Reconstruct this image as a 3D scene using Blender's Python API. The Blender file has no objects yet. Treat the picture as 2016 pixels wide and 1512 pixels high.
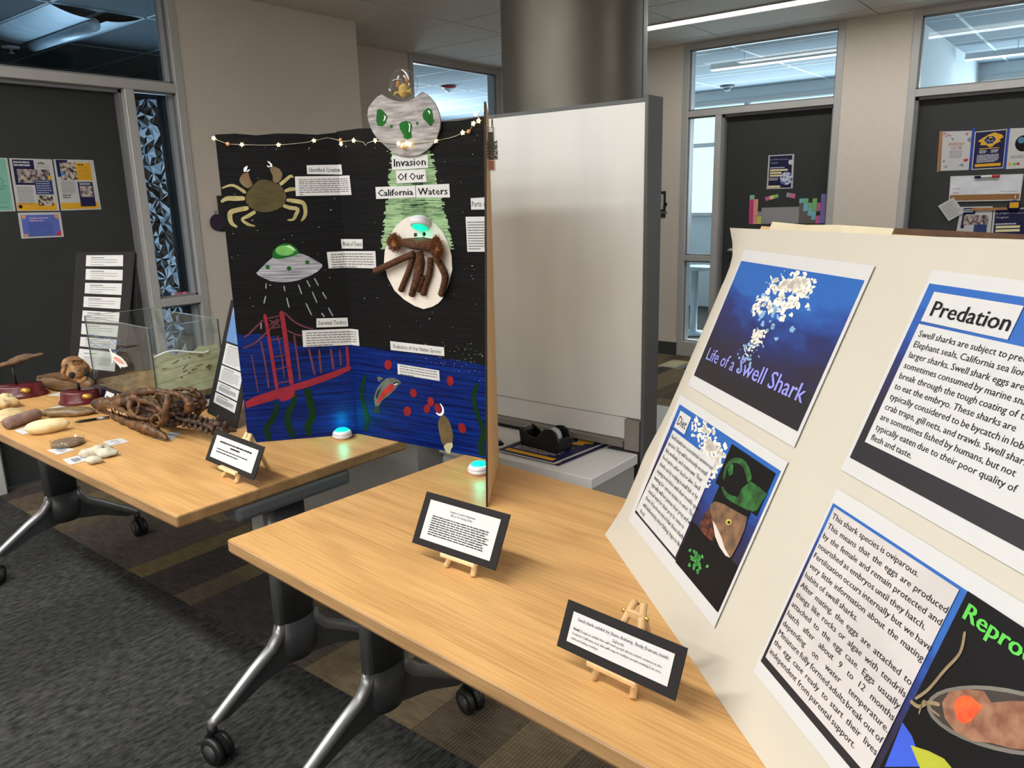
import bpy, bmesh, math, random
from mathutils import Matrix, Vector, noise
random.seed(7)
SC = bpy.context.scene
COL = SC.collection
PI = math.pi

# ---------------------------------------------------------------- camera, world, lights, exposure
cam = bpy.data.cameras.new('camera')
cam.sensor_fit = 'HORIZONTAL'
cam.sensor_width = 36.0
cam.lens = 1519.0 / 2016.0 * 36.0
cam.clip_start = 0.02
camo = bpy.data.objects.new('camera', cam)
COL.objects.link(camo)
YAW, PITCH, ROLL = 0.674544627, 0.234651715, -0.0249684976
_f = Vector((-math.sin(YAW) * math.cos(PITCH), math.cos(YAW) * math.cos(PITCH), -math.sin(PITCH)))
_r = Vector((math.cos(YAW), math.sin(YAW), 0))
_u = _r.cross(_f)
_r2 = _r * math.cos(ROLL) + _u * math.sin(ROLL)
_u2 = -_r * math.sin(ROLL) + _u * math.cos(ROLL)
mw = Matrix((_r2, _u2, -_f)).transposed().to_4x4()
mw.translation = Vector((0, 0, 1.47))
camo.matrix_world = mw
SC.camera = camo

world = bpy.data.worlds.new('daylight')
SC.world = world
world.use_nodes = True
bg = world.node_tree.nodes['Background']
bg.inputs[0].default_value = (0.62, 0.92, 1.0, 1)
bg.inputs[1].default_value = 1.5

SC.view_settings.view_transform = 'Standard'
SC.view_settings.look = 'None'
SC.view_settings.gamma = 1.0
SC.view_settings.use_curve_mapping = False
SC.view_settings.exposure = 0.3


def area(name, loc, rot, sx, sy, power, color=(1, 1, 1)):
    l = bpy.data.lights.new(name, 'AREA')
    l.shape = 'RECTANGLE'
    l.size, l.size_y, l.energy, l.color = sx, sy, power, color
    o = bpy.data.objects.new(name, l)
    o.location, o.rotation_euler = loc, rot
    COL.objects.link(o)
    return o


WARM = (1.0, 0.988, 0.965)
area('slot_light_front', (-2.4, -0.1, 2.70), (0, 0, 0), 4.0, 0.16, 82, WARM)
area('fill_light_back', (0.3, -2.0, 2.70), (0, 0, 0), 6.2, 0.16, 122, WARM)  # unseen fill lamp added behind the camera to brighten faces turned to it
area('slot_light_rear', (-1.2, 5.73, 2.70), (0, 0, 0), 4.0, 0.13, 18, (1, .98, .95))
area('slot_light_side', (2.4, 2.9, 2.70), (0, 0, 0), 2.0, 0.16, 44, WARM)
area('daylight_office_one', (-3.3, 9.6, 1.9), (-PI / 2, 0, 0), 3.0, 1.3, 62, (.80, .94, 1))
area('daylight_office_two', (0.1, 9.8, 1.9), (-PI / 2, 0, 0), 3.0, 1.3, 60, (.80, .94, 1))
area('daylight_corner_office', (-8.2, 7.9, 1.8), (PI / 2, 0, -PI / 3), 2.2, 1.3, 120, (.78, .92, 1))
area('film_backlight', (-6.6, 3.0, 1.3), (PI / 2, 0, -PI / 2), 1.2, 1.8, 40, (.62, .82, 1))  # lamp added inside the windowless dark office to backlight the privacy film

sun = bpy.data.lights.new('sun', 'SUN')
sun.energy, sun.angle, sun.color = 5.0, 0.01, (1.0, 0.97, 0.92)
suno = bpy.data.objects.new('sun', sun)
suno.rotation_euler = Vector((0.03, -1.0, -0.675)).to_track_quat('-Z', 'Y').to_euler()
COL.objects.link(suno)

# ---------------------------------------------------------------- helpers
TZ = 0.737
WMAT = {}


def s2l(c):
    return tuple(((x / 255.0) / 12.92 if x / 255.0 <= 0.04045 else ((x / 255.0 + 0.055) / 1.055) ** 2.4) for x in c)


MATS = {}


def mat(name, rgb, rough=0.5, metal=0.0, var=0.08, scale=12.0, stretch=(1, 1, 1), bump=0.0, emit=0.0, spec=0.5, coord='Object', rgb2=None, detail=3.0, contrast=None, alpha=None):
    """principled material whose colour wanders procedurally around rgb (or between rgb and rgb2)"""
    if name in MATS:
        return MATS[name]
    m = bpy.data.materials.new(name)
    m.use_nodes = True
    nt = m.node_tree
    b = nt.nodes['Principled BSDF']
    c = s2l(rgb)
    tc = nt.nodes.new('ShaderNodeTexCoord')
    mp = nt.nodes.new('ShaderNodeMapping')
    mp.inputs['Scale'].default_value = stretch
    nt.links.new(tc.outputs[coord], mp.inputs['Vector'])
    nz = nt.nodes.new('ShaderNodeTexNoise')
    nz.inputs['Scale'].default_value = scale
    nz.inputs['Detail'].default_value = detail
    nt.links.new(mp.outputs[0], nz.inputs['Vector'])
    rp = nt.nodes.new('ShaderNodeValToRGB')
    lo, hi = contrast or (0.3, 0.7)
    rp.color_ramp.elements[0].position = lo
    rp.color_ramp.elements[1].position = hi
    if rgb2 is None:
        rp.color_ramp.elements[0].color = tuple(max(0, x * (1 - var)) for x in c) + (1,)
        rp.color_ramp.elements[1].color = tuple(min(1, x * (1 + var)) for x in c) + (1,)
    else:
        rp.color_ramp.elements[0].color = c + (1,)
        rp.color_ramp.elements[1].color = s2l(rgb2) + (1,)
    nt.links.new(nz.outputs[0], rp.inputs[0])
    nt.links.new(rp.outputs[0], b.inputs['Base Color'])
    b.inputs['Roughness'].default_value = rough
    b.inputs['Metallic'].default_value = metal
    b.inputs['Specular IOR Level'].default_value = spec
    if emit:
        b.inputs['Emission Color'].default_value = c + (1,)
        b.inputs['Emission Strength'].default_value = emit
    if bump:
        bp = nt.nodes.new('ShaderNodeBump')
        bp.inputs['Strength'].default_value = bump
        bp.inputs['Distance'].default_value = 0.003
        nt.links.new(nz.outputs[0], bp.inputs['Height'])
        nt.links.new(bp.outputs[0], b.inputs['Normal'])
    MATS[name] = m
    return m


def node_mat(name):
    m = bpy.data.materials.new(name)
    m.use_nodes = True
    MATS[name] = m
    return m, m.node_tree, m.node_tree.nodes['Principled BSDF']


def glass(name, tint=(1, 1, 1), refl=1.0, rough=0.0):
    m, nt, b = node_mat(name)
    nt.nodes.remove(b)
    out = nt.nodes['Material Output']
    tr = nt.nodes.new('ShaderNodeBsdfTransparent')
    tr.inputs[0].default_value = tint + (1,)
    gl = nt.nodes.new('ShaderNodeBsdfGlossy')
    gl.inputs['Roughness'].default_value = rough
    lw = nt.nodes.new('ShaderNodeLayerWeight')
    pw = nt.nodes.new('ShaderNodeMath')
    pw.operation = 'POWER'
    pw.inputs[1].default_value = 5.0
    nt.links.new(lw.outputs['Facing'], pw.inputs[0])
    fr = nt.nodes.new('ShaderNodeMath')
    fr.operation = 'MULTIPLY_ADD'
    fr.inputs[1].default_value = 0.8
    fr.inputs[2].default_value = 0.035
    nt.links.new(pw.outputs[0], fr.inputs[0])
    mul = nt.nodes.new('ShaderNodeMath')
    mul.operation = 'MULTIPLY'
    mul.inputs[1].default_value = refl
    mx = nt.nodes.new('ShaderNodeMixShader')
    nt.links.new(fr.outputs[0], mul.inputs[0])
    nt.links.new(mul.outputs[0], mx.inputs[0])
    nt.links.new(tr.outputs[0], mx.inputs[1])
    nt.links.new(gl.outputs[0], mx.inputs[2])
    nt.links.new(mx.outputs[0], out.inputs[0])
    return m


def wood_mat(name, c1, c2, rough=0.42, along=(1.2, 26, 26), sc=1.0):
    """straight grained veneer: long streaks along local x plus a slow cathedral wave"""
    m, nt, b = node_mat(name)
    L = nt.links.new
    tc = nt.nodes.new('ShaderNodeTexCoord')
    mp = nt.nodes.new('ShaderNodeMapping')
    mp.inputs['Scale'].default_value = along
    L(tc.outputs['Object'], mp.inputs[0])
    n1 = nt.nodes.new('ShaderNodeTexNoise')
    n1.inputs['Scale'].default_value = 4.6 * sc
    n1.inputs['Detail'].default_value = 6
    n1.inputs['Roughness'].default_value = 0.65
    L(mp.outputs[0], n1.inputs['Vector'])
    mp2 = nt.nodes.new('ShaderNodeMapping')
    mp2.inputs['Scale'].default_value = (0.8, 5, 5)
    L(tc.outputs['Object'], mp2.inputs[0])
    n2 = nt.nodes.new('ShaderNodeTexNoise')
    n2.inputs['Scale'].default_value = 1.6
    n2.inputs['Detail'].default_value = 2
    L(mp2.outputs[0], n2.inputs['Vector'])
    w = nt.nodes.new('ShaderNodeMath')
    w.operation = 'MULTIPLY'
    w.inputs[1].default_value = 34.0
    L(n2.outputs[0], w.inputs[0])
    sn = nt.nodes.new('ShaderNodeMath')
    sn.operation = 'SINE'
    L(w.outputs[0], sn.inputs[0])
    mx = nt.nodes.new('ShaderNodeMath')
    mx.operation = 'MULTIPLY_ADD'
    mx.inputs[1].default_value = 0.075
    L(sn.outputs[0], mx.inputs[0])
    L(n1.outputs[0], mx.inputs[2])
    rp = nt.nodes.new('ShaderNodeValToRGB')
    rp.color_ramp.elements[0].position = 0.28
    rp.color_ramp.elements[1].position = 0.66
    rp.color_ramp.elements[0].color = s2l(c1) + (1,)
    rp.color_ramp.elements[1].color = s2l(c2) + (1,)
    L(mx.outputs[0], rp.inputs[0])
    L(rp.outputs[0], b.inputs['Base Color'])
    b.inputs['Roughness'].default_value = rough
    bp = nt.nodes.new('ShaderNodeBump')
    bp.inputs['Strength'].default_value = 0.08
    bp.inputs['Distance'].default_value = 0.001
    L(n1.outputs[0], bp.inputs['Height'])
    L(bp.outputs[0], b.inputs['Normal'])
    return m


class MB:
    def __init__(s, xf=None):
        s.v, s.f, s.m, s.s, s.xf = [], [], [], [], xf

    def add(s, verts, faces, mi=0, smooth=False, xf=None):
        o = len(s.v)
        for p in verts:
            p = Vector(p)
            if xf is not None:
                p = xf @ p
            if s.xf is not None:
                p = s.xf @ p
            s.v.append(p)
        for f in faces:
            s.f.append([i + o for i in f])
            s.m.append(mi)
            s.s.append(smooth)
        return s

    def box(s, x0, y0, z0, x1, y1, z1, mi=0, xf=None):
        v = [(x0, y0, z0), (x1, y0, z0), (x1, y1, z0), (x0, y1, z0), (x0, y0, z1), (x1, y0, z1), (x1, y1, z1), (x0, y1, z1)]
        return s.add(v, [(3, 2, 1, 0), (4, 5, 6, 7), (0, 1, 5, 4), (1, 2, 6, 5), (2, 3, 7, 6), (3, 0, 4, 7)], mi, False, xf)

    def prism(s, pts, z0, z1, mi=0, xf=None, smooth=False):
        n = len(pts)
        v = [(p[0], p[1], z0) for p in pts] + [(p[0], p[1], z1) for p in pts]
        f = [list(range(n))[::-1], list(range(n, 2 * n))] + [(i, (i + 1) % n, n + (i + 1) % n, n + i) for i in range(n)]
        return s.add(v, f, mi, smooth, xf)

    def poly(s, pts, z=0.0, mi=0, xf=None):
        a = sum(pts[i][0] * pts[(i + 1) % len(pts)][1] - pts[(i + 1) % len(pts)][0] * pts[i][1] for i in range(len(pts)))
        if a < 0:
            pts = pts[::-1]
        return s.add([(p[0], p[1], z) for p in pts], [list(range(len(pts)))], mi, False, xf)

    def rect(s, x0, y0, x1, y1, z=0.0, mi=0, xf=None):
        return s.add([(x0, y0, z), (x1, y0, z), (x1, y1, z), (x0, y1, z)], [(0, 1, 2, 3)], mi, False, xf)

    def tube(s, pts, r, n=8, mi=0, xf=None, smooth=True, jit=0.0, flat=None):
        pts = [Vector(p) for p in pts]
        k = len(pts)
        rs = r if isinstance(r, (list, tuple)) else [r] * k
        vs, fs = [], []
        up = Vector((0, 0, 1))
        prev = None
        for i, p in enumerate(pts):
            t = (pts[min(i + 1, k - 1)] - pts[max(i - 1, 0)]).normalized()
            if prev is None:
                a = up if abs(t.dot(up)) < 0.9 else Vector((1, 0, 0))
                n1 = (a - t * a.dot(t)).normalized()
            else:
                n1 = (prev - t * prev.dot(t)).normalized()
            prev = n1
            n2 = t.cross(n1)
            for j in range(n):
                an = 2 * PI * j / n
                q = n1 * math.cos(an) * (flat or 1.0) + n2 * math.sin(an)
                rr = rs[i]
                if jit:
                    rr *= 1 + jit * noise.noise((p + q * rs[i]) * 60)
                vs.append(p + q * rr)
        for i in range(k - 1):
            for j in range(n):
                fs.append((i * n + j, i * n + (j + 1) % n, (i + 1) * n + (j + 1) % n, (i + 1) * n + j))
        fs.append(list(range(n))[::-1])
        fs.append([(k - 1) * n + j for j in range(n)])
        return s.add(vs, fs, mi, smooth, xf)

    def lathe(s, prof, n=24, mi=0, xf=None, smooth=True, sx=1.0, sy=1.0):
        vs, fs = [], []
        k = len(prof)
        for (r, z) in prof:
            for j in range(n):
                a = 2 * PI * j / n
                vs.append((r * math.cos(a) * sx, r * math.sin(a) * sy, z))
        for i in range(k - 1):
            for j in range(n):
                fs.append((i * n + j, i * n + (j + 1) % n, (i + 1) * n + (j + 1) % n, (i + 1) * n + j))
        fs.append(list(range(n))[::-1])
        fs.append([(k - 1) * n + j for j in range(n)])
        return s.add(vs, fs, mi, smooth, xf)

    def ball(s, c, r, seg=14, ring=9, mi=0, xf=None, jit=0.0, jf=20.0, fn=None):
        r = r if isinstance(r, (list, tuple)) else (r, r, r)
        vs, fs = [], []
        off = random.random() * 50
        for i in range(ring + 1):
            th = PI * i / ring
            for j in range(seg):
                a = 2 * PI * j / seg
                d = Vector((math.sin(th) * math.cos(a), math.sin(th) * math.sin(a), math.cos(th)))
                k = 1 + (jit * noise.noise(Vector((d.x * r[0], d.y * r[1], d.z * r[2])) * jf + Vector((off, 0, 0))) if jit else 0)
                q = Vector((d.x * r[0] * k, d.y * r[1] * k, d.z * r[2] * k))
                if fn:
                    q = fn(q)
                vs.append(q + Vector(c))
        for i in range(ring):
            for j in range(seg):
                fs.append((i * seg + j, (i + 1) * seg + j, (i + 1) * seg + (j + 1) % seg, i * seg + (j + 1) % seg))
        return s.add(vs, fs, mi, True, xf)

    def build(s, name, mats, parent=None, M=None, bevel=0.0, label=None, kind=None, seg=1):
        me = bpy.data.meshes.new(name)
        me.from_pydata([tuple(p) for p in s.v], [], s.f)
        mats = mats if isinstance(mats, (list, tuple)) else [mats]
        for m in mats:
            me.materials.append(m)
        me.polygons.foreach_set('material_index', s.m)
        me.polygons.foreach_set('use_smooth', s.s)
        me.update()
        if bevel:
            bm = bmesh.new()
            bm.from_mesh(me)
            ed = [e for e in bm.edges if len(e.link_faces) == 2 and e.calc_face_angle(0) > 0.6]
            bmesh.ops.bevel(bm, geom=ed, offset=bevel, segments=seg, affect='EDGES', profile=0.6)
            bm.to_mesh(me)
            bm.free()
        return place(bpy.data.objects.new(name, me), parent, M, label, kind)


def place(o, parent=None, M=None, label=None, kind=None):
    COL.objects.link(o)
    if M is None:
        M = WMAT[parent.name] if parent else Matrix()
    if parent:
        o.parent = parent
        o.matrix_basis = WMAT[parent.name].inverted() @ M
    else:
        o.matrix_basis = M
    WMAT[o.name] = M.copy()
    if label:
        o['label'] = label
    if kind:
        o['kind'] = kind
    return o


def tag(o, label, cat, group=None):
    o['label'], o['category'] = label, cat
    if group:
        o['group'] = group
    return o


def thing(name, label, cat, M=None, group=None):
    o = bpy.data.objects.new(name, None)
    o.empty_display_size = 0.05
    place(o, None, M or Matrix())
    return tag(o, label, cat, group)


def T(x, y, z=0.0, rz=0.0):
    return Matrix.Translation((x, y, z)) @ Matrix.Rotation(rz, 4, 'Z')


def frame(o, u, v):
    u = Vector(u).normalized()
    v = Vector(v)
    v = (v - u * v.dot(u)).normalized()
    n = u.cross(v)
    m = Matrix((u, v, n)).transposed().to_4x4()
    m.translation = Vector(o)
    return m


def kids(o):
    return [c for c in o.children]


def dup(root, M, label=None, group=None):
    def cp(o, par, mm):
        c = o.copy()
        COL.objects.link(c)
        c.parent = par
        c.matrix_basis = mm if mm is not None else o.matrix_basis
        WMAT[c.name] = (WMAT[par.name] @ c.matrix_basis) if par else c.matrix_basis.copy()
        for ch in kids(o):
            cp(ch, c, None)
        return c
    c = cp(root, None, M)
    if label:
        c['label'] = label
    if group:
        c['group'] = group
    return c


# ---- lettering from the built-in font, flat meshes
_TX = {}


def glyphs(s, res=2):
    key = (s, res)
    if key not in _TX:
        cu = bpy.data.curves.new('t', 'FONT')
        cu.body = s
        cu.resolution_u = res
        cu.fill_mode = 'FRONT'
        ob = bpy.data.objects.new('t', cu)
        me = ob.to_mesh()
        vs = [v.co.copy() for v in me.vertices]
        fs = [list(p.vertices) for p in me.polygons]
        ob.to_mesh_clear()
        bpy.data.objects.remove(ob)
        bpy.data.curves.remove(cu)
        x0 = min(v.x for v in vs) if vs else 0
        x1 = max(v.x for v in vs) if vs else 0.3
        _TX[key] = (vs, fs, x0, x1)
    return _TX[key]


CAP = 0.73   # cap height of the built-in font at size 1


def text(mb, s, p0, width, cap, z=0.0, mi=0, ang=0.0, res=2, bold=0.0, slant=0.0, align='L'):
    """one run of lettering: baseline start p0, cap height, squeezed to width if given"""
    vs, fs, x0, x1 = glyphs(s, res)
    k = cap / CAP
    kx = width / (x1 - x0) if width else k
    if align == 'C':
        p0 = (p0[0] - 0.5 * kx * (x1 - x0) * math.cos(ang), p0[1] - 0.5 * kx * (x1 - x0) * math.sin(ang))
    ca, sa = math.cos(ang), math.sin(ang)
    for db in ([0] if not bold else [-bold, 0, bold]):
        mb.add([(p0[0] + ((v.x - x0) * kx + slant * v.y * k + db) * ca - v.y * k * sa, p0[1] + ((v.x - x0) * kx + slant * v.y * k + db) * sa + v.y * k * ca, z + db * 0.01) for v in vs], fs, mi)
    return kx * (x1 - x0)


def para(mb, lines, x0, x1, y0, y1, cap, z=0.0, mi=0, justify=(), fit=None, res=1):
    """lines of text between the baselines y0 (first) and y1 (last)"""
    n = len(lines)
    k = cap / CAP
    natural = 1.0
    if fit:
        ws = lines[fit[0]].split(' ')
        natural = fit[1] / (sum((glyphs(w, res)[3] - glyphs(w, res)[2]) * k for w in ws) + .28 * k * (len(ws) - 1))
    for i, ln in enumerate(lines):
        y = y0 + (y1 - y0) * i / max(1, n - 1)
        ws = ln.split(' ')
        wd = [(glyphs(w, res)[3] - glyphs(w, res)[2]) * k * (natural or 1.0) for w in ws]
        gap = 0.28 * k * (natural or 1.0)
        if i in justify and len(ws) > 1:
            gap = (x1 - x0 - sum(wd)) / (len(ws) - 1)
        x = x0
        for w, d in zip(ws, wd):
            text(mb, w, (x, y), d, cap, z, mi, res=res)
            x += d + gap


def greek(mb, x0, y0, x1, y1, n, h, z=0.0, mi=0, last=0.5, xf=None, skew=0.0):
    """lines of print too small to read: broken dark bars"""
    for i in range(n):
        y = y0 + (y1 - y0) * (i / max(1, n - 1))
        x = x0
        xe = x0 + (x1 - x0) * (last if i == n - 1 else random.uniform(0.93, 1.0))
        while x < xe:
            w = min(random.uniform(0.03, 0.11) * (x1 - x0), xe - x)
            mb.add([(x, y, z), (x + w, y, z), (x + w, y + h, z), (x, y + h, z)], [(0, 1, 2, 3)], mi, False, xf)
            x += w + 0.012 * (x1 - x0)


# ---------------------------------------------------------------- common materials
wall_m = mat('wall_paint', (222, 213, 202), .85, var=.02, scale=60, bump=.05)
frame_m = mat('frame_metal_grey', (190, 189, 188), .42, .15, var=.03, scale=8)
stop_m = mat('frame_stop_grey', (134, 136, 138), .45, .2, var=.03)
door_m = mat('door_charcoal', (54, 56, 57), .55, var=.05, scale=9, spec=.35)
base_m = mat('baseboard_rubber', (62, 64, 66), .6, var=.04)
ceil_m = mat('ceiling_tile_white', (222, 216, 207), .95, var=.035, scale=90, bump=.15)
grid_m = mat('ceiling_grid_metal', (176, 170, 162), .6, var=.02)
white_m = mat('white_laminate', (226, 228, 228), .45, var=.015)
grey_m = mat('grey_laminate', (128, 130, 132), .5, var=.02)
dgrey_m = mat('dark_grey_metal', (92, 96, 98), .45, .2, var=.03)
black_m = mat('black_plastic', (20, 20, 21), .4, var=.1)
ink_m = mat('black_ink', (26, 26, 30), .8, var=.05, spec=.2)
grey_ink = mat('grey_ink', (112, 110, 110), .8, var=.08, spec=.2)
paper_m = mat('white_paper', (198, 199, 199), .75, var=.012, scale=30, spec=.25)
navy_m = mat('navy_print', (28, 30, 72), .6, var=.06, spec=.3)
gold_m = mat('gold_print', (226, 170, 40), .6, var=.06, spec=.3)
glass_m = glass('clear_glass', (.95, .985, 1.0), .9)
dark_glass_m = glass('dark_room_glass', (.86, .93, .97), 1.0)
blackcard = mat('black_card', (33, 31, 32), .8, var=.05, spec=.25)
mb = None

# ---------------------------------------------------------------- structure: floor
XL, XK, YW, ZC = -4.57, -5.19, 6.575, 2.74
floor = MB().box(-11, -2.6, -0.10, 4.2, 11.2, -0.006).build('floor', mat('carpet_base', (74, 68, 60), .95, var=.15, scale=40), kind='structure')


def carpet(name, a, b, ridge, sc=90, along=(.12, 1, 1)):
    m, nt, bs = node_mat(name)
    L = nt.links.new
    tc = nt.nodes.new('ShaderNodeTexCoord')
    mp = nt.nodes.new('ShaderNodeMapping')
    mp.inputs['Scale'].default_value = along
    L(tc.outputs['Object'], mp.inputs[0])
    n1 = nt.nodes.new('ShaderNodeTexNoise')
    n1.inputs['Scale'].default_value = sc
    n1.inputs['Detail'].default_value = 5
    n1.inputs['Roughness'].default_value = .7
    L(mp.outputs[0], n1.inputs['Vector'])
    rp = nt.nodes.new('ShaderNodeValToRGB')
    rp.color_ramp.elements[0].position, rp.color_ramp.elements[1].position = .36, .64
    rp.color_ramp.elements[0].color = s2l(a) + (1,)
    rp.color_ramp.elements[1].color = s2l(b) + (1,)
    L(n1.outputs[0], rp.inputs[0])
    L(rp.outputs[0], bs.inputs['Base Color'])
    bs.inputs['Roughness'].default_value = .97
    bs.inputs['Specular IOR Level'].default_value = .1
    wv = nt.nodes.new('ShaderNodeTexWave')
    wv.bands_direction = 'X'
    wv.inputs['Scale'].default_value = ridge
    L(tc.outputs['Object'], wv.inputs['Vector'])
    ad = nt.nodes.new('ShaderNodeMath')
    ad.operation = 'ADD'
    L(wv.outputs['Fac'], ad.inputs[0])
    L(n1.outputs[0], ad.inputs[1])
    bp = nt.nodes.new('ShaderNodeBump')
    bp.inputs['Strength'].default_value = .55
    bp.inputs['Distance'].default_value = .004
    L(ad.outputs[0], bp.inputs['Height'])
    L(bp.outputs[0], bs.inputs['Normal'])
    return m


plank_cols = [carpet('carpet_tan', (104, 92, 72), (132, 118, 94), 28), carpet('carpet_brown', (82, 72, 60), (108, 96, 82), 28),
              carpet('carpet_charcoal', (56, 52, 50), (80, 75, 72), 28), carpet('carpet_olive', (96, 86, 60), (124, 112, 82), 28), carpet('carpet_taupe', (72, 66, 61), (100, 92, 86), 28)]
dark_cols = [carpet('carpet_slate', (34, 35, 36), (76, 76, 74), 24, 60, (1.0, .42, 1)), carpet('carpet_ash', (30, 31, 32), (68, 68, 66), 24, 66, (1.0, .42, 1))]
plank_meshes = {}


def plank(x, y, w, l, m):
    key = (round(w, 3), round(l, 3), m.name)
    if key not in plank_meshes:
        b = MB().box(0, 0, -.006, w - .0012, l - .0012, 0)
        o = b.build('carpet_plank', m, floor, T(x, y, 0))
        plank_meshes[key] = o.data
        return o
    return place(bpy.data.objects.new('carpet_plank', plank_meshes[key]), floor, T(x, y, 0))


rr = random.Random(3)
last = None
x = -4.57
while x < .6:
    wd_ = rr.choice([.125, .125, .1875, .25, .25])
    y = 1.305
    off = rr.choice([.25, .5, .75, 1.0])
    first = True
    while y < 6.5:
        l = off if first else 1.0
        first = False
        l = min(l, 6.57 - y)
        c = rr.choice([0, 0, 1, 1, 2, 2, 3, 4])
        if c == last:
            c = (c + 2) % 5
        last = c
        if l > .03:
            plank(x, y, wd_, l, plank_cols[c])
        y += l
    x += wd_
for i in range(15):
    x = -4.57 + i * .5 * .999
    for j in range(3):
        y0 = [-1.5, -.5 - .1 * (i % 2), .52 - .18 * (i % 2), 1.305]
        plank(x, y0[j], .4995, y0[j + 1] - y0[j], dark_cols[(i + j) % 2])

# ---------------------------------------------------------------- structure: ceiling with tiles
ceiling = MB().box(-11, -2.6, ZC + .012, 4.2, 9.98, ZC + .12).build('ceiling', mat('ceiling_gap_shadow_metal', (92, 88, 84), .7, var=.02), kind='structure')
tile_me = None
for ix in range(-1, 6):
    for iy in range(-7, 5):
        x, y = -4.08 + 1.2 * ix, 3.913 + .61 * iy
        x0, x1 = max(x, XK), x + 1.2
        if ix == -1 and y < 4.0:
            x0 = XL
        y1 = min(y + .61, YW)
        if x0 > x1 - .05 or y > YW - .05:
            continue
        w = x1 - x0
        if ix > -1 and iy < 4:
            if tile_me is None:
                o = MB().box(.006, .006, -.004, 1.194, .604, .02).build('ceiling_tile', ceil_m, ceiling, T(x, y, ZC), bevel=.003)
                tile_me = o.data
            else:
                place(bpy.data.objects.new('ceiling_tile', tile_me), ceiling, T(x, y, ZC))
        else:
            MB().box(.004, .004, -.004, w - .004, y1 - y - .004, .02).build('ceiling_tile', ceil_m, ceiling, T(x0, y, ZC), bevel=.003)

MB().box(.004, .004, -.004, XL - XK - .004, .503 - .004, .02).build('ceiling_tile', ceil_m, ceiling, T(XK, 4.02, ZC), bevel=.003)

lamp_m = mat('lamp_diffuser', (255, 250, 240), .5, emit=3.2, var=.0)


def slot_light(x0, x1, y, w, label):
    t = thing('slot_light', label, 'light', T((x0 + x1) / 2, y, ZC))
    h = (x1 - x0) / 2
    MB().box(-h, -w / 2 - .012, -.012, h, -w / 2, .01).box(-h, w / 2, -.012, h, w / 2 + .012, .01).box(-h - .012, -w / 2 - .012, -.012, -h, w / 2 + .012, .01).box(h, -w / 2 - .012, -.012, h + .012, w / 2 + .012, .01).build('light_trim', grid_m, t)
    MB().box(-h, -w / 2, -.008, h, w / 2, .004).build('diffuser', lamp_m, t)
    return t


slot_light(-3.55, .9, 5.73, .15, 'long recessed slot light running above the office doors')
slot_light(-4.4, -.4, -0.1, .16, 'recessed slot light in the ceiling above the display tables')

# ---------------------------------------------------------------- structure: walls
H2 = ZC + .02


def wall_box(name, boxes):
    m = MB()
    for b in boxes:
        m.box(*b)
    return m.build(name, wall_m, kind='structure')


WT = .16
D2 = (-3.255, -1.914)
D3 = (-1.441, -.10)
D1 = (1.30, 2.64)
DK = (5.144, 6.425)
wall_box('wall_right', [(XK - .2, YW, 0, D2[0], YW + WT, H2), (D2[1], YW, 0, D3[0], YW + WT, H2), (D3[1], YW, 0, 4.1, YW + WT, H2)])
wall_box('wall_left', [(XL - WT, -2.5, 0, XL, D1[0], H2), (XL - WT, D1[1], 0, XL, 4.02, H2), (XK, 4.02 - WT, 0, XL - WT, 4.02, H2)])
wall_box('wall_recess', [(XK - WT, 3.9, 0, XK, DK[0], H2), (XK - WT, DK[1], 0, XK, YW + WT, H2)])
wall_box('wall_back', [(-11, -2.62, 0, 4.2, -2.5, H2)])
wall_box('wall_side', [(4.1, -2.5, 0, 4.22, YW + WT, H2)])
MB().box(-4.57, YW - .012, 0, D2[0] - .002, YW, .12).build('baseboard_right', base_m, kind='structure')
MB().box(XK, YW - .012, 0, -4.57, YW, .12).box(D2[1] + .002, YW - .012, 0, D3[0] - .002, YW, .12).build('baseboard_right_end', base_m, kind='structure')
MB().box(XL, D1[1] + .002, 0, XL + .012, 4.02, .12).box(XL, -2.5, 0, XL + .012, D1[0] - .002, .12).build('baseboard_left', base_m, kind='structure')
MB().box(XK, 4.02, 0, XK + .012, DK[0] - .002, .12).build('baseboard_recess', base_m, kind='structure')

# door screens: frame with transom light, side light and leaf, in local coords x along wall, y into the wall, z up


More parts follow.
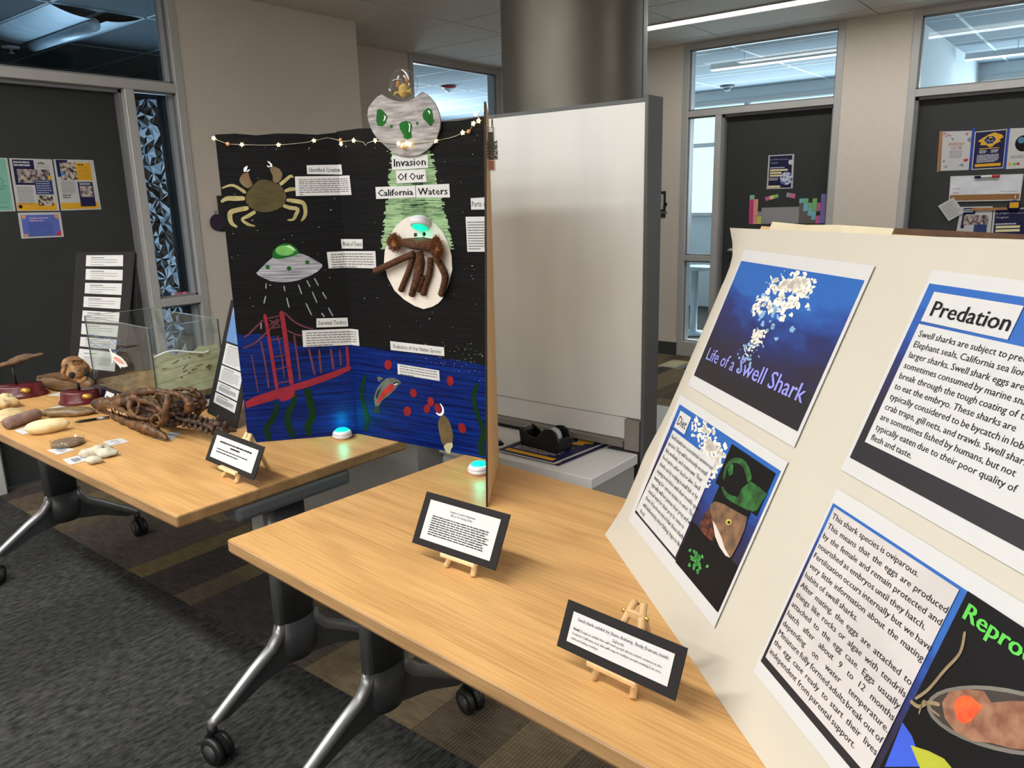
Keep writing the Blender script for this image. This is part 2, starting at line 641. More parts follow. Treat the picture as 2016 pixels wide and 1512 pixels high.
def door_screen(n, M, width, side, gl, film=False, label=''):
    """side = 'L' or 'R': where the side light is; frame face at y=0, glass at y=.12"""
    root = MB()
    F, Dp = .053, .13
    mull = .055
    sl = .257
    head, tr = 2.132, 2.185
    doorw = width - 2 * F - mull - sl
    root.box(0, -.008, 0, F, Dp, 2.738).box(width - F, -.008, 0, width, Dp, 2.738).box(F, -.008, 2.738 - F, width - F, Dp, 2.738)
    root.box(F, -.008, head, width - F, Dp, tr)
    if side == 'L':
        s0, s1 = F, F + sl
        d0, d1 = s1 + mull, width - F
        m0 = s1
    else:
        d0, d1 = F, F + doorw
        m0 = d1
        s0, s1 = m0 + mull, width - F
    root.box(m0, -.008, 0, m0 + mull, Dp, head)
    root.box(s0, -.008, .885, s1, Dp, .935).box(s0, -.008, 0, s1, Dp, .14)
    dr = root.build('door_%d' % n, frame_m, None, M, bevel=.003, kind='structure')
    # stops
    st = MB()
    st.box(d0, .035, 0, d0 + .018, Dp - .02, head - .001).box(d1 - .018, .035, 0, d1, Dp - .02, head - .001).box(d0, .035, head - .02, d1, Dp - .02, head - .001)
    for (a, b, c, d) in ((F, width - F, tr, 2.738 - F), (s0, s1, .935, head), (s0, s1, .14, .885)):
        st.box(a, .02, c, a + .012, .032, d).box(b - .012, .02, c, b, .032, d).box(a, .02, d - .012, b, .032, d).box(a, .02, c, b, .032, c + .012)
    st.build('door_stop', stop_m, dr)
    lf = MB().box(d0 + .0185, .085, .006, d1 - .0185, .127, head - .0205).build('door_leaf', door_m, dr, bevel=.003)
    hx = d1 - .09 if side == 'L' else d0 + .09
    hx = d0 + .09 if side == 'L' else d1 - .09
    hd = MB()
    hd.lathe([(.026, 0), (.026, .012), (.012, .014), (.012, .045)], 16, xf=Matrix.Translation((hx, .085, .98)) @ Matrix.Rotation(PI / 2, 4, 'X'))
    hd.tube([(hx, .045, .98), (hx + (.06 if side == 'L' else -.06), .042, .98), (hx + (.12 if side == 'L' else -.12), .046, .978)], .009, 8)
    hd.build('door_handle', mat('satin_steel', (170, 170, 168), .35, .9, var=.03), lf)
    pg = MB().box(F, .105, tr, width - F, .111, 2.738 - F)
    pg.build('transom_glass', gl, dr)
    p2 = MB().box(s0, .105, .14, s1, .111, .885).box(s0, .105, .935, s1, .111, head)
    p2.build('side_glass', gl, dr)
    return dr, (s0, s1)


door2, _ = door_screen(2, T(D2[0], YW, 0), D2[1] - D2[0], 'L', glass_m)
door3, _ = door_screen(3, T(D3[0], YW, 0), D3[1] - D3[0], 'R', glass_m)
ML = frame((XL, D1[0], 0), (0, 1, 0), (-1, 0, 0))
door1, sl1 = door_screen(1, ML, D1[1] - D1[0], 'R', dark_glass_m)
MK = frame((XK, DK[0], 0), (0, 1, 0), (-1, 0, 0))
door4, _ = door_screen(4, MK, DK[1] - DK[0], 'R', glass_m)

# faceted privacy film on the left side light


def film_tr(name, rgb, amount):
    m = mat(name, rgb, .35, var=.08)
    nt = m.node_tree
    b = nt.nodes['Principled BSDF']
    tl = nt.nodes.new('ShaderNodeBsdfTranslucent')
    tl.inputs[0].default_value = s2l(rgb) + (1,)
    mx = nt.nodes.new('ShaderNodeMixShader')
    mx.inputs[0].default_value = amount
    nt.links.new(b.outputs[0], mx.inputs[1])
    nt.links.new(tl.outputs[0], mx.inputs[2])
    nt.links.new(mx.outputs[0], nt.nodes['Material Output'].inputs[0])
    return m


film_cols = [film_tr('film_pale', (196, 208, 218), .6), film_tr('film_sky', (152, 172, 190), .5), mat('film_mid', (92, 108, 118), .3, var=.1), mat('film_dark', (60, 66, 68), .3, var=.1), mat('film_black', (22, 26, 28), .3, var=.1)]
rf = random.Random(11)


def film(z0, z1, x0, x1):
    nx, nz = 4, int((z1 - z0) / .052)
    pts = {}
    for i in range(nx + 1):
        for j in range(nz + 1):
            px_ = x0 + (x1 - x0) * i / nx + (0 if i in (0, nx) else rf.uniform(-.016, .016))
            pz_ = z0 + (z1 - z0) * j / nz + (0 if j in (0, nz) else rf.uniform(-.02, .02))
            pts[i, j] = (px_, pz_)
    m = MB()
    for i in range(nx):
        for j in range(nz):
            a, b, c, d = pts[i, j], pts[i + 1, j], pts[i + 1, j + 1], pts[i, j + 1]
            tr = [(a, b, c), (a, c, d)] if rf.random() < .5 else [(a, b, d), (b, c, d)]
            for t in tr:
                cx_, cz_ = sum(p[0] for p in t) / 3, sum(p[1] for p in t) / 3
                m.add([(p[0], .104, p[1]) for p in t] + [(cx_ + rf.uniform(-.008, .008), .104 - .004, cz_ + rf.uniform(-.008, .008))], [(0, 1, 3)], rf.choice([0, 0, 1, 3, 3, 4, 2]))
                k = len(m.v) - 4
                m.f += [[k + 1, k + 2, k + 3], [k + 2, k, k + 3]]
                m.m += [rf.choice([0, 1, 1, 3, 4, 4, 2]), rf.choice([0, 0, 1, 3, 3, 4, 2])]
                m.s += [False, False]
    return m


fm = film(.95, 2.10, sl1[0] + .018, sl1[0] + .185)
f2 = film(.16, .87, sl1[0] + .018, sl1[0] + .185)
o_ = len(fm.v)
fm.v += f2.v
fm.f += [[i + o_ for i in f] for f in f2.f]
fm.m += f2.m
fm.s += f2.s
fm.build('privacy_film', film_cols, door1, label='faceted blue and grey privacy film')

# ---------------------------------------------------------------- offices behind the walls
office_m = mat('office_wall', (206, 214, 220), .8, var=.02)
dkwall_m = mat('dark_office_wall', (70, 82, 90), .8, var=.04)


def office(name, x0, x1, y0, y1, wins, wm, n):
    """shell round x0..x1, y0..y1 with the far wall opened by a window strip"""
    t = .1
    m = MB()
    m.box(x0 - t, y0, 0, x0, y1 + t, H2).box(x1, y0, 0, x1 + t, y1 + t, H2)
    za, zb = wins
    m.box(x0, y1, 0, x1, y1 + t, za).box(x0, y1, zb, x1, y1 + t, H2)
    o = m.build('wall_%s' % name, wm, kind='structure')
    w = MB()
    w.box(x0, y1 - .02, zb - .05, x1, y1 + t, zb).box(x0, y1 - .05, za, x1, y1 + t, za + .04)
    k = int((x1 - x0) / 1.05)
    for i in range(k + 1):
        x = x0 + (x1 - x0) * i / k
        w.box(x - .025, y1 + .01, za, x + .025, y1 + .09, zb)
    w.box(x0, y1 + .02, zb - .55, x1, y1 + .08, zb - .5)
    wo = w.build('window_%d' % n, frame_m, kind='structure')
    MB().box(x0, y1 + .045, za, x1, y1 + .05, zb).build('window_pane', glass_m, wo)
    return o


office('office_one', -5.15, -1.62, YW + WT, 9.75, (1.2, 2.62), office_m, 1)
office('office_two', -1.50, 1.9, YW + WT, 9.95, (1.2, 2.62), office_m, 2)
rim = mat('office_grid', (214, 222, 228), .6, var=.02)


def office_grid(x0, x1, y0, y1, xs, ys, name):
    m = MB()
    for x in xs:
        m.box(x - .012, y0, ZC - .002, x + .012, y1, ZC + .0125)
    for y in ys:
        m.box(x0, y - .012, ZC - .002, x1, y + .012, ZC + .0125)
    return m.build('trim_%s' % name, rim, kind='structure')


officeceil = mat('office_ceiling', (150, 162, 174), .9, var=.03)
MB().box(-5.15, YW + WT, ZC, -1.62, 9.75, ZC + .011).build('ceiling_office_one', officeceil, kind='structure')
MB().box(-1.50, YW + WT, ZC, 1.9, 9.95, ZC + .011).build('ceiling_office_two', officeceil, kind='structure')
office_grid(-5.15, -1.62, YW + WT, 9.75, (-4.2, -3.0, -1.8), (7.15, 7.75, 8.35, 8.55, 9.15), 'office_grid_one')
office_grid(-1.5, 1.9, YW + WT, 9.95, (-1.25, -.05, 1.15), (7.15, 7.75, 8.35, 8.95, 9.55), 'office_grid_two')


def pendant(x0, x1, y, z, label):
    t = thing('pendant_light', label, 'light', T((x0 + x1) / 2, y, z))
    h = (x1 - x0) / 2
    MB().box(-h, -.035, 0, h, .035, .05).build('lamp_housing', rim, t, bevel=.004)
    MB().box(-h + .005, -.03, -.006, h - .005, .03, 0).build('diffuser', lamp_m, t)
    MB().tube([(-h * .6, 0, .05), (-h * .6, 0, ZC - z)], .004, 6).tube([(h * .6, 0, .05), (h * .6, 0, ZC - z)], .004, 6).build('hanger', rim, t)


pendant(-3.35, -1.75, 7.35, 2.62, 'linear pendant lamp seen through the transom of the nearer right office')
pendant(-1.42, .6, 8.6, 2.62, 'linear pendant lamp seen through the transom of the far right office')


def dome_device(name, label, cat, x, y, body, low, red=False):
    t = thing(name, label, cat, T(x, y, ZC))
    MB().lathe([(.0, -.001), (.085, -.001), (.085, -.018), (.06, -.03), (0.0, -.03)][::-1], 20).build('mount_ring', body, t)
    MB().ball((0, 0, -.03), (.05, .05, .04), 16, 8).build('lens', low, t)
    return t


red_m = mat('alarm_red', (150, 30, 38), .5)
clear_m = mat('clear_plastic_lens', (220, 226, 230), .15, var=.02)
grey_dev = mat('grey_device', (96, 102, 108), .5)
dome_device('fire_strobe', 'round red fire strobe on the ceiling seen above the black display', 'alarm', -6.30, 6.86, red_m, clear_m)
dome_device('smoke_detector', 'small grey detector on the ceiling of the nearer right office', 'detector', -4.05, 9.35, grey_dev, grey_dev)
t = thing('ring_downlight', 'round recessed downlight in the nearer right office ceiling', 'light', T(-3.31, 8.05, ZC))
MB().lathe([(.05, .0), (.05, -.006), (.09, -.008), (.09, .0)], 24).build('trim_ring', rim, t)
MB().lathe([(.0, -.003), (.05, -.003), (.05, 0), (0, 0)], 20).build('reflector', grey_dev, t)
t = thing('sprinkler', 'small sprinkler head on the dark ceiling behind the left transom', 'sprinkler', T(-7.15, 2.70, ZC))
MB().lathe([(0, 0), (.07, 0), (.06, -.012), (.03, -.014), (0, -.014)][::-1], 18).build('escutcheon', clear_m, t)
MB().lathe([(0, -.05), (.022, -.05), (.022, -.045), (.008, -.04), (.008, -.012), (0, -.012)], 12).build('deflector', clear_m, t)

# corner office behind the recess (bright) and dark office behind the left wall
m = MB()
m.box(-10.6, 4.12, 0, XK - WT, 4.22, H2).box(-10.6, 9.8, 0, XK - WT + .1, 9.9, H2).box(-10.7, 4.12, 0, -10.6, 9.9, 1.1).box(-10.7, 4.12, 2.5, -10.6, 9.9, H2).box(XK - .1, YW + WT, 0, XK, 9.9, H2)
m.build('wall_corner_office', office_m, kind='structure')
w = MB()
for y in (4.3, 5.5, 6.7, 7.9, 9.1):
    w.box(-10.68, y - .03, 1.1, -10.62, y + .03, 2.5)
wo = w.build('window_3', frame_m, kind='structure')
MB().box(-10.66, 4.22, 1.1, -10.65, 9.8, 2.5).build('window_pane', glass_m, wo)
MB().box(-10.6, 4.22, ZC, XK - WT, 9.8, ZC + .011).build('ceiling_corner_office', officeceil, kind='structure')
office_grid(-10.6, XK - WT, 4.22, 9.8, (-6.4, -7.6, -8.8), (4.9, 5.5, 6.1, 6.7, 7.3, 7.9, 8.5, 9.1), 'corner_office_grid')
m = MB()
m.box(-9.6, 4.02, 0, XK - .0, 4.12, H2).box(-9.7, -1.5, 0, -9.6, 4.12, H2).box(-9.6, -1.6, 0, XL - WT, -1.5, H2)
m.build('wall_dark_office', dkwall_m, kind='structure')
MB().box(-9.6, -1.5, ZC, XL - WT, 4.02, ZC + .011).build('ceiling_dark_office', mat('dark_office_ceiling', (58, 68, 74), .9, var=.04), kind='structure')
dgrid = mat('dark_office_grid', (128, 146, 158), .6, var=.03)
m = MB()
for x in (-9.15, -7.93, -6.71, -5.49):
    m.box(x - .012, -1.5, ZC - .003, x + .012, 4.02, ZC + .0125)
for y in (.5, 1.1, 1.73, 2.34, 2.95, 3.56):
    m.box(-9.6, y - .012, ZC - .003, XL - WT, y + .012, ZC + .0125)
m.build('trim_dark_office_grid', dgrid, kind='structure')
t = thing('troffer_light', 'unlit ceiling troffer with a curved steel basket behind the left transom', 'light', T(-6.1, 2.645, ZC))
MB().box(-.6, -.295, -.004, .6, .295, -.001).build('reflector_pan', mat('troffer_pan', (30, 36, 40), .5), t)
for sy in (-1, 1):
    mm = MB()
    n = 8
    v = []
    for i in range(n + 1):
        a = i / n
        yy = sy * (.05 + .24 * a)
        zz = -.055 + .05 * a * a
        v += [(-.58, yy, zz), (.58, yy, zz)]
    mm.add(v, [(2 * i, 2 * i + 1, 2 * i + 3, 2 * i + 2) for i in range(n)], 0, True)
    mm.build('reflector_wing', mat('troffer_steel', (196, 216, 228), .35, .1), t)
MB().tube([(-.5, 0, -.07), (.5, 0, -.07)], .045, 14).build('lamp_basket', MATS['troffer_steel'], t)
t = thing('office_stool', 'pale pedestal seen low through the side light of the right office', 'stand', T(-3.62, 7.7, 0))
MB().lathe([(.17, 0), (.17, .02), (.04, .04), (.035, .68), (.2, .70), (.2, .73), (0, .73)], 20).build('pedestal', mat('pale_blue_grey', (150, 170, 184), .5), t)

# ---------------------------------------------------------------- column and whiteboard unit
cm, nt, b = node_mat('column_bronze')
b.inputs['Base Color'].default_value = s2l((112, 110, 102)) + (1,)
b.inputs['Metallic'].default_value = .75
tc = nt.nodes.new('ShaderNodeTexCoord')
nz = nt.nodes.new('ShaderNodeTexNoise')
nz.inputs['Scale'].default_value = 6
nt.links.new(tc.outputs['Object'], nz.inputs['Vector'])
mr = nt.nodes.new('ShaderNodeMapRange')
mr.inputs['To Min'].default_value = .38
mr.inputs['To Max'].default_value = .52
nt.links.new(nz.outputs[0], mr.inputs[0])
nt.links.new(mr.outputs[0], b.inputs['Roughness'])
colm = thing('column', 'tall round dark metal clad column behind the whiteboard', 'column', T(-1.985, 2.965, 0))
CR = .3115
m = MB()
n = 64
sa = .17
v, f = [], []
for i in range(n + 1):
    a = sa + (2 * PI - .03) * i / n
    v += [(CR * math.cos(a), CR * math.sin(a), 0), (CR * math.cos(a), CR * math.sin(a), ZC)]
f = [(2 * i, 2 * i + 2, 2 * i + 3, 2 * i + 1) for i in range(n)]
m.add(v, f, 0, True)
m.build('cladding', cm, colm)
m = MB()
m.lathe([(CR - .006, 0), (CR - .006, ZC)], 48)
m.build('seam_core', dgrey_m, colm)

unit = thing('whiteboard_divider', 'large whiteboard divider standing on a white cabinet', 'whiteboard', T(0, 0, 0))
wbm, nt, b = node_mat('whiteboard_surface')
b.inputs['Base Color'].default_value = s2l((226, 222, 214)) + (1,)
tc = nt.nodes.new('ShaderNodeTexCoord')
mp = nt.nodes.new('ShaderNodeMapping')
mp.inputs['Scale'].default_value = (3, 1, .9)
mp.inputs['Rotation'].default_value = (0, .35, 0)
nt.links.new(tc.outputs['Object'], mp.inputs[0])
nz = nt.nodes.new('ShaderNodeTexNoise')
nz.inputs['Scale'].default_value = 2.2
nz.inputs['Detail'].default_value = 2
nt.links.new(mp.outputs[0], nz.inputs['Vector'])
rp = nt.nodes.new('ShaderNodeValToRGB')
rp.color_ramp.elements[0].color = s2l((222, 226, 226)) + (1,)
rp.color_ramp.elements[1].color = s2l((230, 233, 232)) + (1,)
rp.color_ramp.elements[0].position, rp.color_ramp.elements[1].position = .35, .6
nt.links.new(nz.outputs[0], rp.inputs[0])
nt.links.new(rp.outputs[0], b.inputs['Base Color'])
b.inputs['Roughness'].default_value = .42
X1 = -1.107
MB().box(-2.95, 2.012, .805, X1 - .002, 2.03, 1.725).build('whiteboard_panel', wbm, unit, bevel=.002)
MB().box(-2.96, 2.022, .0, X1, 2.086, .77).box(-2.96, 2.022, 1.727, X1, 2.086, 1.737).box(-2.96, 2.032, .77, X1, 2.086, 1.73).build('divider_core', dgrey_m, unit)
MB().box(X1 + .0005, 2.004, 0, X1 + .012, 2.09, 1.742).build('end_panel', dgrey_m, unit, bevel=.002)
MB().box(X1 - .052, 2.0, .706, X1 - .001, 2.03, .803).build('end_post', mat('post_grey', (150, 146, 140), .45, .3), unit)
MB().box(-2.9, 2.015, .735, X1 - .054, 2.03, .803).build('lower_panel', white_m, unit)
MB().box(-2.9, 1.992, .712, X1 - .054, 2.03, .733).build('bottom_rail', mat('rail_grey', (138, 136, 130), .45, .3), unit, bevel=.002)
GZ = .70
cab = thing('cabinet', 'white topped low cabinet in front of the whiteboard', 'cabinet', T(0, 0, 0))
MB().box(-1.70, 1.733, GZ - .032, X1 - .002, 1.997, GZ).build('cabinet_top', [white_m], cab, bevel=.002)
MB().box(-1.69, 1.745, .0, X1 - .014, 1.996, GZ - .034).build('carcass', mat('cabinet_grey', (172, 174, 175), .5, var=.02), cab)
for k in range(2):
    x = -1.69 + k * .284
    d = MB().box(x + .003, 1.737, .05, x + .281, 1.7445, GZ - .045).build('cabinet_door', MATS['cabinet_grey'], cab)
    MB().box(x + (.21 if k == 0 else .03), 1.731, GZ - .075, x + (.25 if k == 0 else .07), 1.7365, GZ - .067).build('pull', dgrey_m, d)
MB().box(-2.9, 1.76, 0, -1.83, 1.995, .66).build('side_pedestal', MATS['cabinet_grey'], unit)
cb2 = thing('rear_cabinet', 'white cabinet top behind the whiteboard divider', 'cabinet', T(0, 0, 0))
MB().box(-2.0, 2.095, GZ - .032, X1 - .002, 2.55, GZ).build('cabinet_top', white_m, cb2, bevel=.002)
MB().box(-1.99, 2.1, 0, X1 - .014, 2.54, GZ - .034).build('carcass', MATS['cabinet_grey'], cb2)

# ---------------------------------------------------------------- flip top tables
oak = wood_mat('oak_veneer', (184, 137, 82), (216, 170, 108), .4, (.9, 46, 46))
oak_edge = wood_mat('oak_ply_edge', (126, 96, 62), (172, 136, 92), .5, (1.2, 40, 120))
silver = mat('silver_paint', (136, 138, 140), .32, .75, var=.03)
shadowm = mat('shaded_leg_paint', (58, 60, 62), .4, .35, var=.05)  # leg paint darkened to put the shade behind the silver tubes into colour
rubber = mat('caster_black', (18, 18, 19), .45, var=.1)
hub_m = mat('caster_hub', (58, 60, 62), .35, .3, var=.05)


def rrect(x0, y0, x1, y1, r, n=5):
    out = []
    for cx_, cy_, a0 in ((x1 - r, y0 + r, -PI / 2), (x1 - r, y1 - r, 0), (x0 + r, y1 - r, PI / 2), (x0 + r, y0 + r, PI)):
        for i in range(n + 1):
            a = a0 + PI / 2 * i / n
            out.append((cx_ + r * math.cos(a), cy_ + r * math.sin(a)))
    return out


def make_table(ins=(.11, .11)):
    t = thing('flip_top_table', '', 'table')
    L, Dp, th = 1.829, .765, .032
    m = MB()
    out = rrect(-L / 2, -Dp / 2, L / 2, Dp / 2, .006, 3)
    inn = rrect(-L / 2 + .0025, -Dp / 2 + .0025, L / 2 - .0025, Dp / 2 - .0025, .005, 3)
    n = len(out)
    rings = [[(p[0], p[1], TZ - .003) for p in out], [(p[0], p[1], TZ - th + .006) for p in out], [(p[0] * .996, p[1] * .992, TZ - th) for p in out]]
    v = [(p[0], p[1], TZ) for p in inn]
    f = [list(range(n))]
    mi = [0]
    for k, rg in enumerate(rings):
        v += rg
        for i in range(n):
            f.append([k * n + i, (k + 1) * n + i, (k + 1) * n + (i + 1) % n, k * n + (i + 1) % n])
            mi.append(1)
    f.append(list(range(3 * n, 4 * n))[::-1])
    mi.append(1)
    m.v, m.f, m.m, m.s = [Vector(p) for p in v], f, mi, [False] * len(f)
    m.build('tabletop', [oak, oak_edge], t)
    for sx in (-1, 1):
        x = sx * (L / 2 - ins[0 if sx < 0 else 1])
        X = Matrix.Translation((x, -.05, 0))
        MB(X).lathe([(.0, .30), (.052, .30), (.052, .66), (0, .66)], 20, sx=.55, sy=1.15).build('leg_column', shadowm, t)
        MB(X).tube([(0, -.052, .30), (0, -.052, .665)], .019, 10).build('column_trim', silver, t)
        MB(X).box(-.035, -.17, .66, .045, .20, TZ - th).build('flip_bracket', MATS['dark_grey_metal'], t, bevel=.012, seg=2)
        hb = MB(X)
        hb.lathe([(0, .17), (.040, .172), (.050, .20), (.053, .30), (.0, .302)], 20, sx=.58, sy=1.17)
        hb.build('leg_hub', shadowm, t, bevel=0)
        for sy in (-1, 1):
            a = MB(X)
            a.tube([(0, sy * .052, .30), (0, sy * .062, .268), (0, sy * .09, .235), (0, sy * .15, .20), (0, sy * .28, .115), (0, sy * .296, .108)], [.019, .019, .0185, .018, .015, .014], 12)
            a.build('foot', silver, t)
            wv = MB(X)
            pp = [(sy * .04, .28), (sy * .09, .225), (sy * .15, .19), (sy * .275, .11), (sy * .245, .108), (sy * .14, .15), (sy * .04, .17)]
            F = Matrix(((0, 0, 1, 0), (1, 0, 0, 0), (0, 1, 0, 0), (0, 0, 0, 1)))
            wv.prism(pp, -.011, .011, 0, F)
            wv.build('foot_web', shadowm, t)
            C = X @ Matrix.Translation((0, sy * .29, 0)) @ Matrix.Rotation(.5 * sx + (.4 if sy > 0 else -.3), 4, 'Z')
            cs = MB(C)
            cs.lathe([(0, .074), (.014, .074), (.014, .112), (0, .112)], 12)
            hp = [(.045 * math.cos(q), .042 + .045 * math.sin(q)) for q in [PI * (.0 + 1.05 * i / 10) for i in range(11)]]
            F2 = Matrix(((1, 0, 0, .012), (0, 0, 1, 0), (0, 1, 0, 0), (0, 0, 0, 1)))
            hood = hp + [(.03 * math.cos(q), .042 + .03 * math.sin(q)) for q in [PI * (1.05 - 1.05 * i / 10) for i in range(11)]]
            cs.prism(hood, -.006, .006, 0, F2)
            co = cs.build('caster', rubber, t)
            for wy in (-1, 1):
                W = C @ Matrix.Translation((.012, wy * .017, .04)) @ Matrix.Rotation(PI / 2, 4, 'X')
                MB(W).lathe([(0, -.010), (.034, -.010), (.040, -.006), (.040, .006), (.034, .010), (0, .010)], 24).lathe([(0, .0101 if wy < 0 else -.0125), (.024, .0101 if wy < 0 else -.0125), (.024, .0125 if wy < 0 else -.0101), (0, .0125 if wy < 0 else -.0101)], 20, 1).build('wheel', [rubber, hub_m], co)
    return t


tab0 = make_table()
a1 = math.radians(-3.68)
u1, v1 = Vector((math.cos(a1), math.sin(a1), 0)), Vector((-math.sin(a1), math.cos(a1), 0))
near_M = T(0, 0, 0, a1)
near_M.translation = Vector((-1.524, .857, 0)) + u1 * .9145 + v1 * .3825
tab0.matrix_basis = near_M
WMAT[tab0.name] = near_M
tag(tab0, 'oak topped flip table in the foreground under the white shark board', 'table', 'flip top tables')
a2 = math.radians(-1.15)
u2, v2 = Vector((math.cos(a2), math.sin(a2), 0)), Vector((-math.sin(a2), math.cos(a2), 0))
far_M = T(0, 0, 0, a2)
far_M.translation = Vector((-1.745, .857, 0)) - u2 * .9145 + v2 * .3825
tab1 = make_table((.115, .045))
tab1.matrix_basis = far_M
WMAT[tab1.name] = far_M
tag(tab1, 'oak topped flip table at left carrying the skull and aquarium', 'table', 'flip top tables')

# ---------------------------------------------------------------- small easel signs
pine = mat('pale_pine', (226, 196, 148), .6, var=.08, scale=30, stretch=(1, 1, .2))
pine2 = mat('pine_tan', (206, 168, 118), .6, var=.08, scale=30)
brass = mat('brass', (198, 168, 92), .35, .8, var=.04)


def easel(M, label, pine=pine):
    t = thing('mini_easel', label, 'easel', M, 'mini easels')
    for sx in (-1, 1):
        MB().tube([(sx * .037, -.006, .003), (sx * .008, .066, .118)], .0062, 6).build('leg', pine, t)
    MB().tube([(0, .112, .003), (0, .069, .112)], .0055, 6).build('rear_leg', pine, t)
    MB().box(-.046, -.013, .025, .046, .010, .0345).build('ledge', pine, t, bevel=.002)
    MB().box(-.014, .050, .095, .014, .058, .107).build('cross_bar', pine, t, bevel=.001)
    for sx in (-1, 1):
        MB().ball((sx * .021, .054, .101), (.005, .003, .004), 8, 6).tube([(sx * .014, .054, .101), (sx * .021, .054, .101)], .0018, 6).build('wing_nut', brass, t)
    return t


def sign(o, ang, w, h, tilt, label, fill, mx=.016, my=.014):
    u = Vector((math.cos(ang), math.sin(ang), 0))
    b = Vector((-math.sin(ang), math.cos(ang), 0))
    v = b * math.sin(tilt) + Vector((0, 0, 1)) * math.cos(tilt)
    M = frame(o, u, v)
    t = thing('easel_sign', label, 'sign', M)
    MB().box(0, 0, -.0025, w, h, 0).build('card_backing', blackcard, t)
    pp = MB()
    nx = 8
    for i in range(nx):
        xa, xb = mx + (w - 2 * mx) * i / nx, mx + (w - 2 * mx) * (i + 1) / nx
        z = lambda x: .0006 + .0012 * math.sin(PI * (x / w)) ** 2
        pp.add([(xa, my, z(xa)), (xb, my, z(xb)), (xb, h - my, z(xb)), (xa, h - my, z(xa))], [(0, 1, 2, 3)], 0, True)
    p = pp.build('sign_paper', paper_m, t)
    tx = MB()
    fill(tx, w, h)
    tx.build('lettering', ink_m, p)
    return t


def fill3(m, w, h):
    z = .0023
    text(m, 'Swell shark exhibit by Shane Aukamp, Emily Duncan, Isaiah', (.028, h - .025), w - .052, .0052, z, res=1)
    text(m, 'Salcedo', (w * .5, h - .034), None, .0052, z, res=1, align='C')
    text(m, 'Goal:', (.024, h - .040), .0115, .004, z, res=1, bold=.0003)
    text(m, 'Design an exhibit that will teach people about a shark common to the', (.038, h - .040), .147, .004, z, res=1)
    text(m, 'Southern California area, that will support multiple people viewing it at once', (.024, h - .0475), .162, .004, z, res=1)
    text(m, 'without feeling crowded.', (.024, h - .055), .052, .004, z, res=1)


def fill2(m, w, h):
    z = .0023
    text(m, 'Canyon Country Aquarium', (w * .5, h - .029), None, .0045, z, res=1, align='C')
    text(m, 'Biosci 110 Spring 2024', (w * .5, h - .036), None, .0045, z, res=1, align='C')
    greek(m, .036, h - .046, w - .032, .027, 9, .0019, z, last=.95)


def fill1(m, w, h):
    z = .0023
    greek(m, .05, h - .03, w - .035, h - .032, 1, .0042, z, last=.95)
    greek(m, w * .42, h - .039, w * .62, h - .039, 1, .0042, z, last=.95)
    greek(m, .045, h - .05, w - .05, h - .058, 2, .0026, z, last=.7)


sign((-.643, .902, .772), math.radians(-4.07), .216, .0755, math.radians(24.3), 'black bordered sign for the swell shark exhibit on a small pine easel', fill3)
easel(T(-.537, .905, TZ, math.radians(-4)), 'pine easel holding the swell shark sign nearest the camera', pine2)
sign((-1.112, 1.039, .772), math.radians(1.06), .224, .111, math.radians(28.5), 'black bordered aquarium sign on a pine easel at the near table centre', fill2, .018, .014)
easel(T(-.986, 1.052, TZ, math.radians(1)), 'pine easel holding the aquarium sign on the near table')
sign((-2.004, 1.091, .767), math.radians(-4.13), .268, .092, math.radians(26.7), 'small black bordered sign in front of the reptile neck bones', fill1, .02, .014)
easel(T(-1.866, 1.085, TZ, math.radians(-4)), 'pine easel holding the small sign on the left table')

# ---------------------------------------------------------------- puck lights
teal = mat('puck_lens_teal', (6, 214, 160), .6, emit=.75, var=.0)
puck_w = mat('puck_white', (214, 212, 218), .35, var=.01)


def puck(M, label, glow=.17):
    t = thing('puck_light', label, 'light', M, 'teal puck lights')
    MB().lathe([(0, 0), (.024, 0), (.0305, .006), (.032, .011), (.0315, .0125), (.0300, .013), (.0300, .015), (.0312, .0155), (.0300, .020), (.0262, .0245), (.0225, .0268), (.0225, .026), (0, .026)], 32).build('case', puck_w, t)
    MB().lathe([(.0222, .0262), (.0216, .0285), (.016, .031), (.008, .0325), (0, .033)], 28).build('lens', teal, t)
    l = bpy.data.lights.new('puck_glow', 'POINT')
    l.energy, l.color, l.shadow_soft_size = glow, (0.0, .85, .55), .012
    o = bpy.data.objects.new('puck_glow', l)
    o.location = M @ Vector((0, 0, .05))
    COL.objects.link(o)
    return t


puck(T(-1.915, 1.515, TZ), 'white puck light with teal lens at the inner fold of the black display')
puck(T(-1.335, 1.515, TZ), 'white puck light with teal lens behind the right wing edge of the black display')

# ---------------------------------------------------------------- black tri-fold display
A_, B_, C_, D_ = [Vector(p) for p in [(-2.1241,1.3069,0.737),(-1.9041,1.5722,0.737),(-1.3693,1.6176,0.737),(-1.1637,1.3412,0.737)]]
LAB = (B_ - A_).length
UL = (B_ - A_).normalized()
UM = (C_ - B_).normalized()
NL = UL.cross(Vector((0, 0, 1)))
NM = UM.cross(Vector((0, 0, 1)))
WM_ = .55
HT = .94


def fold(u, v, w):
    if u < 0:
        return UL * u + Vector((0, 0, v)) + NL * w
    return UM * u + Vector((0, 0, v)) + NM * w


tri = thing('trifold_display', 'black painted tri-fold cardboard display about an invasion of California waters', 'display board', Matrix.Translation(B_ + Vector((0, 0, .001))))


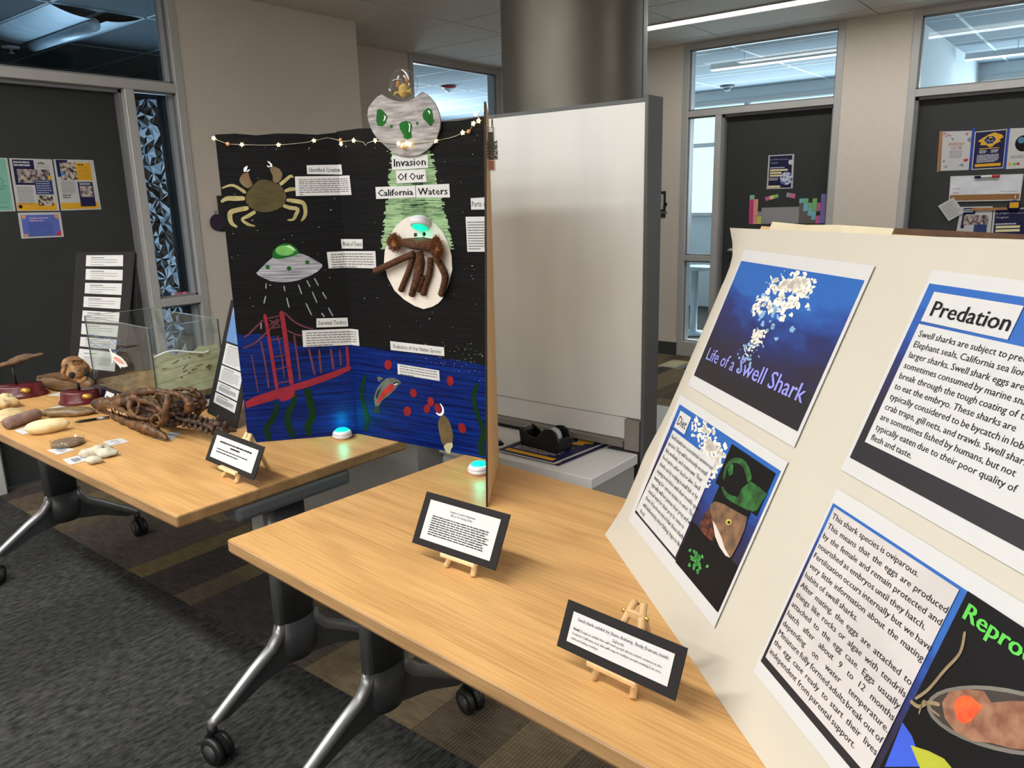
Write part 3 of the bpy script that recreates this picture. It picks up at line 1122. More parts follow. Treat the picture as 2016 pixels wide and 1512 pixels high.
def ribbed(name, rgb, rgb2=None, rough=.6, streak=(3, 90, 90), pitch=95, strength=.35, contrast=None, var=.3):
    """paint on corrugated card: horizontal brush streaks and ribs"""
    m, nt, b = node_mat(name)
    L = nt.links.new
    tc = nt.nodes.new('ShaderNodeTexCoord')
    mp = nt.nodes.new('ShaderNodeMapping')
    mp.inputs['Scale'].default_value = (streak[0], streak[0], streak[1])
    L(tc.outputs['Object'], mp.inputs[0])
    nz = nt.nodes.new('ShaderNodeTexNoise')
    nz.inputs['Scale'].default_value = 2.0
    nz.inputs['Detail'].default_value = 5
    L(mp.outputs[0], nz.inputs['Vector'])
    rp = nt.nodes.new('ShaderNodeValToRGB')
    lo, hi = contrast or (.32, .68)
    rp.color_ramp.elements[0].position, rp.color_ramp.elements[1].position = lo, hi
    c = s2l(rgb)
    c2 = s2l(rgb2) if rgb2 else tuple(min(1, x * (1 + var)) for x in c)
    rp.color_ramp.elements[0].color = (c if rgb2 else tuple(x * (1 - var) for x in c)) + (1,)
    rp.color_ramp.elements[1].color = c2 + (1,)
    L(nz.outputs[0], rp.inputs[0])
    L(rp.outputs[0], b.inputs['Base Color'])
    b.inputs['Roughness'].default_value = rough
    b.inputs['Specular IOR Level'].default_value = .12
    wv = nt.nodes.new('ShaderNodeTexWave')
    wv.bands_direction = 'Z'
    wv.inputs['Scale'].default_value = pitch / 1.8
    L(tc.outputs['Object'], wv.inputs['Vector'])
    bp = nt.nodes.new('ShaderNodeBump')
    bp.inputs['Strength'].default_value = strength
    bp.inputs['Distance'].default_value = .0012
    L(wv.outputs['Fac'], bp.inputs['Height'])
    L(bp.outputs[0], b.inputs['Normal'])
    return m


black_paint = ribbed('black_paint', (11, 11, 12), (20, 20, 21), .7)
card_m = mat('brown_cardboard', (214, 176, 126), .8, var=.08, scale=20)
card_dark = mat('cardboard_core', (84, 60, 40), .9, var=.2, scale=60)


def panel(name, u0, u1, h, label=None):
    m = MB()
    nu = 6
    vs = []
    for i in range(nu + 1):
        u = u0 + (u1 - u0) * i / nu
        uu = u - 1e-5 if u1 <= 0 else u + 1e-5
        for (v, w) in ((0, 0), (h + .003 * math.sin(i * 2.3), 0), (h + .003 * math.sin(i * 2.3), -.005), (0, -.005)):
            vs.append(fold(uu, v, w))
    fs, ms = [], []
    for i in range(nu):
        for k in range(4):
            a, b = i * 4 + k, i * 4 + (k + 1) % 4
            fs.append([a, a + 4, b + 4, b][::1])
            ms.append(0 if k in (0, 1) else 1)
    fs += [[0, 1, 2, 3], [nu * 4 + 3, nu * 4 + 2, nu * 4 + 1, nu * 4]]
    ms += [2, 2]
    m.v, m.f, m.m, m.s = vs, fs, ms, [False] * len(fs)
    return m.build(name, [black_paint, card_m, card_dark], tri, label=label)


panel('left_panel', -LAB, 0, HT - .004)
panel('centre_panel', 0, WM_, HT + .002)
# right wing, twisted a little open towards the top, seen on its brown back
c0, c1 = fold(WM_, 0, 0), fold(WM_, HT + .003, 0)
d0 = D_ - B_
d1 = Vector((-1.142, 1.355, 1.677)) - B_
m = MB()
vs = []
nv = 8
for j in range(nv + 1):
    t_ = j / nv
    ca, da = c0.lerp(c1, t_), d0.lerp(d1, t_)
    dirn = (da - ca).normalized()
    nn = dirn.cross(Vector((0, 0, 1))).normalized()
    vs += [ca, da, da - nn * .005, ca - nn * .005]
fs, ms = [], []
for j in range(nv):
    for k in range(4):
        fs.append([j * 4 + k, j * 4 + (k + 1) % 4, (j + 1) * 4 + (k + 1) % 4, (j + 1) * 4 + k])
        ms.append([0, 2, 1, 1][k])
fs += [[3, 2, 1, 0], [nv * 4, nv * 4 + 1, nv * 4 + 2, nv * 4 + 3]]
ms += [2, 2]
m.v, m.f, m.m, m.s = vs, fs, ms, [False] * len(fs)
m.build('right_wing', [black_paint, card_m, card_dark], tri, label='right wing showing its brown cardboard back')
m = MB()
dn = ((d0 - c0).normalized())
for j in range(150):
    z0_ = HT * j / 150
    p = d0.lerp(d1, j / 150)
    q = d0.lerp(d1, (j + .55) / 150)
    nn = dn.cross(Vector((0, 0, 1))).normalized()
    e = dn * .0022
    m.add([p, p + e, p + e - nn * .005, p - nn * .005, q, q + e, q + e - nn * .005, q - nn * .005], [(3, 2, 1, 0), (4, 5, 6, 7), (0, 1, 5, 4), (1, 2, 6, 5), (2, 3, 7, 6), (3, 0, 4, 7)])
m.build('corrugated_edge', black_m, tri, kind='stuff')


def art(name, polys, mats, w=.0012, label=None, parent=None, mis=None, kind=None):
    """flat painted or glued shapes on the two front panels, split where they cross the fold"""
    bm = bmesh.new()
    for k, pl in enumerate(polys):
        try:
            f = bm.faces.new([bm.verts.new((p[0], p[1], w + (p[2] if len(p) > 2 else 0) + .00015 * (mis[k] if mis else 0))) for p in pl])
            f.material_index = mis[k] if mis else 0
        except ValueError:
            pass
    bmesh.ops.triangulate(bm, faces=bm.faces[:])
    bmesh.ops.bisect_plane(bm, geom=bm.verts[:] + bm.edges[:] + bm.faces[:], plane_co=(0, 0, 0), plane_no=(1, 0, 0), dist=1e-5)
    bm.normal_update()
    for f in bm.faces:
        if f.normal.z < 0:
            f.normal_flip()
    for vtx in bm.verts:
        vtx.co = fold(vtx.co.x, vtx.co.y, vtx.co.z)
    me = bpy.data.meshes.new(name)
    bm.to_mesh(me)
    bm.free()
    for mm in (mats if isinstance(mats, (list, tuple)) else [mats]):
        me.materials.append(mm)
    o = bpy.data.objects.new(name, me)
    place(o, parent or tri, WMAT[tri.name], label, kind)
    return o


def stroke(pts, w):
    """outline of a brush stroke along pts; w = width (number or list)"""
    n = len(pts)
    # smooth by subdividing with Catmull-Rom
    P = [Vector((p[0], p[1], 0)) for p in pts]
    ws = w if isinstance(w, (list, tuple)) else [w] * n
    q, qw = [], []
    for i in range(n - 1):
        a, b, c, d = P[max(i - 1, 0)], P[i], P[i + 1], P[min(i + 2, n - 1)]
        for k in range(5):
            t = k / 5
            q.append(.5 * ((2 * b) + (c - a) * t + (2 * a - 5 * b + 4 * c - d) * t * t + (3 * b - a - 3 * c + d) * t ** 3))
            qw.append(ws[i] + (ws[i + 1] - ws[i]) * t)
    q.append(P[-1])
    qw.append(ws[-1])
    l, r = [], []
    for i in range(len(q)):
        t = (q[min(i + 1, len(q) - 1)] - q[max(i - 1, 0)]).normalized()
        nn = Vector((-t.y, t.x, 0))
        e = 1.0 if 0 < i < len(q) - 1 else .6
        l.append(q[i] + nn * qw[i] * .5 * e)
        r.append(q[i] - nn * qw[i] * .5 * e)
    out = []
    for i in range(len(q) - 1):
        out.append([tuple(r[i][:2]), tuple(r[i + 1][:2]), tuple(l[i + 1][:2]), tuple(l[i][:2])])
    return out


# painted sea and the green beam
sea_m = ribbed('sea_paint', (0, 6, 58), (4, 40, 122), .5, streak=(2.2, 60, 60), strength=.4)
sea_top = [(-LAB, .352), (-.30, .345), (-.25, .342)] + [(-0.1519,0.2974),(-0.0838,0.2931),(0.0329,0.2938),(0.1613,0.2919),(0.2667,0.2886),(0.3729,0.2861),(0.4558,0.2819),(0.5182,0.279)] + [(WM_, .288)]
# frayed upper edge
fr = []
for i in range(len(sea_top) - 1):
    a, b = sea_top[i], sea_top[i + 1]
    k = max(2, int(abs(b[0] - a[0]) / .006))
    for j in range(k):
        t_ = j / k
        fr.append((a[0] + (b[0] - a[0]) * t_, a[1] + (b[1] - a[1]) * t_ + random.uniform(-.004, .004)))
fr.append(sea_top[-1])
art('painted_sea', [[(WM_, .0005), (WM_, sea_top[-1][1])] + fr[::-1] + [(-LAB, .0005)]], sea_m, .0005, 'deep blue painted sea')
beam_m = ribbed('beam_paint', (30, 44, 34), (132, 168, 122), .55, streak=(10, 110, 110), contrast=(.36, .56))
beam_m2 = ribbed('beam_edge_paint', (70, 104, 66), (150, 182, 138), .55, streak=(10, 110, 110), contrast=(.3, .52))
bt = [(0.2182,0.8719),(0.3579,0.8687),(0.4213,0.6002),(0.1537,0.5963)]


def lerp2(a, b, t):
    return (a[0] + (b[0] - a[0]) * t, a[1] + (b[1] - a[1]) * t)


strips = []
mi_ = []
for i in range(60):
    t0, t1 = i / 60, (i + random.uniform(.75, 1)) / 60
    l0, r0, l1, r1 = lerp2(bt[0], bt[3], t0), lerp2(bt[1], bt[2], t0), lerp2(bt[0], bt[3], t1), lerp2(bt[1], bt[2], t1)
    j0, j1 = random.uniform(-.008, .006), random.uniform(-.006, .008)
    l0, l1, r0, r1 = (l0[0] + j0, l0[1]), (l1[0] + j0, l1[1]), (r0[0] + j1, r0[1]), (r1[0] + j1, r1[1])
    for (s0, s1, mm) in ((0, .3, 1), (.3, .72, 0), (.72, 1, 1)):
        strips.append([lerp2(l0, r0, s0), lerp2(l0, r0, s1), lerp2(l1, r1, s1), lerp2(l1, r1, s0)])
        mi_.append(mm)
art('painted_beam', strips, [beam_m, beam_m2], .0006, 'dry brushed pale green tractor beam', mis=mi_)
star_m = mat('star_white', (225, 228, 232), .7)
stars = []
rs = random.Random(5)
for i in range(95):
    u, v = rs.uniform(-LAB + .01, WM_ - .02), rs.uniform(.36, .91)
    if v < .40 and u < 0:
        continue
    r = rs.choice([.0008, .001, .0013, .0018])
    stars.append([(u - r, v - r * .5), (u + r, v - r * .3), (u + r * .8, v + r * .7), (u - r * .6, v + r * .6)])
for i in range(60):
    u, v = rs.uniform(.30, WM_ - .02), rs.gauss(.29, .025)
    r = rs.choice([.0006, .0008])
    stars.append([(u - r, v - r), (u + r, v - r), (u + r, v + r), (u - r, v + r)])
art('painted_stars', stars, star_m, .0010, kind='stuff')

# crab
crab_b = mat('crab_olive', (74, 66, 40), .6, spec=.15, var=.35, scale=14, stretch=(1, 1, 3))
crab_l = mat('crab_leg_khaki', (164, 154, 106), .6, spec=.15, var=.22, scale=40)
crab_c = mat('crab_claw_rust', (104, 66, 34), .6, rgb2=(110, 100, 66), scale=22)
white_pt = mat('white_paint', (228, 230, 234), .6, var=.02)
SCL = .00133 * .1339
legs = []
for pts, w in (([(-0.2751,0.7703),(-0.3093,0.7925),(-0.3426,0.7845)], [58, 44, 20]), ([(-0.2795,0.7544),(-0.3084,0.755),(-0.3304,0.755),(-0.3477,0.7456)], [66, 80, 70, 40]), ([(-0.2716,0.727),(-0.3199,0.7174),(-0.3274,0.7008),(-0.3235,0.6829),(-0.3092,0.6715)], [72, 80, 78, 66, 26]), ([(-0.2533,0.7156),(-0.275,0.7033),(-0.2934,0.6939),(-0.2793,0.6796),(-0.2584,0.6733)], [56, 62, 40, 52, 22]), ([(-0.1759,0.7918),(-0.1601,0.8033),(-0.1433,0.8157),(-0.1355,0.8117)], [58, 56, 46, 30]), ([(-0.1633,0.7728),(-0.1467,0.7778),(-0.1309,0.7781)], [46, 62, 50]), ([(-0.1612,0.747),(-0.1359,0.7434),(-0.1127,0.7359),(-0.1088,0.7107),(-0.1142,0.6948),(-0.1241,0.6834)], [50, 72, 70, 62, 52, 16]), ([(-0.1725,0.7314),(-0.1514,0.7239),(-0.131,0.7193),(-0.1373,0.7035),(-0.1465,0.6896),(-0.1635,0.6881)], [56, 66, 60, 58, 44, 20])):
    o = art('painted_crab_leg', stroke(pts, [x * SCL for x in w]), crab_l, .0010)
art('painted_crab_claw', [[(-0.2898,0.8058),(-0.2869,0.8154),(-0.2761,0.8268),(-0.2625,0.8285),(-0.2595,0.811),(-0.2556,0.8012),(-0.2537,0.7914),(-0.2671,0.7829),(-0.2781,0.788),(-0.2867,0.7979)]], crab_c, .0012)
art('painted_crab_claw', [[(-0.2007,0.8392),(-0.1876,0.8448),(-0.1728,0.8368),(-0.1652,0.823),(-0.1694,0.8093),(-0.1802,0.7978),(-0.19,0.797),(-0.1953,0.804),(-0.194,0.8176),(-0.1987,0.8294)]], crab_c, .0012)
art('painted_pincer', [[(-0.2757,0.8307),(-0.2737,0.8413),(-0.2675,0.846),(-0.2622,0.8473),(-0.2642,0.8402),(-0.269,0.8306)], [(-0.2671,0.8306),(-0.2648,0.8348),(-0.2562,0.8377),(-0.2603,0.832),(-0.2663,0.8294)]], white_pt, .0014)
art('painted_pincer', [[(-0.2065,0.8596),(-0.1999,0.8585),(-0.1929,0.8507),(-0.1923,0.8439),(-0.1975,0.8426),(-0.2012,0.844),(-0.1974,0.8479),(-0.2022,0.8547)], [(-0.2082,0.848),(-0.2034,0.8462),(-0.1993,0.8438),(-0.2024,0.8419),(-0.2074,0.8439)]], white_pt, .0014)
art('painted_crab_shell', [[(-0.2475,0.7952),(-0.2339,0.8063),(-0.2183,0.8073),(-0.203,0.8041),(-0.1862,0.7969),(-0.1715,0.7858),(-0.163,0.7718),(-0.1604,0.7559),(-0.1648,0.7401),(-0.1747,0.7285),(-0.1913,0.7189),(-0.2115,0.7135),(-0.2331,0.7131),(-0.254,0.7186),(-0.2685,0.7289),(-0.2768,0.7429),(-0.2778,0.7567),(-0.2722,0.7703),(-0.2614,0.7818)]], crab_b, .0014, 'painted olive brown crab shell')

# flying saucer
sauc = ribbed('saucer_paint', (104, 104, 112), (178, 178, 186), .45, streak=(6, 130, 130))
green_d = mat('ufo_green_dark', (22, 92, 30), .4, spec=.15, var=.25, scale=25)
green_l = mat('ufo_green_light', (104, 176, 84), .4, var=.2, scale=20)
green_w = mat('ufo_green_pale', (176, 216, 160), .4, var=.1, scale=20)
art('painted_saucer', [[(-0.2682,0.5344),(-0.2548,0.5466),(-0.2361,0.5635),(-0.2175,0.5779),(-0.1823,0.5867),(-0.1425,0.5877),(-0.1278,0.5859),(-0.1038,0.5735),(-0.0716,0.5517),(-0.0736,0.5428),(-0.0898,0.5293),(-0.1082,0.5198),(-0.1471,0.5061),(-0.1698,0.503),(-0.1898,0.5024),(-0.212,0.5039),(-0.229,0.5077),(-0.2502,0.5184),(-0.2641,0.5266)]], sauc, .0011, 'grey painted flying saucer')
art('painted_saucer_dome', [[(-0.2177,0.5817),(-0.2132,0.598),(-0.1996,0.6125),(-0.1793,0.6201),(-0.1598,0.6174),(-0.1426,0.6017),(-0.137,0.588),(-0.1632,0.5784),(-0.1958,0.573),(-0.2128,0.5757)], [(-0.1512,0.5969),(-0.1533,0.5916),(-0.1585,0.5871),(-0.1662,0.5839),(-0.1754,0.5824),(-0.1849,0.5827),(-0.1938,0.5849),(-0.2008,0.5887),(-0.2051,0.5936),(-0.2063,0.599),(-0.2041,0.6042),(-0.1989,0.6087),(-0.1913,0.6119),(-0.1822,0.6134),(-0.1726,0.6131),(-0.1638,0.6109),(-0.1568,0.6072),(-0.1524,0.6023)], [(-0.1764,0.6105),(-0.165,0.6138),(-0.1534,0.6058),(-0.1456,0.5954),(-0.1517,0.5969),(-0.161,0.6036)]], [green_d, green_l, green_w], .0013, mis=[0, 1, 2])
for c_ in ([(-0.227,0.55),(-0.2282,0.5466),(-0.2309,0.5442),(-0.2343,0.5434),(-0.2375,0.5445),(-0.2397,0.5471),(-0.2402,0.5505),(-0.239,0.5539),(-0.2364,0.5563),(-0.233,0.5571),(-0.2298,0.556),(-0.2276,0.5534)], [(-0.164,0.5433),(-0.1653,0.5399),(-0.1682,0.5375),(-0.1718,0.5367),(-0.1753,0.5378),(-0.1778,0.5404),(-0.1784,0.5439),(-0.1771,0.5473),(-0.1743,0.5497),(-0.1706,0.5504),(-0.1671,0.5494),(-0.1647,0.5467)], [(-0.109,0.5597),(-0.1101,0.5565),(-0.1128,0.5543),(-0.1162,0.5536),(-0.1195,0.5546),(-0.1218,0.557),(-0.1224,0.5602),(-0.1213,0.5634),(-0.1186,0.5656),(-0.1152,0.5663),(-0.1119,0.5653),(-0.1096,0.5629)]):
    art('painted_porthole', [c_], green_d, .0014)
dash_m = mat('dash_grey', (140, 148, 150), .7, var=.2, scale=50)
for p_ in ([(-0.2429,0.5015),(-0.2449,0.4854)], [(-0.2475,0.4631),(-0.2551,0.4403)], [(-0.1913,0.4914),(-0.1898,0.475)], [(-0.1866,0.455),(-0.1818,0.4235)], [(-0.1482,0.4932),(-0.1407,0.4631)], [(-0.1221,0.505),(-0.1137,0.4844)], [(-0.1086,0.4693),(-0.097,0.434)], [(-0.0994,0.5112),(-0.0882,0.4866)], [(-0.0784,0.4666),(-0.0673,0.4451)], [(-0.1304,0.4352),(-0.1164,0.3964)], [(-0.0644,0.4173),(-0.0518,0.3902)], [(-0.0861,0.4018),(-0.0776,0.3889)], [(-0.2681,0.3877),(-0.2713,0.3617)]):
    art('painted_beam_dash', stroke(p_, .0036), dash_m, .0011)

# bridge
red_p = mat('bridge_red', (134, 36, 50), .5, spec=.15, var=.16, scale=30, stretch=(1, 1, 3))
red_d = mat('bridge_cable_mauve', (94, 50, 64), .55, spec=.15, var=.2, scale=30)
W7 = .00133 * .1522
for p_, w in (([(-0.2563,0.4074),(-0.2519,0.3581),(-0.2473,0.2777),(-0.241,0.1628)], .0105), ([(-0.2059,0.4142),(-0.2021,0.3552),(-0.1993,0.2664),(-0.1949,0.1759)], .0140)):
    art('painted_bridge_tower', stroke(p_, w), red_p, .0015)
beams = []
for p_ in ([(-0.2521,0.3933),(-0.2115,0.4002)], [(-0.2515,0.3605),(-0.2096,0.3665)], [(-0.2486,0.3247),(-0.2091,0.3294)], [(-0.2425,0.2719),(-0.2096,0.2746)], [(-0.2415,0.2322),(-0.2059,0.238)], [(-0.2386,0.1879),(-0.203,0.1908)], [(-0.2468,0.3707),(-0.2173,0.3914)], [(-0.2451,0.389),(-0.2144,0.3689)]):
    beams += stroke(p_, .0042)
art('painted_bridge_braces', beams, red_d, .0013)
for p_ in ([(-0.2619,0.3899),(-0.2896,0.3653),(-0.3087,0.3481),(-0.3233,0.3385)], [(-0.2126,0.3885),(-0.2589,0.3478),(-0.2915,0.3207),(-0.3299,0.3047)], [(-0.1981,0.41),(-0.1706,0.3796),(-0.1392,0.3606),(-0.1143,0.353)], [(-0.1931,0.3531),(-0.1739,0.3414),(-0.1517,0.3334)]):
    art('painted_cable', stroke(p_, .0052), red_d, .0013)
for p_, w in (([(-0.3072,0.2847),(-0.3022,0.2179),(-0.2983,0.1616)], .004), ([(-0.2757,0.3242),(-0.2694,0.2577),(-0.2653,0.1728)], .0055), ([(-0.2234,0.3405),(-0.2174,0.2665),(-0.2162,0.2018)], .004), ([(-0.1749,0.3376),(-0.1707,0.2634),(-0.1687,0.1908)], .0062), ([(-0.134,0.2932),(-0.1281,0.2506),(-0.1223,0.2051)], .0066), ([(-0.1026,0.2863),(-0.1028,0.21)], .007), ([(-0.0669,0.2865),(-0.0629,0.2198)], .008), ([(-0.0397,0.2823),(-0.0388,0.2295)], .006)):
    art('painted_suspender', stroke(p_, w), red_d, .0012)
art('painted_suspender', stroke([(-0.0167,0.2908),(-0.0165,0.2532),(-0.0175,0.223)], .0085), red_p, .0012)
art('painted_bridge_deck', [[(-0.3405,0.1347),(-0.3124,0.1488),(-0.274,0.1597),(-0.2403,0.1685),(-0.2067,0.1755),(-0.1437,0.1915)] + [(-0.0703,0.2115),(-0.0208,0.227),(-0.0069,0.2248),(-0.0121,0.2138),(-0.0595,0.1943),(-0.1015,0.1809),(-0.1456,0.1684),(-0.188,0.159),(-0.1902,0.1419),(-0.2107,0.1308),(-0.23,0.1268),(-0.2396,0.1377),(-0.248,0.1358),(-0.2913,0.1251),(-0.3391,0.1145)]], red_p, .0016, 'red painted bridge deck')

# seaweed, salmon, eggs, clawed creature
weed = mat('seaweed_green', (5, 40, 16), .6, spec=.15, var=.3, scale=12)
for p_, w in (([(-0.2485,0.1313),(-0.2484,0.1059),(-0.266,0.0691),(-0.282,0.05),(-0.2832,0.0244),(-0.2783,0.0008)], [50, 70, 90, 92, 92, 60]), ([(-0.1853,0.1492),(-0.1979,0.1146),(-0.2159,0.0854),(-0.2176,0.0522),(-0.2104,0.0258),(-0.2086,0.0049)], [60, 80, 100, 100, 100, 70]), ([(-0.1507,0.1643),(-0.1446,0.1231),(-0.1389,0.0894),(-0.1434,0.064),(-0.1575,0.0393),(-0.1555,0.0053)], [110, 120, 112, 112, 112, 80])):
    art('painted_seaweed', stroke(p_, [x * W7 for x in w]), weed, .0012)
W8 = .00133 * .1587
for p_, w in (([(0.0522,0.2042),(0.0333,0.1599),(0.0289,0.1248),(0.0379,0.0884),(0.0452,0.0598),(0.0346,0.0149)], [50, 80, 85, 85, 88, 70]), ([(0.4909,0.2241),(0.4761,0.1867),(0.4797,0.1511),(0.4926,0.1166),(0.5055,0.0821),(0.4953,0.0439),(0.4967,0.0071)], [60, 82, 80, 80, 90, 100, 110])):
    art('painted_seaweed', stroke(p_, [x * W8 for x in w]), weed, .0012)
fish_g = mat('salmon_grey', (92, 96, 92), .5, spec=.15, var=.25, scale=30)
fish_r = mat('salmon_red', (160, 46, 44), .5, spec=.15, var=.2, scale=30)
fish_k = mat('salmon_dark', (34, 42, 38), .5, spec=.15, var=.2, scale=30)
art('painted_salmon', [[(0.0831,0.1036),(0.0813,0.1338),(0.0932,0.1589),(0.116,0.185),(0.1411,0.2019),(0.1681,0.2061),(0.1908,0.2009),(0.2008,0.1944),(0.1862,0.1838),(0.1681,0.1651),(0.1395,0.1422),(0.1145,0.1274),(0.0989,0.1057)], [(0.1011,0.2015),(0.1108,0.2038),(0.1274,0.1992),(0.1167,0.1928),(0.1042,0.1863)], [(0.085,0.1052),(0.0997,0.1071),(0.1067,0.0847),(0.0902,0.0852),(0.0752,0.0805),(0.0791,0.0938)], [(0.0898,0.1124),(0.1052,0.1394),(0.1279,0.1656),(0.1565,0.1856),(0.173,0.1849),(0.1631,0.1645),(0.1295,0.1436),(0.1079,0.1226)], [(0.1667,0.188),(0.1788,0.195),(0.1968,0.1934),(0.1816,0.1884),(0.1729,0.1831)], [(0.0878,0.1373),(0.1017,0.1573),(0.1185,0.1749),(0.1064,0.1526),(0.0939,0.1275)]], [fish_g, fish_r, fish_k], .0012, 'grey and red painted salmon', mis=[0, 0, 2, 1, 2, 2])
art('painted_fish_mouth', [[(0.1704,0.1854),(0.1834,0.1904),(0.1866,0.1892),(0.1729,0.1831)]], white_pt, .0018)
egg_m = mat('salmon_egg_red', (128, 28, 30), .5, spec=.15, var=.25, scale=50)
for e_ in ([(0.1658,0.2471),(0.1641,0.2409),(0.1604,0.2354),(0.1551,0.2315),(0.1491,0.2297),(0.1432,0.2303),(0.1385,0.2332),(0.1355,0.2381),(0.1349,0.2441),(0.1366,0.2503),(0.1404,0.2558),(0.1457,0.2597),(0.1517,0.2615),(0.1575,0.2608),(0.1622,0.2579),(0.1651,0.253)], [(0.2601,0.1703),(0.2601,0.165),(0.258,0.1598),(0.2542,0.1557),(0.2492,0.1533),(0.2439,0.1529),(0.2389,0.1545),(0.2352,0.1581),(0.2332,0.1629),(0.2332,0.1683),(0.2353,0.1735),(0.2391,0.1776),(0.2441,0.18),(0.2494,0.1804),(0.2544,0.1787),(0.2581,0.1751)], [(0.3258,0.1511),(0.3259,0.1456),(0.324,0.1405),(0.3206,0.1363),(0.316,0.1339),(0.3111,0.1336),(0.3064,0.1354),(0.3029,0.1391),(0.3009,0.144),(0.3008,0.1495),(0.3027,0.1547),(0.3061,0.1589),(0.3107,0.1612),(0.3157,0.1615),(0.3203,0.1597),(0.3238,0.1561)], [(0.3091,0.1249),(0.3079,0.1194),(0.3049,0.1144),(0.3007,0.1108),(0.2959,0.109),(0.2912,0.1095),(0.2874,0.1121),(0.285,0.1164),(0.2844,0.1217),(0.2857,0.1273),(0.2887,0.1323),(0.2929,0.1359),(0.2977,0.1376),(0.3024,0.1371),(0.3062,0.1345),(0.3085,0.1303)], [(0.3501,0.135),(0.3511,0.1292),(0.3504,0.1238),(0.3479,0.1194),(0.3441,0.1167),(0.3396,0.1162),(0.335,0.118),(0.3311,0.1217),(0.3284,0.1268),(0.3274,0.1326),(0.3282,0.138),(0.3307,0.1424),(0.3345,0.1451),(0.339,0.1455),(0.3436,0.1438),(0.3475,0.1401)], [(0.2334,0.1076),(0.2318,0.1015),(0.2281,0.096),(0.2229,0.0919),(0.2168,0.0899),(0.211,0.0903),(0.2062,0.093),(0.2032,0.0977),(0.2024,0.1035),(0.2041,0.1097),(0.2078,0.1152),(0.2131,0.1192),(0.2191,0.1212),(0.225,0.1207),(0.2297,0.118),(0.2327,0.1134)], [(0.4037,0.2227),(0.4031,0.2168),(0.4007,0.2115),(0.3969,0.2075),(0.3921,0.2054),(0.3872,0.2056),(0.3829,0.2081),(0.3798,0.2124),(0.3785,0.2179),(0.379,0.2238),(0.3814,0.2291),(0.3853,0.2331),(0.3901,0.2351),(0.395,0.2349),(0.3993,0.2324),(0.4023,0.2282)], [(0.4411,0.088),(0.4428,0.0822),(0.4423,0.0763),(0.4396,0.0712),(0.4352,0.0677),(0.4298,0.0664),(0.4241,0.0673),(0.419,0.0705),(0.4154,0.0754),(0.4137,0.0813),(0.4142,0.0872),(0.4169,0.0923),(0.4214,0.0958),(0.4268,0.0971),(0.4325,0.0961),(0.4375,0.0929)]):
    art('painted_egg', [e_], egg_m, .0013)
art('painted_claw', stroke([(0.3488,0.1466),(0.358,0.1353),(0.358,0.1204),(0.3468,0.1114),(0.3316,0.1156)], [.003, .006, .0085, .0075, .003]), white_pt, .0012)
art('painted_mitten', [[(0.3497,0.1093),(0.3652,0.1126),(0.3797,0.0984),(0.3891,0.0773),(0.3939,0.053),(0.3896,0.0297),(0.3814,0.0183),(0.3596,0.0135),(0.3466,0.028),(0.3405,0.0576),(0.3375,0.085)], [(0.355,0.0141),(0.3696,0.0265),(0.3897,0.031),(0.3905,0.0185),(0.3824,0.0083),(0.3795,-0.0044),(0.3677,-0.0068),(0.3605,0.0022)]], [mat('mitten_brown', (98, 80, 46), .6, var=.45, scale=26, stretch=(1, 1, .5)), mat('mitten_cream', (188, 178, 136), .6)], .0013, mis=[0, 1])

# paper labels on the panels
label_font = ink_m


def label(quad, title=None, lines=0, last=.6, cap=None, name='paper_label', bend=True):
    o = art(name, [quad], paper_m, .0022)
    (x0, y0), (x1, y1), (x2, y2), (x3, y3) = quad   # TL TR BR BL
    def at(s, t):
        a = (x0 + (x1 - x0) * s, y0 + (y1 - y0) * s)
        b = (x3 + (x2 - x3) * s, y3 + (y2 - y3) * s)
        return (a[0] + (b[0] - a[0]) * t, a[1] + (b[1] - a[1]) * t)
    polys = []
    if title:
        vs, fs, gx0, gx1 = glyphs(title, 1)
        big = name == 'title_strip'
        for f, db in [(f, db) for db in ((-.006, 0, .006) if big else (0,)) for f in fs]:
            polys.append([at(.06 + .88 * (vs[i].x - gx0) / (gx1 - gx0) + db, (.78 if big else .74) - (.58 if big else .5) * vs[i].y / CAP) for i in f])
    for i in range(lines):
        t = .14 + .76 * i / max(1, lines - 1)
        s, e = .06, (.95 if i < lines - 1 else last)
        h = .36 / lines
        while s < e:
            w = min(random.uniform(.03, .1), e - s)
            polys.append([at(s, t), at(s + w, t), at(s + w, t + h), at(s, t + h)])
            s += w + .012
    art('lettering', polys, ink_m if title else grey_ink, .0026, parent=o)
    return o


Q = lambda *a: a
label([(-0.0941,0.8463),(0.0129,0.8467),(0.0142,0.8176),(-0.0946,0.8208)], 'Identified Creature')
label([(-0.1307,0.8145),(0.0436,0.814),(0.0464,0.7572),(-0.1326,0.7579)], None, 8, .12)
label([(-0.0103,0.6262),(0.0795,0.6264),(0.0776,0.598),(-0.0092,0.5973)], 'Mode of Travel')
label([(-0.0553,0.5888),(0.1287,0.5915),(0.128,0.5399),(-0.0537,0.5386)], None, 6, .55)
label([(-0.1027,0.3856),(-0.0076,0.383),(-0.0076,0.3551),(-0.105,0.3573)], 'Survival Tactics')
label([(-0.149,0.3505),(0.0342,0.3467),(0.0347,0.2947),(-0.1504,0.2981)], None, 6, .5)
label([(0.2163,0.8624),(0.3487,0.8587),(0.3474,0.8229),(0.2141,0.8225)], 'Invasion', name='title_strip')
label([(0.2283,0.8204),(0.3371,0.8198),(0.3401,0.7856),(0.2285,0.7847)], 'Of Our', name='title_strip')
label([(0.1454,0.7773),(0.2974,0.7767),(0.2972,0.7442),(0.1455,0.7432)], 'California', name='title_strip')
label([(0.3004,0.7773),(0.4189,0.7781),(0.4199,0.7416),(0.2991,0.7434)], 'Waters', name='title_strip')
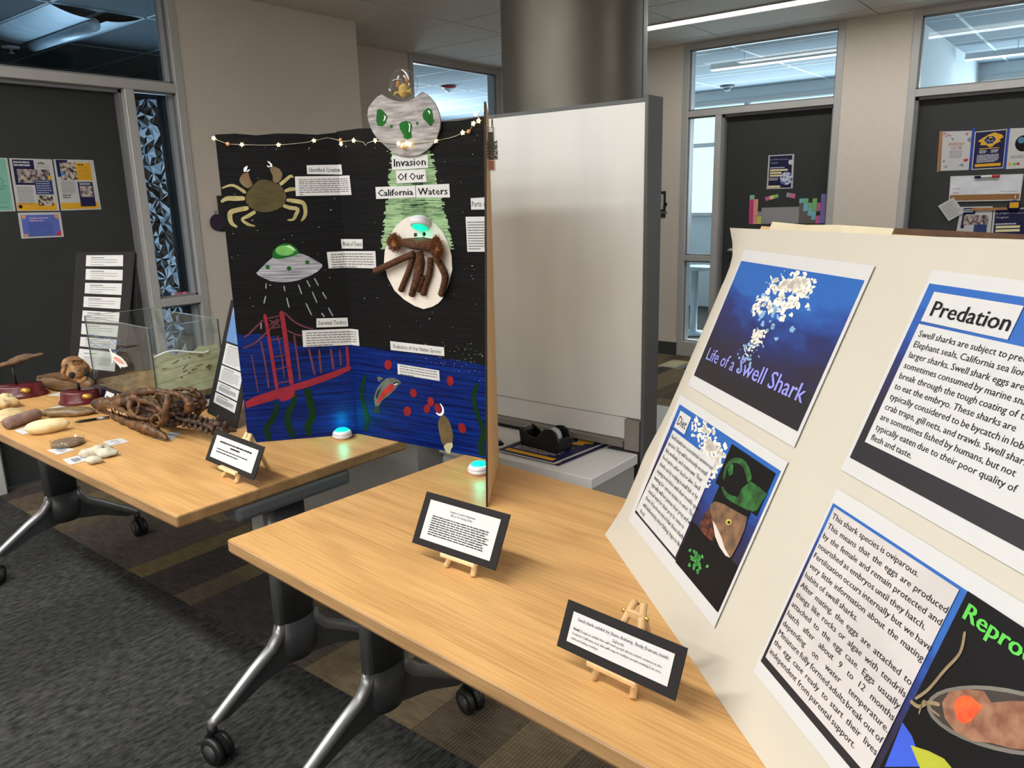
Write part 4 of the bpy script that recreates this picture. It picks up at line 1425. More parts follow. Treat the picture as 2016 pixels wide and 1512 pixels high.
label([(0.49009468055390604,0.73803272931731),(0.548,0.7395947134935233),(0.548,0.707906719075181),(0.4904345544642578,0.7078963013467935)], 'Parts of')
label([(0.4706556040222626,0.6892102489650279),(0.548,0.6893073872512528),(0.548,0.5963830342718418),(0.4722870946672606,0.5949667202418166)], None, 11, .6)
label([(0.1658,0.3209),(0.3748,0.3192),(0.3748,0.2929),(0.1659,0.2933)], 'Reduction of Our Native Species')
label([(0.1899,0.2527),(0.3527,0.2478),(0.3529,0.2161),(0.189,0.2198)], None, 4, .4)

# cardboard saucer cut-out with clear dome and the little crab pilot
foil = ribbed('saucer_silver_paint', (120, 117, 116), (176, 173, 172), .45, streak=(8, 60, 60), pitch=130)
disc = [(0.1978,1.0283),(0.1784,1.0205),(0.1614,1.0096),(0.1491,0.9997),(0.1432,0.9894),(0.1399,0.9755),(0.1434,0.9586),(0.1482,0.9457),(0.1567,0.9298),(0.1674,0.9166),(0.1801,0.9047),(0.1948,0.8941),(0.2131,0.8798),(0.2259,0.8715),(0.2426,0.8637),(0.2631,0.8586),(0.2836,0.8568),(0.306,0.8572),(0.3274,0.8599),(0.3488,0.8672),(0.3674,0.8776),(0.3807,0.8902),(0.3922,0.9054),(0.4011,0.9219),(0.4041,0.9413),(0.4015,0.9597),(0.3946,0.9759),(0.3866,0.9895),(0.3751,1.0021),(0.3599,1.0139),(0.3461,1.0209),(0.3314,1.0151),(0.3164,1.0079),(0.2997,1.004),(0.2812,1.0025),(0.2627,1.0038),(0.2443,1.0074),(0.224,1.0145),(0.2093,1.0218)]


def art_solid(name, pts, w0, w1, mats, parent=None):
    m = MB()
    n = len(pts)
    a = sum(pts[i][0] * pts[(i + 1) % n][1] - pts[(i + 1) % n][0] * pts[i][1] for i in range(n))
    if a < 0:
        pts = pts[::-1]
    m.add([fold(p[0], p[1], w0) for p in pts] + [fold(p[0], p[1], w1) for p in pts], [list(range(n))[::-1], list(range(n, 2 * n))] + [(i, (i + 1) % n, n + (i + 1) % n, n + i) for i in range(n)])
    return m.build(name, mats, parent or tri, WMAT[tri.name])


dsc = art_solid('saucer_cutout', disc, .006, .011, foil)
for b_ in ([(0.1793,0.9874),(0.1911,0.99),(0.2053,0.9813),(0.2167,0.9674),(0.2097,0.9517),(0.1951,0.9421),(0.178,0.9457),(0.1735,0.9608)], [(0.2584,0.9434),(0.2683,0.9492),(0.2839,0.9512),(0.299,0.947),(0.306,0.9369),(0.3016,0.9212),(0.3016,0.9052),(0.2869,0.9012),(0.2729,0.9061),(0.2724,0.915),(0.2613,0.9303)], [(0.3647,0.979),(0.377,0.9734),(0.3804,0.9599),(0.3807,0.949),(0.3851,0.944),(0.3711,0.9301),(0.3631,0.9377),(0.347,0.9514),(0.3438,0.9627),(0.3526,0.973)]):
    art('green_window', [b_], green_d, .0120, parent=dsc)
art('window_glint', [[(0.2034,0.9725),(0.2121,0.967),(0.2056,0.9569),(0.2009,0.9564),(0.2068,0.9666)], [(0.2935,0.9458),(0.2997,0.9405),(0.2972,0.9215),(0.2927,0.9202),(0.2961,0.936)], [(0.3632,0.9721),(0.3715,0.9699),(0.3713,0.9606),(0.3681,0.9655)]], white_pt, .0126, parent=dsc)
art('green_dot', [[(0.2348,0.9399),(0.2335,0.9375),(0.2307,0.9361),(0.2273,0.9363),(0.2247,0.9381),(0.2239,0.9406),(0.2251,0.943),(0.228,0.9443),(0.2313,0.9441),(0.2339,0.9424)], [(0.3285,0.9414),(0.3275,0.9389),(0.3252,0.9374),(0.3225,0.9376),(0.3205,0.9393),(0.3198,0.942),(0.3208,0.9445),(0.3231,0.946),(0.3258,0.9458),(0.3278,0.944)]], green_d, .0120, parent=dsc)
art('saucer_crease', stroke([(0.3135,0.9981),(0.3263,0.964),(0.3363,0.919),(0.355,0.8765)], .0012), mat('crease_grey', (186, 184, 182), .6), .0119, parent=dsc)
dc = [(0.288,1.0453)][0]
R_ = .040
dome_m = glass('clear_dome', (.98, .98, .98), .9, .02)
MB().ball(fold(dc[0], dc[1], .018), (R_, R_, R_), 28, 16).build('clear_dome', dome_m, dsc, WMAT[tri.name])
knit_y = mat('knit_mustard', (176, 152, 84), .9, var=.3, scale=160, bump=.8)
knit_b = mat('knit_ochre', (150, 110, 56), .9, var=.3, scale=160, bump=.8)
pilot = MB()
pilot.ball(fold(dc[0], dc[1] - .0165, .018), (.0165, .014, .0185), 16, 10, jit=.14, jf=160)
po = pilot.build('crab_pilot', knit_y, dsc, WMAT[tri.name])
for sx, mm in ((-1, knit_b), (1, knit_b)):
    MB().ball(fold(dc[0] + sx * .0175, dc[1] + .004 + sx * .004, .020), (.0068, .007, .011), 10, 8, jit=.15, jf=160).build('pilot_claw', mm, po, WMAT[tri.name])
    MB().tube([fold(dc[0] + sx * .012, dc[1] - .022, .022), fold(dc[0] + sx * .026, dc[1] - .020, .024), fold(dc[0] + sx * .031, dc[1] - .027, .022)], .004, 7).build('pilot_leg', knit_y, po, WMAT[tri.name])
    MB().tube([fold(dc[0] + sx * .015, dc[1] + .013, .024), fold(dc[0] + sx * .010, dc[1] + .020, .025), fold(dc[0] + sx * .007, dc[1] + .021, .025)], [.0026, .0026, .001], 6).build('pilot_pincer', white_pt, po, WMAT[tri.name])
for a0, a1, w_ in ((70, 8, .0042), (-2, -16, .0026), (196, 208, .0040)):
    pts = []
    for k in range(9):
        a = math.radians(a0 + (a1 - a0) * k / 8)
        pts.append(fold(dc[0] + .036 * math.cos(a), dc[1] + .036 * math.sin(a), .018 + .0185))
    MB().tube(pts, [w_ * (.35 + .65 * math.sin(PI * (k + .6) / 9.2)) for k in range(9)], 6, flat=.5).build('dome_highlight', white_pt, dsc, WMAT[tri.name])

# white spotlight oval with crocheted mitten crab under a third puck light
oval = [(0.2735,0.692),(0.3,0.6951),(0.3359,0.688),(0.3654,0.6703),(0.3894,0.6485),(0.4077,0.6176),(0.4171,0.5826),(0.4178,0.5454),(0.4014,0.5012),(0.3774,0.4603),(0.3624,0.447),(0.3382,0.4354),(0.3059,0.427),(0.2714,0.4349),(0.2342,0.4508),(0.1973,0.4764),(0.1723,0.5154),(0.1616,0.557),(0.1672,0.5904),(0.1874,0.6318),(0.2178,0.6664),(0.2517,0.6862)]
ov = art_solid('spotlight_oval', oval, .002, .0036, mat('felt_white', (214, 206, 196), .9, var=.03, scale=60))
art('oval_rim', [[(0.2772,0.689),(0.3,0.6938),(0.3192,0.6901),(0.2993,0.6839),(0.2884,0.6785),(0.2779,0.6797)]], mat('rim_brown', (82, 46, 22), .8), .0040, parent=ov)
yarn = mat('yarn_brown', (96, 58, 32), .95, rgb2=(58, 32, 18), scale=120, bump=1.0, stretch=(1, 1, 2.2), contrast=(.35, .62))
fluff_m = mat('fluff_rust', (128, 78, 44), .95, var=.35, scale=80)
KS = .00127 * .1389
kr = thing('crochet_crab', 'brown crocheted crab with fluffy claws stuck on the white oval', 'crochet toy', WMAT[tri.name])


def k3(p, w):
    return fold(p[0], p[1], w)


def knit(pts, r, w0, w1, n=12):
    P = [k3(p, w0 + (w1 - w0) * i / (len(pts) - 1)) for i, p in enumerate(pts)]
    out = []
    for i in range(len(P) - 1):
        a, b, c, d = P[max(i - 1, 0)], P[i], P[i + 1], P[min(i + 2, len(P) - 1)]
        for k in range(16):
            t = k / 16
            out.append(.5 * ((2 * b) + (c - a) * t + (2 * a - 5 * b + 4 * c - d) * t * t + (3 * b - a - 3 * c + d) * t ** 3))
    out.append(P[-1])
    k = len(out)
    rs_ = [r * (1 + .13 * (1 if i % 2 else -1)) * (1.0 if i < k - 3 else [.85, .6, .3][i - k + 3]) for i in range(k)]
    return MB().tube(out, rs_, n)


for pts, r, w0, w1 in (([(0.298,0.5884),(0.2431,0.5702),(0.1978,0.5537),(0.1367,0.5322)], 52, .022, .024), ([(0.2867,0.5782),(0.2679,0.5391),(0.2463,0.5034),(0.2292,0.4757)], 46, .016, .014), ([(0.3081,0.5806),(0.2971,0.5359),(0.2823,0.4945),(0.2693,0.4629)], 50, .014, .013), ([(0.3274,0.5969),(0.3293,0.565),(0.3179,0.5304),(0.2926,0.4887)], 60, .034, .026), ([(0.3521,0.5774),(0.3458,0.5373),(0.3264,0.4983),(0.3139,0.4681)], 48, .016, .013), ([(0.3775,0.574),(0.3938,0.5467),(0.4003,0.5191),(0.3804,0.4682)], 54, .018, .014), ([(0.328,0.5247),(0.3133,0.4998),(0.3013,0.4788)], 44, .022, .018)):
    knit(pts, r * KS, w0, w1).build('crochet_leg', yarn, kr, WMAT[tri.name])
bp_ = [(0.2576,0.6201),(0.2947,0.6165),(0.3313,0.6158),(0.362,0.6132),(0.3819,0.6056)]
bd = MB()
bd.tube([k3(p, .022) for p in bp_], [60 * KS, 92 * KS, 108 * KS, 104 * KS, 60 * KS], 14, jit=.12)
bd.ball(k3(bp_[2], .02), (.018, .014, .02), 14, 10, jit=.1, jf=90)
bd.build('crochet_body', yarn, kr, WMAT[tri.name])
for c_, rx, ry in (([(0.2317,0.6179)][0], 118, 110), ([(0.3881,0.6037)][0], 82, 165)):
    m = MB()
    m.ball(k3(c_, .022), (rx * KS * .95, rx * KS * .55, ry * KS * .95), 16, 12, jit=.6, jf=70)
    fb = m.build('fluffy_claw', fluff_m, kr, WMAT[tri.name])
    m = MB()
    for i in range(420):
        a, b = random.uniform(0, 2 * PI), random.uniform(-.4, 1.2)
        base = Vector((math.cos(a) * math.cos(b) * rx * KS * .8, 0, math.sin(a) * math.cos(b) * ry * KS * .95))
        p = Vector(k3((c_[0] + base.x, c_[1] + base.z), .022 + .012 * math.sin(b)))
        dr = NM * random.uniform(.1, .8) + UM * math.cos(a) * 1.0 + Vector((0, 0, math.sin(a)))
        q = [p]
        for k in range(3):
            dr = (dr + Vector((random.uniform(-.9, .9), random.uniform(-.9, .3), random.uniform(-.9, .9)))).normalized()
            q.append(q[-1] + dr * .0052)
        s_ = UM * .0005 + Vector((0, 0, .0005))
        m.add([x for pt_ in q for x in (pt_ - s_, pt_ + s_)], [(2 * k, 2 * k + 1, 2 * k + 3, 2 * k + 2) for k in range(3)])
    m.build('fluff_fibres', fluff_m, fb, WMAT[tri.name], kind='stuff')
for e_ in [(0.3095,0.6416),(0.3408,0.6437)]:
    MB().ball(k3(e_, .026), .0055, 12, 8).build('bead_eye', mat('bead_black', (12, 12, 12), .15), kr, WMAT[tri.name])
pc = [(0.3233,0.673)][0]
ax = (NM * .42 + Vector((0, 0, -.9)) + UM * .14).normalized()
sx_ = UM - ax * UM.dot(ax)
pm = frame(B_ + k3(pc, .020) - ax * .016, sx_, ax.cross(sx_))
puck(pm, 'white puck light with teal lens fixed above the crochet crab', .04)

# string of star lights
wire_m = mat('silver_wire', (200, 190, 170), .35, .8, var=.04)
star_on = mat('star_bulb', (255, 226, 150), .5, emit=5.0, var=.0)
bead_m = mat('wood_bead', (214, 164, 108), .6, var=.05)
sl = thing('string_lights', 'string of small glowing star lights along the top of the black display', 'string lights', WMAT[tri.name])
wp = [(-0.3502,0.9258),(-0.3282,0.9154),(-0.3103,0.9086),(-0.2721,0.9068),(-0.219,0.9049),(-0.169,0.9049),(-0.1207,0.9082),(-0.0915,0.9112),(-0.0669,0.9158),(-0.0272,0.9241),(-0.0031,0.919),(0.0229,0.9119),(0.0747,0.9117),(0.1112,0.9049),(0.1184,0.8955),(0.1277,0.902),(0.1598,0.9067)]
wq = [(0.1598,0.9067),(0.2025,0.8977),(0.2528,0.8921),(0.2899,0.89),(0.3265,0.8901),(0.3832,0.8926),(0.4037,0.8948)]
wr = [(0.3832,0.8926),(0.4269,0.8969),(0.4499,0.9007),(0.4755,0.9076),(0.495,0.9085),(0.5096,0.9274),(0.5279,0.9345),(0.5242,0.9506),(0.5364,0.958)]
m = MB()
m.tube([k3(p, .004) for p in wp], .0009, 5)
m.tube([k3(p, .015 if 0 < i < len(wq) - 1 else .006) for i, p in enumerate(wq)], .0009, 5)
m.tube([k3(p, .005) for p in wr], .0009, 5)
m.build('wire', wire_m, sl, WMAT[tri.name])


def star_shape(c, w, r, rot):
    pts = []
    for k in range(10):
        a = rot + PI * k / 5
        q = r if k % 2 == 0 else r * .5
        pts.append((c[0] + q * math.cos(a), c[1] + q * math.sin(a)))
    m = MB()
    n = 10
    m.add([k3(p, w - .002) for p in pts] + [k3(p, w + .001) for p in pts] + [k3(c, w + .004)], [list(range(n))[::-1]] + [(i, (i + 1) % n, n + (i + 1) % n, n + i) for i in range(n)] + [(n + i, n + (i + 1) % n, 2 * n) for i in range(n)])
    return m


for i, (c_, w) in enumerate([(p, .007) for p in [(-0.3479,0.9253),(-0.2721,0.9068),(-0.169,0.9053),(-0.0668,0.9163),(0.0222,0.9053),(0.0747,0.9117),(0.1598,0.9067)]] + [(p, .019) for p in [(0.2578,0.8918),(0.2722,0.8856),(0.2874,0.8901),(0.2995,0.8876)]] + [(p, .008) for p in [(0.3832,0.8926),(0.4755,0.9076),(0.5113,0.9281),(0.5289,0.9336),(0.5199,0.9518)]]):
    star_shape(c_, w, .0068, random.uniform(0, 6)).build('star_bulb', star_on, sl, WMAT[tri.name])
for c_, w in [(p, .008) for p in [(-0.3103,0.9086),(0.0233,0.9157),(0.4961,0.9089)]] + [(p, .02) for p in [(0.2781,0.8807)]]:
    MB().ball(k3(c_, w), .0058, 12, 8).build('wooden_bead', bead_m, sl, WMAT[tri.name])
# battery holder hanging on the wing's back
bd0, bd1 = d0.lerp(d1, .86), d0.lerp(d1, .98)
cc = c0.lerp(c1, .9)
od = (d1 - c1).normalized()
on_ = od.cross(Vector((0, 0, 1))).normalized()
bm_ = frame(B_ + d0.lerp(d1, .895) - od * .055 - on_ * .012, od * -1.0 + Vector((0, 0, 0)), Vector((0, 0, 1)) + od * -.18)
bc = MB().box(-.012, -.045, -.006, .012, .05, .012).build('battery_case', glass('battery_clear', (.82, .8, .78), 1.2, .1), sl, bm_, bevel=.002)
MB().tube([(0, -.02, .003), (0, .04, .003)], .0065, 10).build('battery_cell', mat('cell_dark', (62, 58, 54), .4, .3), bc, bm_)
MB().box(-.008, -.042, -.003, .008, -.022, .009).build('battery_switch', mat('switch_orange', (206, 112, 44), .5), bc, bm_)
coil = []
for k in range(90):
    a = k * .75
    coil.append((.017 * math.cos(a), -.018 + .038 * k / 90 + .003 * math.sin(k * 1.7), .003 + .014 * math.sin(a)))
MB().tube(coil, .0011, 5).tube([(.0, .05, .005), (.004, .066, .006), (.016, .07, .007), (.024, .055, .008), (.024, .03, .008), (.014, .01, .010)], .001, 5).build('wound_wire', mat('dark_wire', (110, 104, 96), .4, .5), sl, bm_)

# ---------------------------------------------------------------- white shark board leaning on the near table
SO, SU, SV = ((-0.8403,1.3713,0.737),(0.7442,-0.6679,0.0),(0.2518,0.2805,0.9262))
MS = frame(SO, SU, SV)
cream = mat('poster_board_cream', (194, 189, 176), .7, var=.015, scale=8, spec=.25)
shk = thing('shark_board', 'large cream poster board about the swell shark leaning back on the near table', 'display board', MS)
EDGE = [(0.0, .0015), (.072, -.0133), (.161, -.015), (.195, -.0131), (.299, -.0243), (.441, -.0272), (.553, -.0306), (.594, -.0307), (.627, -.0333), (.659, -.0282), (.694, -.0124), (.714, .004), (.8, .004)]


def edge_w(v):
    for (a, wa), (b, wb) in zip(EDGE, EDGE[1:]):
        if a <= v <= b:
            return wa + (wb - wa) * (v - a) / (b - a)
    return 0


def bend(u, v):
    return edge_w(v) * max(0, 1 - u / .1) ** 2


def board_sheet(name, u0, u1, top0, top1, w, mtl, bent=False):
    m = MB()
    nu, nv = 22, 28
    vs = []
    for i in range(nu + 1):
        u = u0 + (u1 - u0) * (i / nu) ** (1.5 if bent else 1)
        for j in range(nv + 1):
            v = (top0 + (top1 - top0) * i / nu) * j / nv
            vs.append((u, v, w + (bend(u, v) if bent else 0)))
    m.add(vs, [(i * (nv + 1) + j, (i + 1) * (nv + 1) + j, (i + 1) * (nv + 1) + j + 1, i * (nv + 1) + j + 1) for i in range(nu) for j in range(nv)], 0, True)
    return m.build(name, mtl, shk)


board_sheet('left_sheet', 0, .5822, .7156, .724, 0, cream, True)
b2 = board_sheet('right_sheet', .5838, 1.14, .7235, .735, .0016, cream)
MB().box(.03, .032, -.052, 1.13, .739, -.046).build('cardboard_backing', [card_m], shk)
MB().box(.44, .7395, -.05, 1.13, .7485, -.0455).build('torn_edge', card_dark, shk)
MB().prism([(.07, .73), (.45, .73), (.45, .7475), (.3, .7490), (.2, .7460), (.07, .7490)], -.0455, -.0445).build('taped_paper', mat('aged_paper', (216, 206, 176), .8), shk)
# struts behind: from the backing down to the table
for uu in (.16, .62):
    top = MS @ Vector((uu, .62, -.055))
    base = Vector((top.x, top.y, TZ)) + Vector((-MS[0][2], -MS[1][2], 0)).normalized() * .12
    bot = MS @ Vector((uu, .03, -.055))
    m = MB()
    wd = Vector((MS[0][0], MS[1][0], 0)) * .004
    m.add([top - wd, base - wd, Vector((bot.x, bot.y, TZ + .022)) - wd, top + wd, base + wd, Vector((bot.x, bot.y, TZ + .022)) + wd], [(0, 1, 2), (5, 4, 3), (0, 3, 4, 1), (1, 4, 5, 2), (2, 5, 3, 0)])
    m.build('strut', card_m, shk, Matrix())


def spaper(name, u0, v0, u1, v1, label, w=.003, curl=.0):
    m = MB()
    n = 8
    for i in range(n):
        for j in range(6):
            q = []
            for (a, b) in ((i, j), (i + 1, j), (i + 1, j + 1), (i, j + 1)):
                s, t = a / n, b / 6
                q.append((u0 + (u1 - u0) * s, v0 + (v1 - v0) * t, w + curl * (max(0, s - .82) / .18) ** 2 + curl * .6 * (max(0, .1 - t) / .1) ** 2))
            m.add(q, [(0, 1, 2, 3)], 0, True)
    return m.build(name, paper_m, shk, label=label)


def underwater(name, seed):
    m, nt, b = node_mat(name)
    L = nt.links.new
    tc = nt.nodes.new('ShaderNodeTexCoord')
    sp = nt.nodes.new('ShaderNodeSeparateXYZ')
    L(tc.outputs['Generated'], sp.inputs[0])
    mp = nt.nodes.new('ShaderNodeMapping')
    mp.inputs['Scale'].default_value = (5, 11, 1)
    mp.inputs['Location'].default_value = (seed, seed, 0)
    mp.inputs['Rotation'].default_value = (0, 0, .3)
    L(tc.outputs['Generated'], mp.inputs[0])
    nz = nt.nodes.new('ShaderNodeTexNoise')
    nz.inputs['Scale'].default_value = 1.0
    nz.inputs['Detail'].default_value = 5
    nz.inputs['Distortion'].default_value = .6
    L(mp.outputs[0], nz.inputs['Vector'])
    ad = nt.nodes.new('ShaderNodeMath')
    ad.operation = 'MULTIPLY_ADD'
    ad.inputs[1].default_value = .42
    L(nz.outputs[0], ad.inputs[0])
    L(sp.outputs['Y'], ad.inputs[2])
    # darker towards the sides
    dx = nt.nodes.new('ShaderNodeMath')
    dx.operation = 'SUBTRACT'
    dx.inputs[1].default_value = .55
    L(sp.outputs['X'], dx.inputs[0])
    d2 = nt.nodes.new('ShaderNodeMath')
    d2.operation = 'MULTIPLY'
    L(dx.outputs[0], d2.inputs[0])
    L(dx.outputs[0], d2.inputs[1])
    sb = nt.nodes.new('ShaderNodeMath')
    sb.operation = 'MULTIPLY_ADD'
    sb.inputs[1].default_value = -.55
    L(d2.outputs[0], sb.inputs[0])
    L(ad.outputs[0], sb.inputs[2])
    rp = nt.nodes.new('ShaderNodeValToRGB')
    els = rp.color_ramp.elements
    els[0].position, els[0].color = .30, s2l((22, 20, 28)) + (1,)
    els[1].position, els[1].color = 1.22 / 1.3, s2l((30, 92, 172)) + (1,)
    for p, c in ((.5, (28, 24, 58)), (.68, (20, 36, 98)), (.8, (22, 62, 140))):
        e = els.new(p)
        e.color = s2l(c) + (1,)
    L(sb.outputs[0], rp.inputs[0])
    L(rp.outputs[0], b.inputs['Base Color'])
    b.inputs['Roughness'].default_value = .5
    return m


def blob(c, r, ry, n=9, j=.45, rot=None):
    rot = random.uniform(-.6, .6) if rot is None else rot
    out = []
    for k in range(n):
        a = 2 * PI * k / n
        q = 1 + random.uniform(-j, j)
        x, y = r * q * math.cos(a), ry * q * math.sin(a)
        out.append((c[0] + x * math.cos(rot) - y * math.sin(rot), c[1] + x * math.sin(rot) + y * math.cos(rot)))
    return out


glow_m = mat('print_foam_white', (236, 232, 220), .5, var=.02)
pale_b = mat('print_pale_blue', (128, 170, 206), .5, var=.15)
# -- title poster
p1 = spaper('title_poster', .100, .3845, .514, .675, 'title poster with a blue underwater photograph', curl=0)
MB().rect(.108, .4085, .506, .6515, .0036).build('underwater_photo', underwater('print_underwater', 1.3), p1)
m = MB()
random.seed(21)


def foam(m, cu, cv, ru, rv, n, smin, smax, clip, z=.0042):
    for i in range(n):
        a, q = random.uniform(0, 2 * PI), random.random() ** .6
        c = (cu + ru * q * math.cos(a), cv + rv * q * math.sin(a))
        r = random.uniform(smin, smax) * (1.25 - q * .8)
        bl = blob(c, r, r * random.uniform(.35, .8))
        bl = [(min(max(x, clip[0]), clip[2]), min(max(y, clip[1]), clip[3])) for x, y in bl]
        m.poly(bl, z)


foam(m, .315, .605, .085, .045, 74, .003, .014, (.11, .41, .505, .650))
foam(m, .335, .628, .06, .02, 34, .005, .016, (.11, .41, .505, .650))
foam(m, .245, .575, .03, .02, 16, .004, .011, (.11, .41, .505, .650))
foam(m, .275, .492, .02, .012, 12, .002, .005, (.11, .41, .505, .650))
foam(m, .285, .524, .024, .022, 30, .003, .010, (.11, .41, .505, .650))
m.build('sun_glitter', glow_m, p1, kind='stuff')
m = MB()
foam(m, .315, .585, .10, .06, 30, .006, .014, (.11, .41, .505, .650), .0039)
foam(m, .28, .485, .045, .04, 34, .003, .007, (.11, .41, .505, .650), .0039)
m.build('blue_glitter', pale_b, p1, kind='stuff')
lil = mat('print_lilac', (138, 140, 222), .6, var=.02)
m = MB()
text(m, 'Life of a', (.1305, .4485), .118, .0265, .0046, bold=.0004)
text(m, 'Swell Shark', (.262, .4497), .226, .031, .0046, bold=.0006)
m.build('title_lettering', lil, p1)
# -- diet poster
p2 = spaper('diet_poster', .083, .073, .515, .3605, 'diet poster with three shark photographs', curl=0)
MB().rect(.0995, .098, .5085, .343, .0036).build('underwater_photo', underwater('print_underwater_two', 4.1), p2)
m = MB()
foam(m, .235, .325, .055, .022, 46, .004, .013, (.173, .275, .50, .3425))
foam(m, .29, .305, .05, .02, 40, .006, .016, (.173, .275, .50, .3425))
foam(m, .325, .285, .022, .045, 30, .005, .014, (.30, .2, .352, .3425))
m.build('sun_glitter', glow_m, p2, kind='stuff')
MB().rect(.1175, .2975, .172, .3335, .0050).build('title_box', paper_m, p2)
MB().rect(.121, .103, .3235, .291, .0048).add([(.103, .104, .0048), (.122, .104, .0048), (.122, .291, .0048), (.119, .291, .0048)], [(0, 1, 2, 3)]).build('text_box', paper_m, p2)
m = MB()
text(m, 'Diet', (.125, .306), .0415, .0195, .0056)
m.build('heading', ink_m, p2)
m = MB()
para(m, ['Swell sharks are a nocturnal carnivorous', 'species. They will feed mostly on small', 'fish, mollusks, and crustaceans. Their', 'food can be either dead or alive. Swell', 'sharks eat by sucking in small fish or by', 'staying motionless with their mouths open', 'waiting for curious victims to enter. They', 'typically will not pursue their prey and will', 'instead wait for their prey to come to', 'them. It has been stated that these sharks', 'will deliberately enter fishing traps to find', 'food.'], .1245, .321, .2755, .108, .0088, .0054, fit=(0, .1975))
m.build('lettering', ink_m, p2)
blk = mat('print_black', (20, 20, 22), .5, spec=.15, var=.1)
grn = mat('print_green', (44, 116, 48), .5, rgb2=(16, 40, 18), scale=60)
m = MB().rect(.3485, .2615, .5, .3355, .0048).rect(.365, .178, .4815, .262, .0049).rect(.33, .0965, .508, .178, .0044)
ph = m.build('shark_photo', blk, p2)
random.seed(4)
m = MB()
for q in stroke([(0.3707,0.2758),(0.3626,0.2969),(0.3757,0.3136),(0.4011,0.3192),(0.4257,0.3132),(0.4455,0.3011)], [.006, .009, .009, .010, .012, .012]) + stroke([(0.3746,0.2636),(0.4014,0.2572),(0.4376,0.262),(0.4783,0.266)], [.004, .008, .012, .010]):
    m.poly(q, .0053)
m.poly([(0.4479,0.302),(0.4779,0.3025),(0.5023,0.3012),(0.4992,0.2874),(0.4958,0.2703),(0.4863,0.2637),(0.4606,0.265),(0.4344,0.2656),(0.4324,0.2829)], .0054)
m.poly([(0.3659,0.305),(0.3814,0.3071),(0.3901,0.2934),(0.382,0.2869),(0.3698,0.2943)], .0055)
m.build('green_shark', grn, ph)
m = MB()
for i in range(34):
    m.poly(blob((.36 + random.gauss(.03, .016), .128 + random.gauss(0, .009)), .005, .003, 7, .4), .0050)
m.build('green_shark', mat('print_green_bright', (66, 150, 70), .5, var=.3, scale=80), ph)
m = MB()
m.poly([(0.3684,0.2159),(0.3635,0.2261),(0.3728,0.2352),(0.4012,0.2419),(0.4385,0.2459),(0.4798,0.2513),(0.4864,0.2312),(0.4866,0.2055),(0.4835,0.1813),(0.4671,0.1798),(0.4428,0.188),(0.413,0.1977),(0.3894,0.2077)], .0054)
m.build('shark_head', mat('print_shark_tan', (140, 104, 72), .5, rgb2=(84, 66, 54), scale=50), ph)
m = MB()
m.poly([(0.3905,0.2064),(0.4075,0.2037),(0.4365,0.195),(0.4576,0.1851),(0.482,0.18),(0.4677,0.1768),(0.4413,0.1805),(0.4181,0.1882)], .0058)
m.build('shark_belly', mat('print_belly', (206, 198, 192), .5), ph)
m = MB()
m.poly([(0.365,0.218),(0.3905,0.2064),(0.4171,0.1894),(0.4165,0.1782),(0.3894,0.1758),(0.3615,0.1777),(0.3573,0.1953),(0.3599,0.2088)], .0056)
m.build('shark_jaw', mat('print_jaw_red', (116, 52, 32), .5, rgb2=(44, 22, 18), scale=90, contrast=(.42, .58)), ph)
m = MB()
m.poly([(0.4459,0.2276),(0.4466,0.2251),(0.445,0.2223),(0.4414,0.2199),(0.4368,0.2186),(0.4324,0.2188),(0.4295,0.2203),(0.4288,0.2229),(0.4305,0.2257),(0.4342,0.2281),(0.4388,0.2293),(0.4431,0.2291)], .0060)
m.build('shark_eye', mat('print_eye', (186, 172, 84), .4), ph)
m = MB()
m.poly([(0.443,0.2256),(0.4433,0.2242),(0.442,0.2227),(0.4396,0.2216),(0.437,0.2214),(0.4353,0.2222),(0.435,0.2237),(0.4364,0.2252),(0.4387,0.2263),(0.4413,0.2264)], .0062)
m.build('shark_pupil', blk, ph)
# -- predation poster
p3 = spaper('predation_poster', .634, .391, 1.05, .679, 'predation poster cut off by the right edge', w=.0045)
MB().rect(.641, .4115, 1.043, .6605, .0052).build('underwater_photo', underwater('print_underwater_three', 7.7), p3)
m = MB()
foam(m, .80, .648, .05, .012, 30, .004, .012, (.70, .60, 1.04, .66))
foam(m, .83, .612, .08, .008, 40, .005, .014, (.70, .60, 1.04, .66))
m.build('sun_glitter', glow_m, p3, kind='stuff')
MB().rect(.6575, .6105, .80, .6505, .0064).build('title_box', paper_m, p3)
MB().rect(.657, .4395, 1.02, .6065, .0066).build('text_box', paper_m, p3)
m = MB()
text(m, 'Predation', (.669, .6195), .126, .021, .0072, bold=.0005)
m.build('heading', ink_m, p3)
m = MB()
para(m, ['Swell sharks are subject to predation by', 'Elephant seals, California sea lions, and', 'larger sharks. Swell shark eggs are also', 'sometimes consumed by marine snails that', 'break through the tough coating of the egg', 'to eat the embryo. These sharks are', 'typically considered to be bycatch in lobster and', 'crab traps, gill nets, and trawls. Swell sharks', 'are sometimes fished by humans, but not', 'typically eaten due to their poor quality of', 'flesh and taste.'], .6655, .9, .5905, .4455, .0088, .0072, fit=(10, .0795), res=2)
m.build('lettering', ink_m, p3)
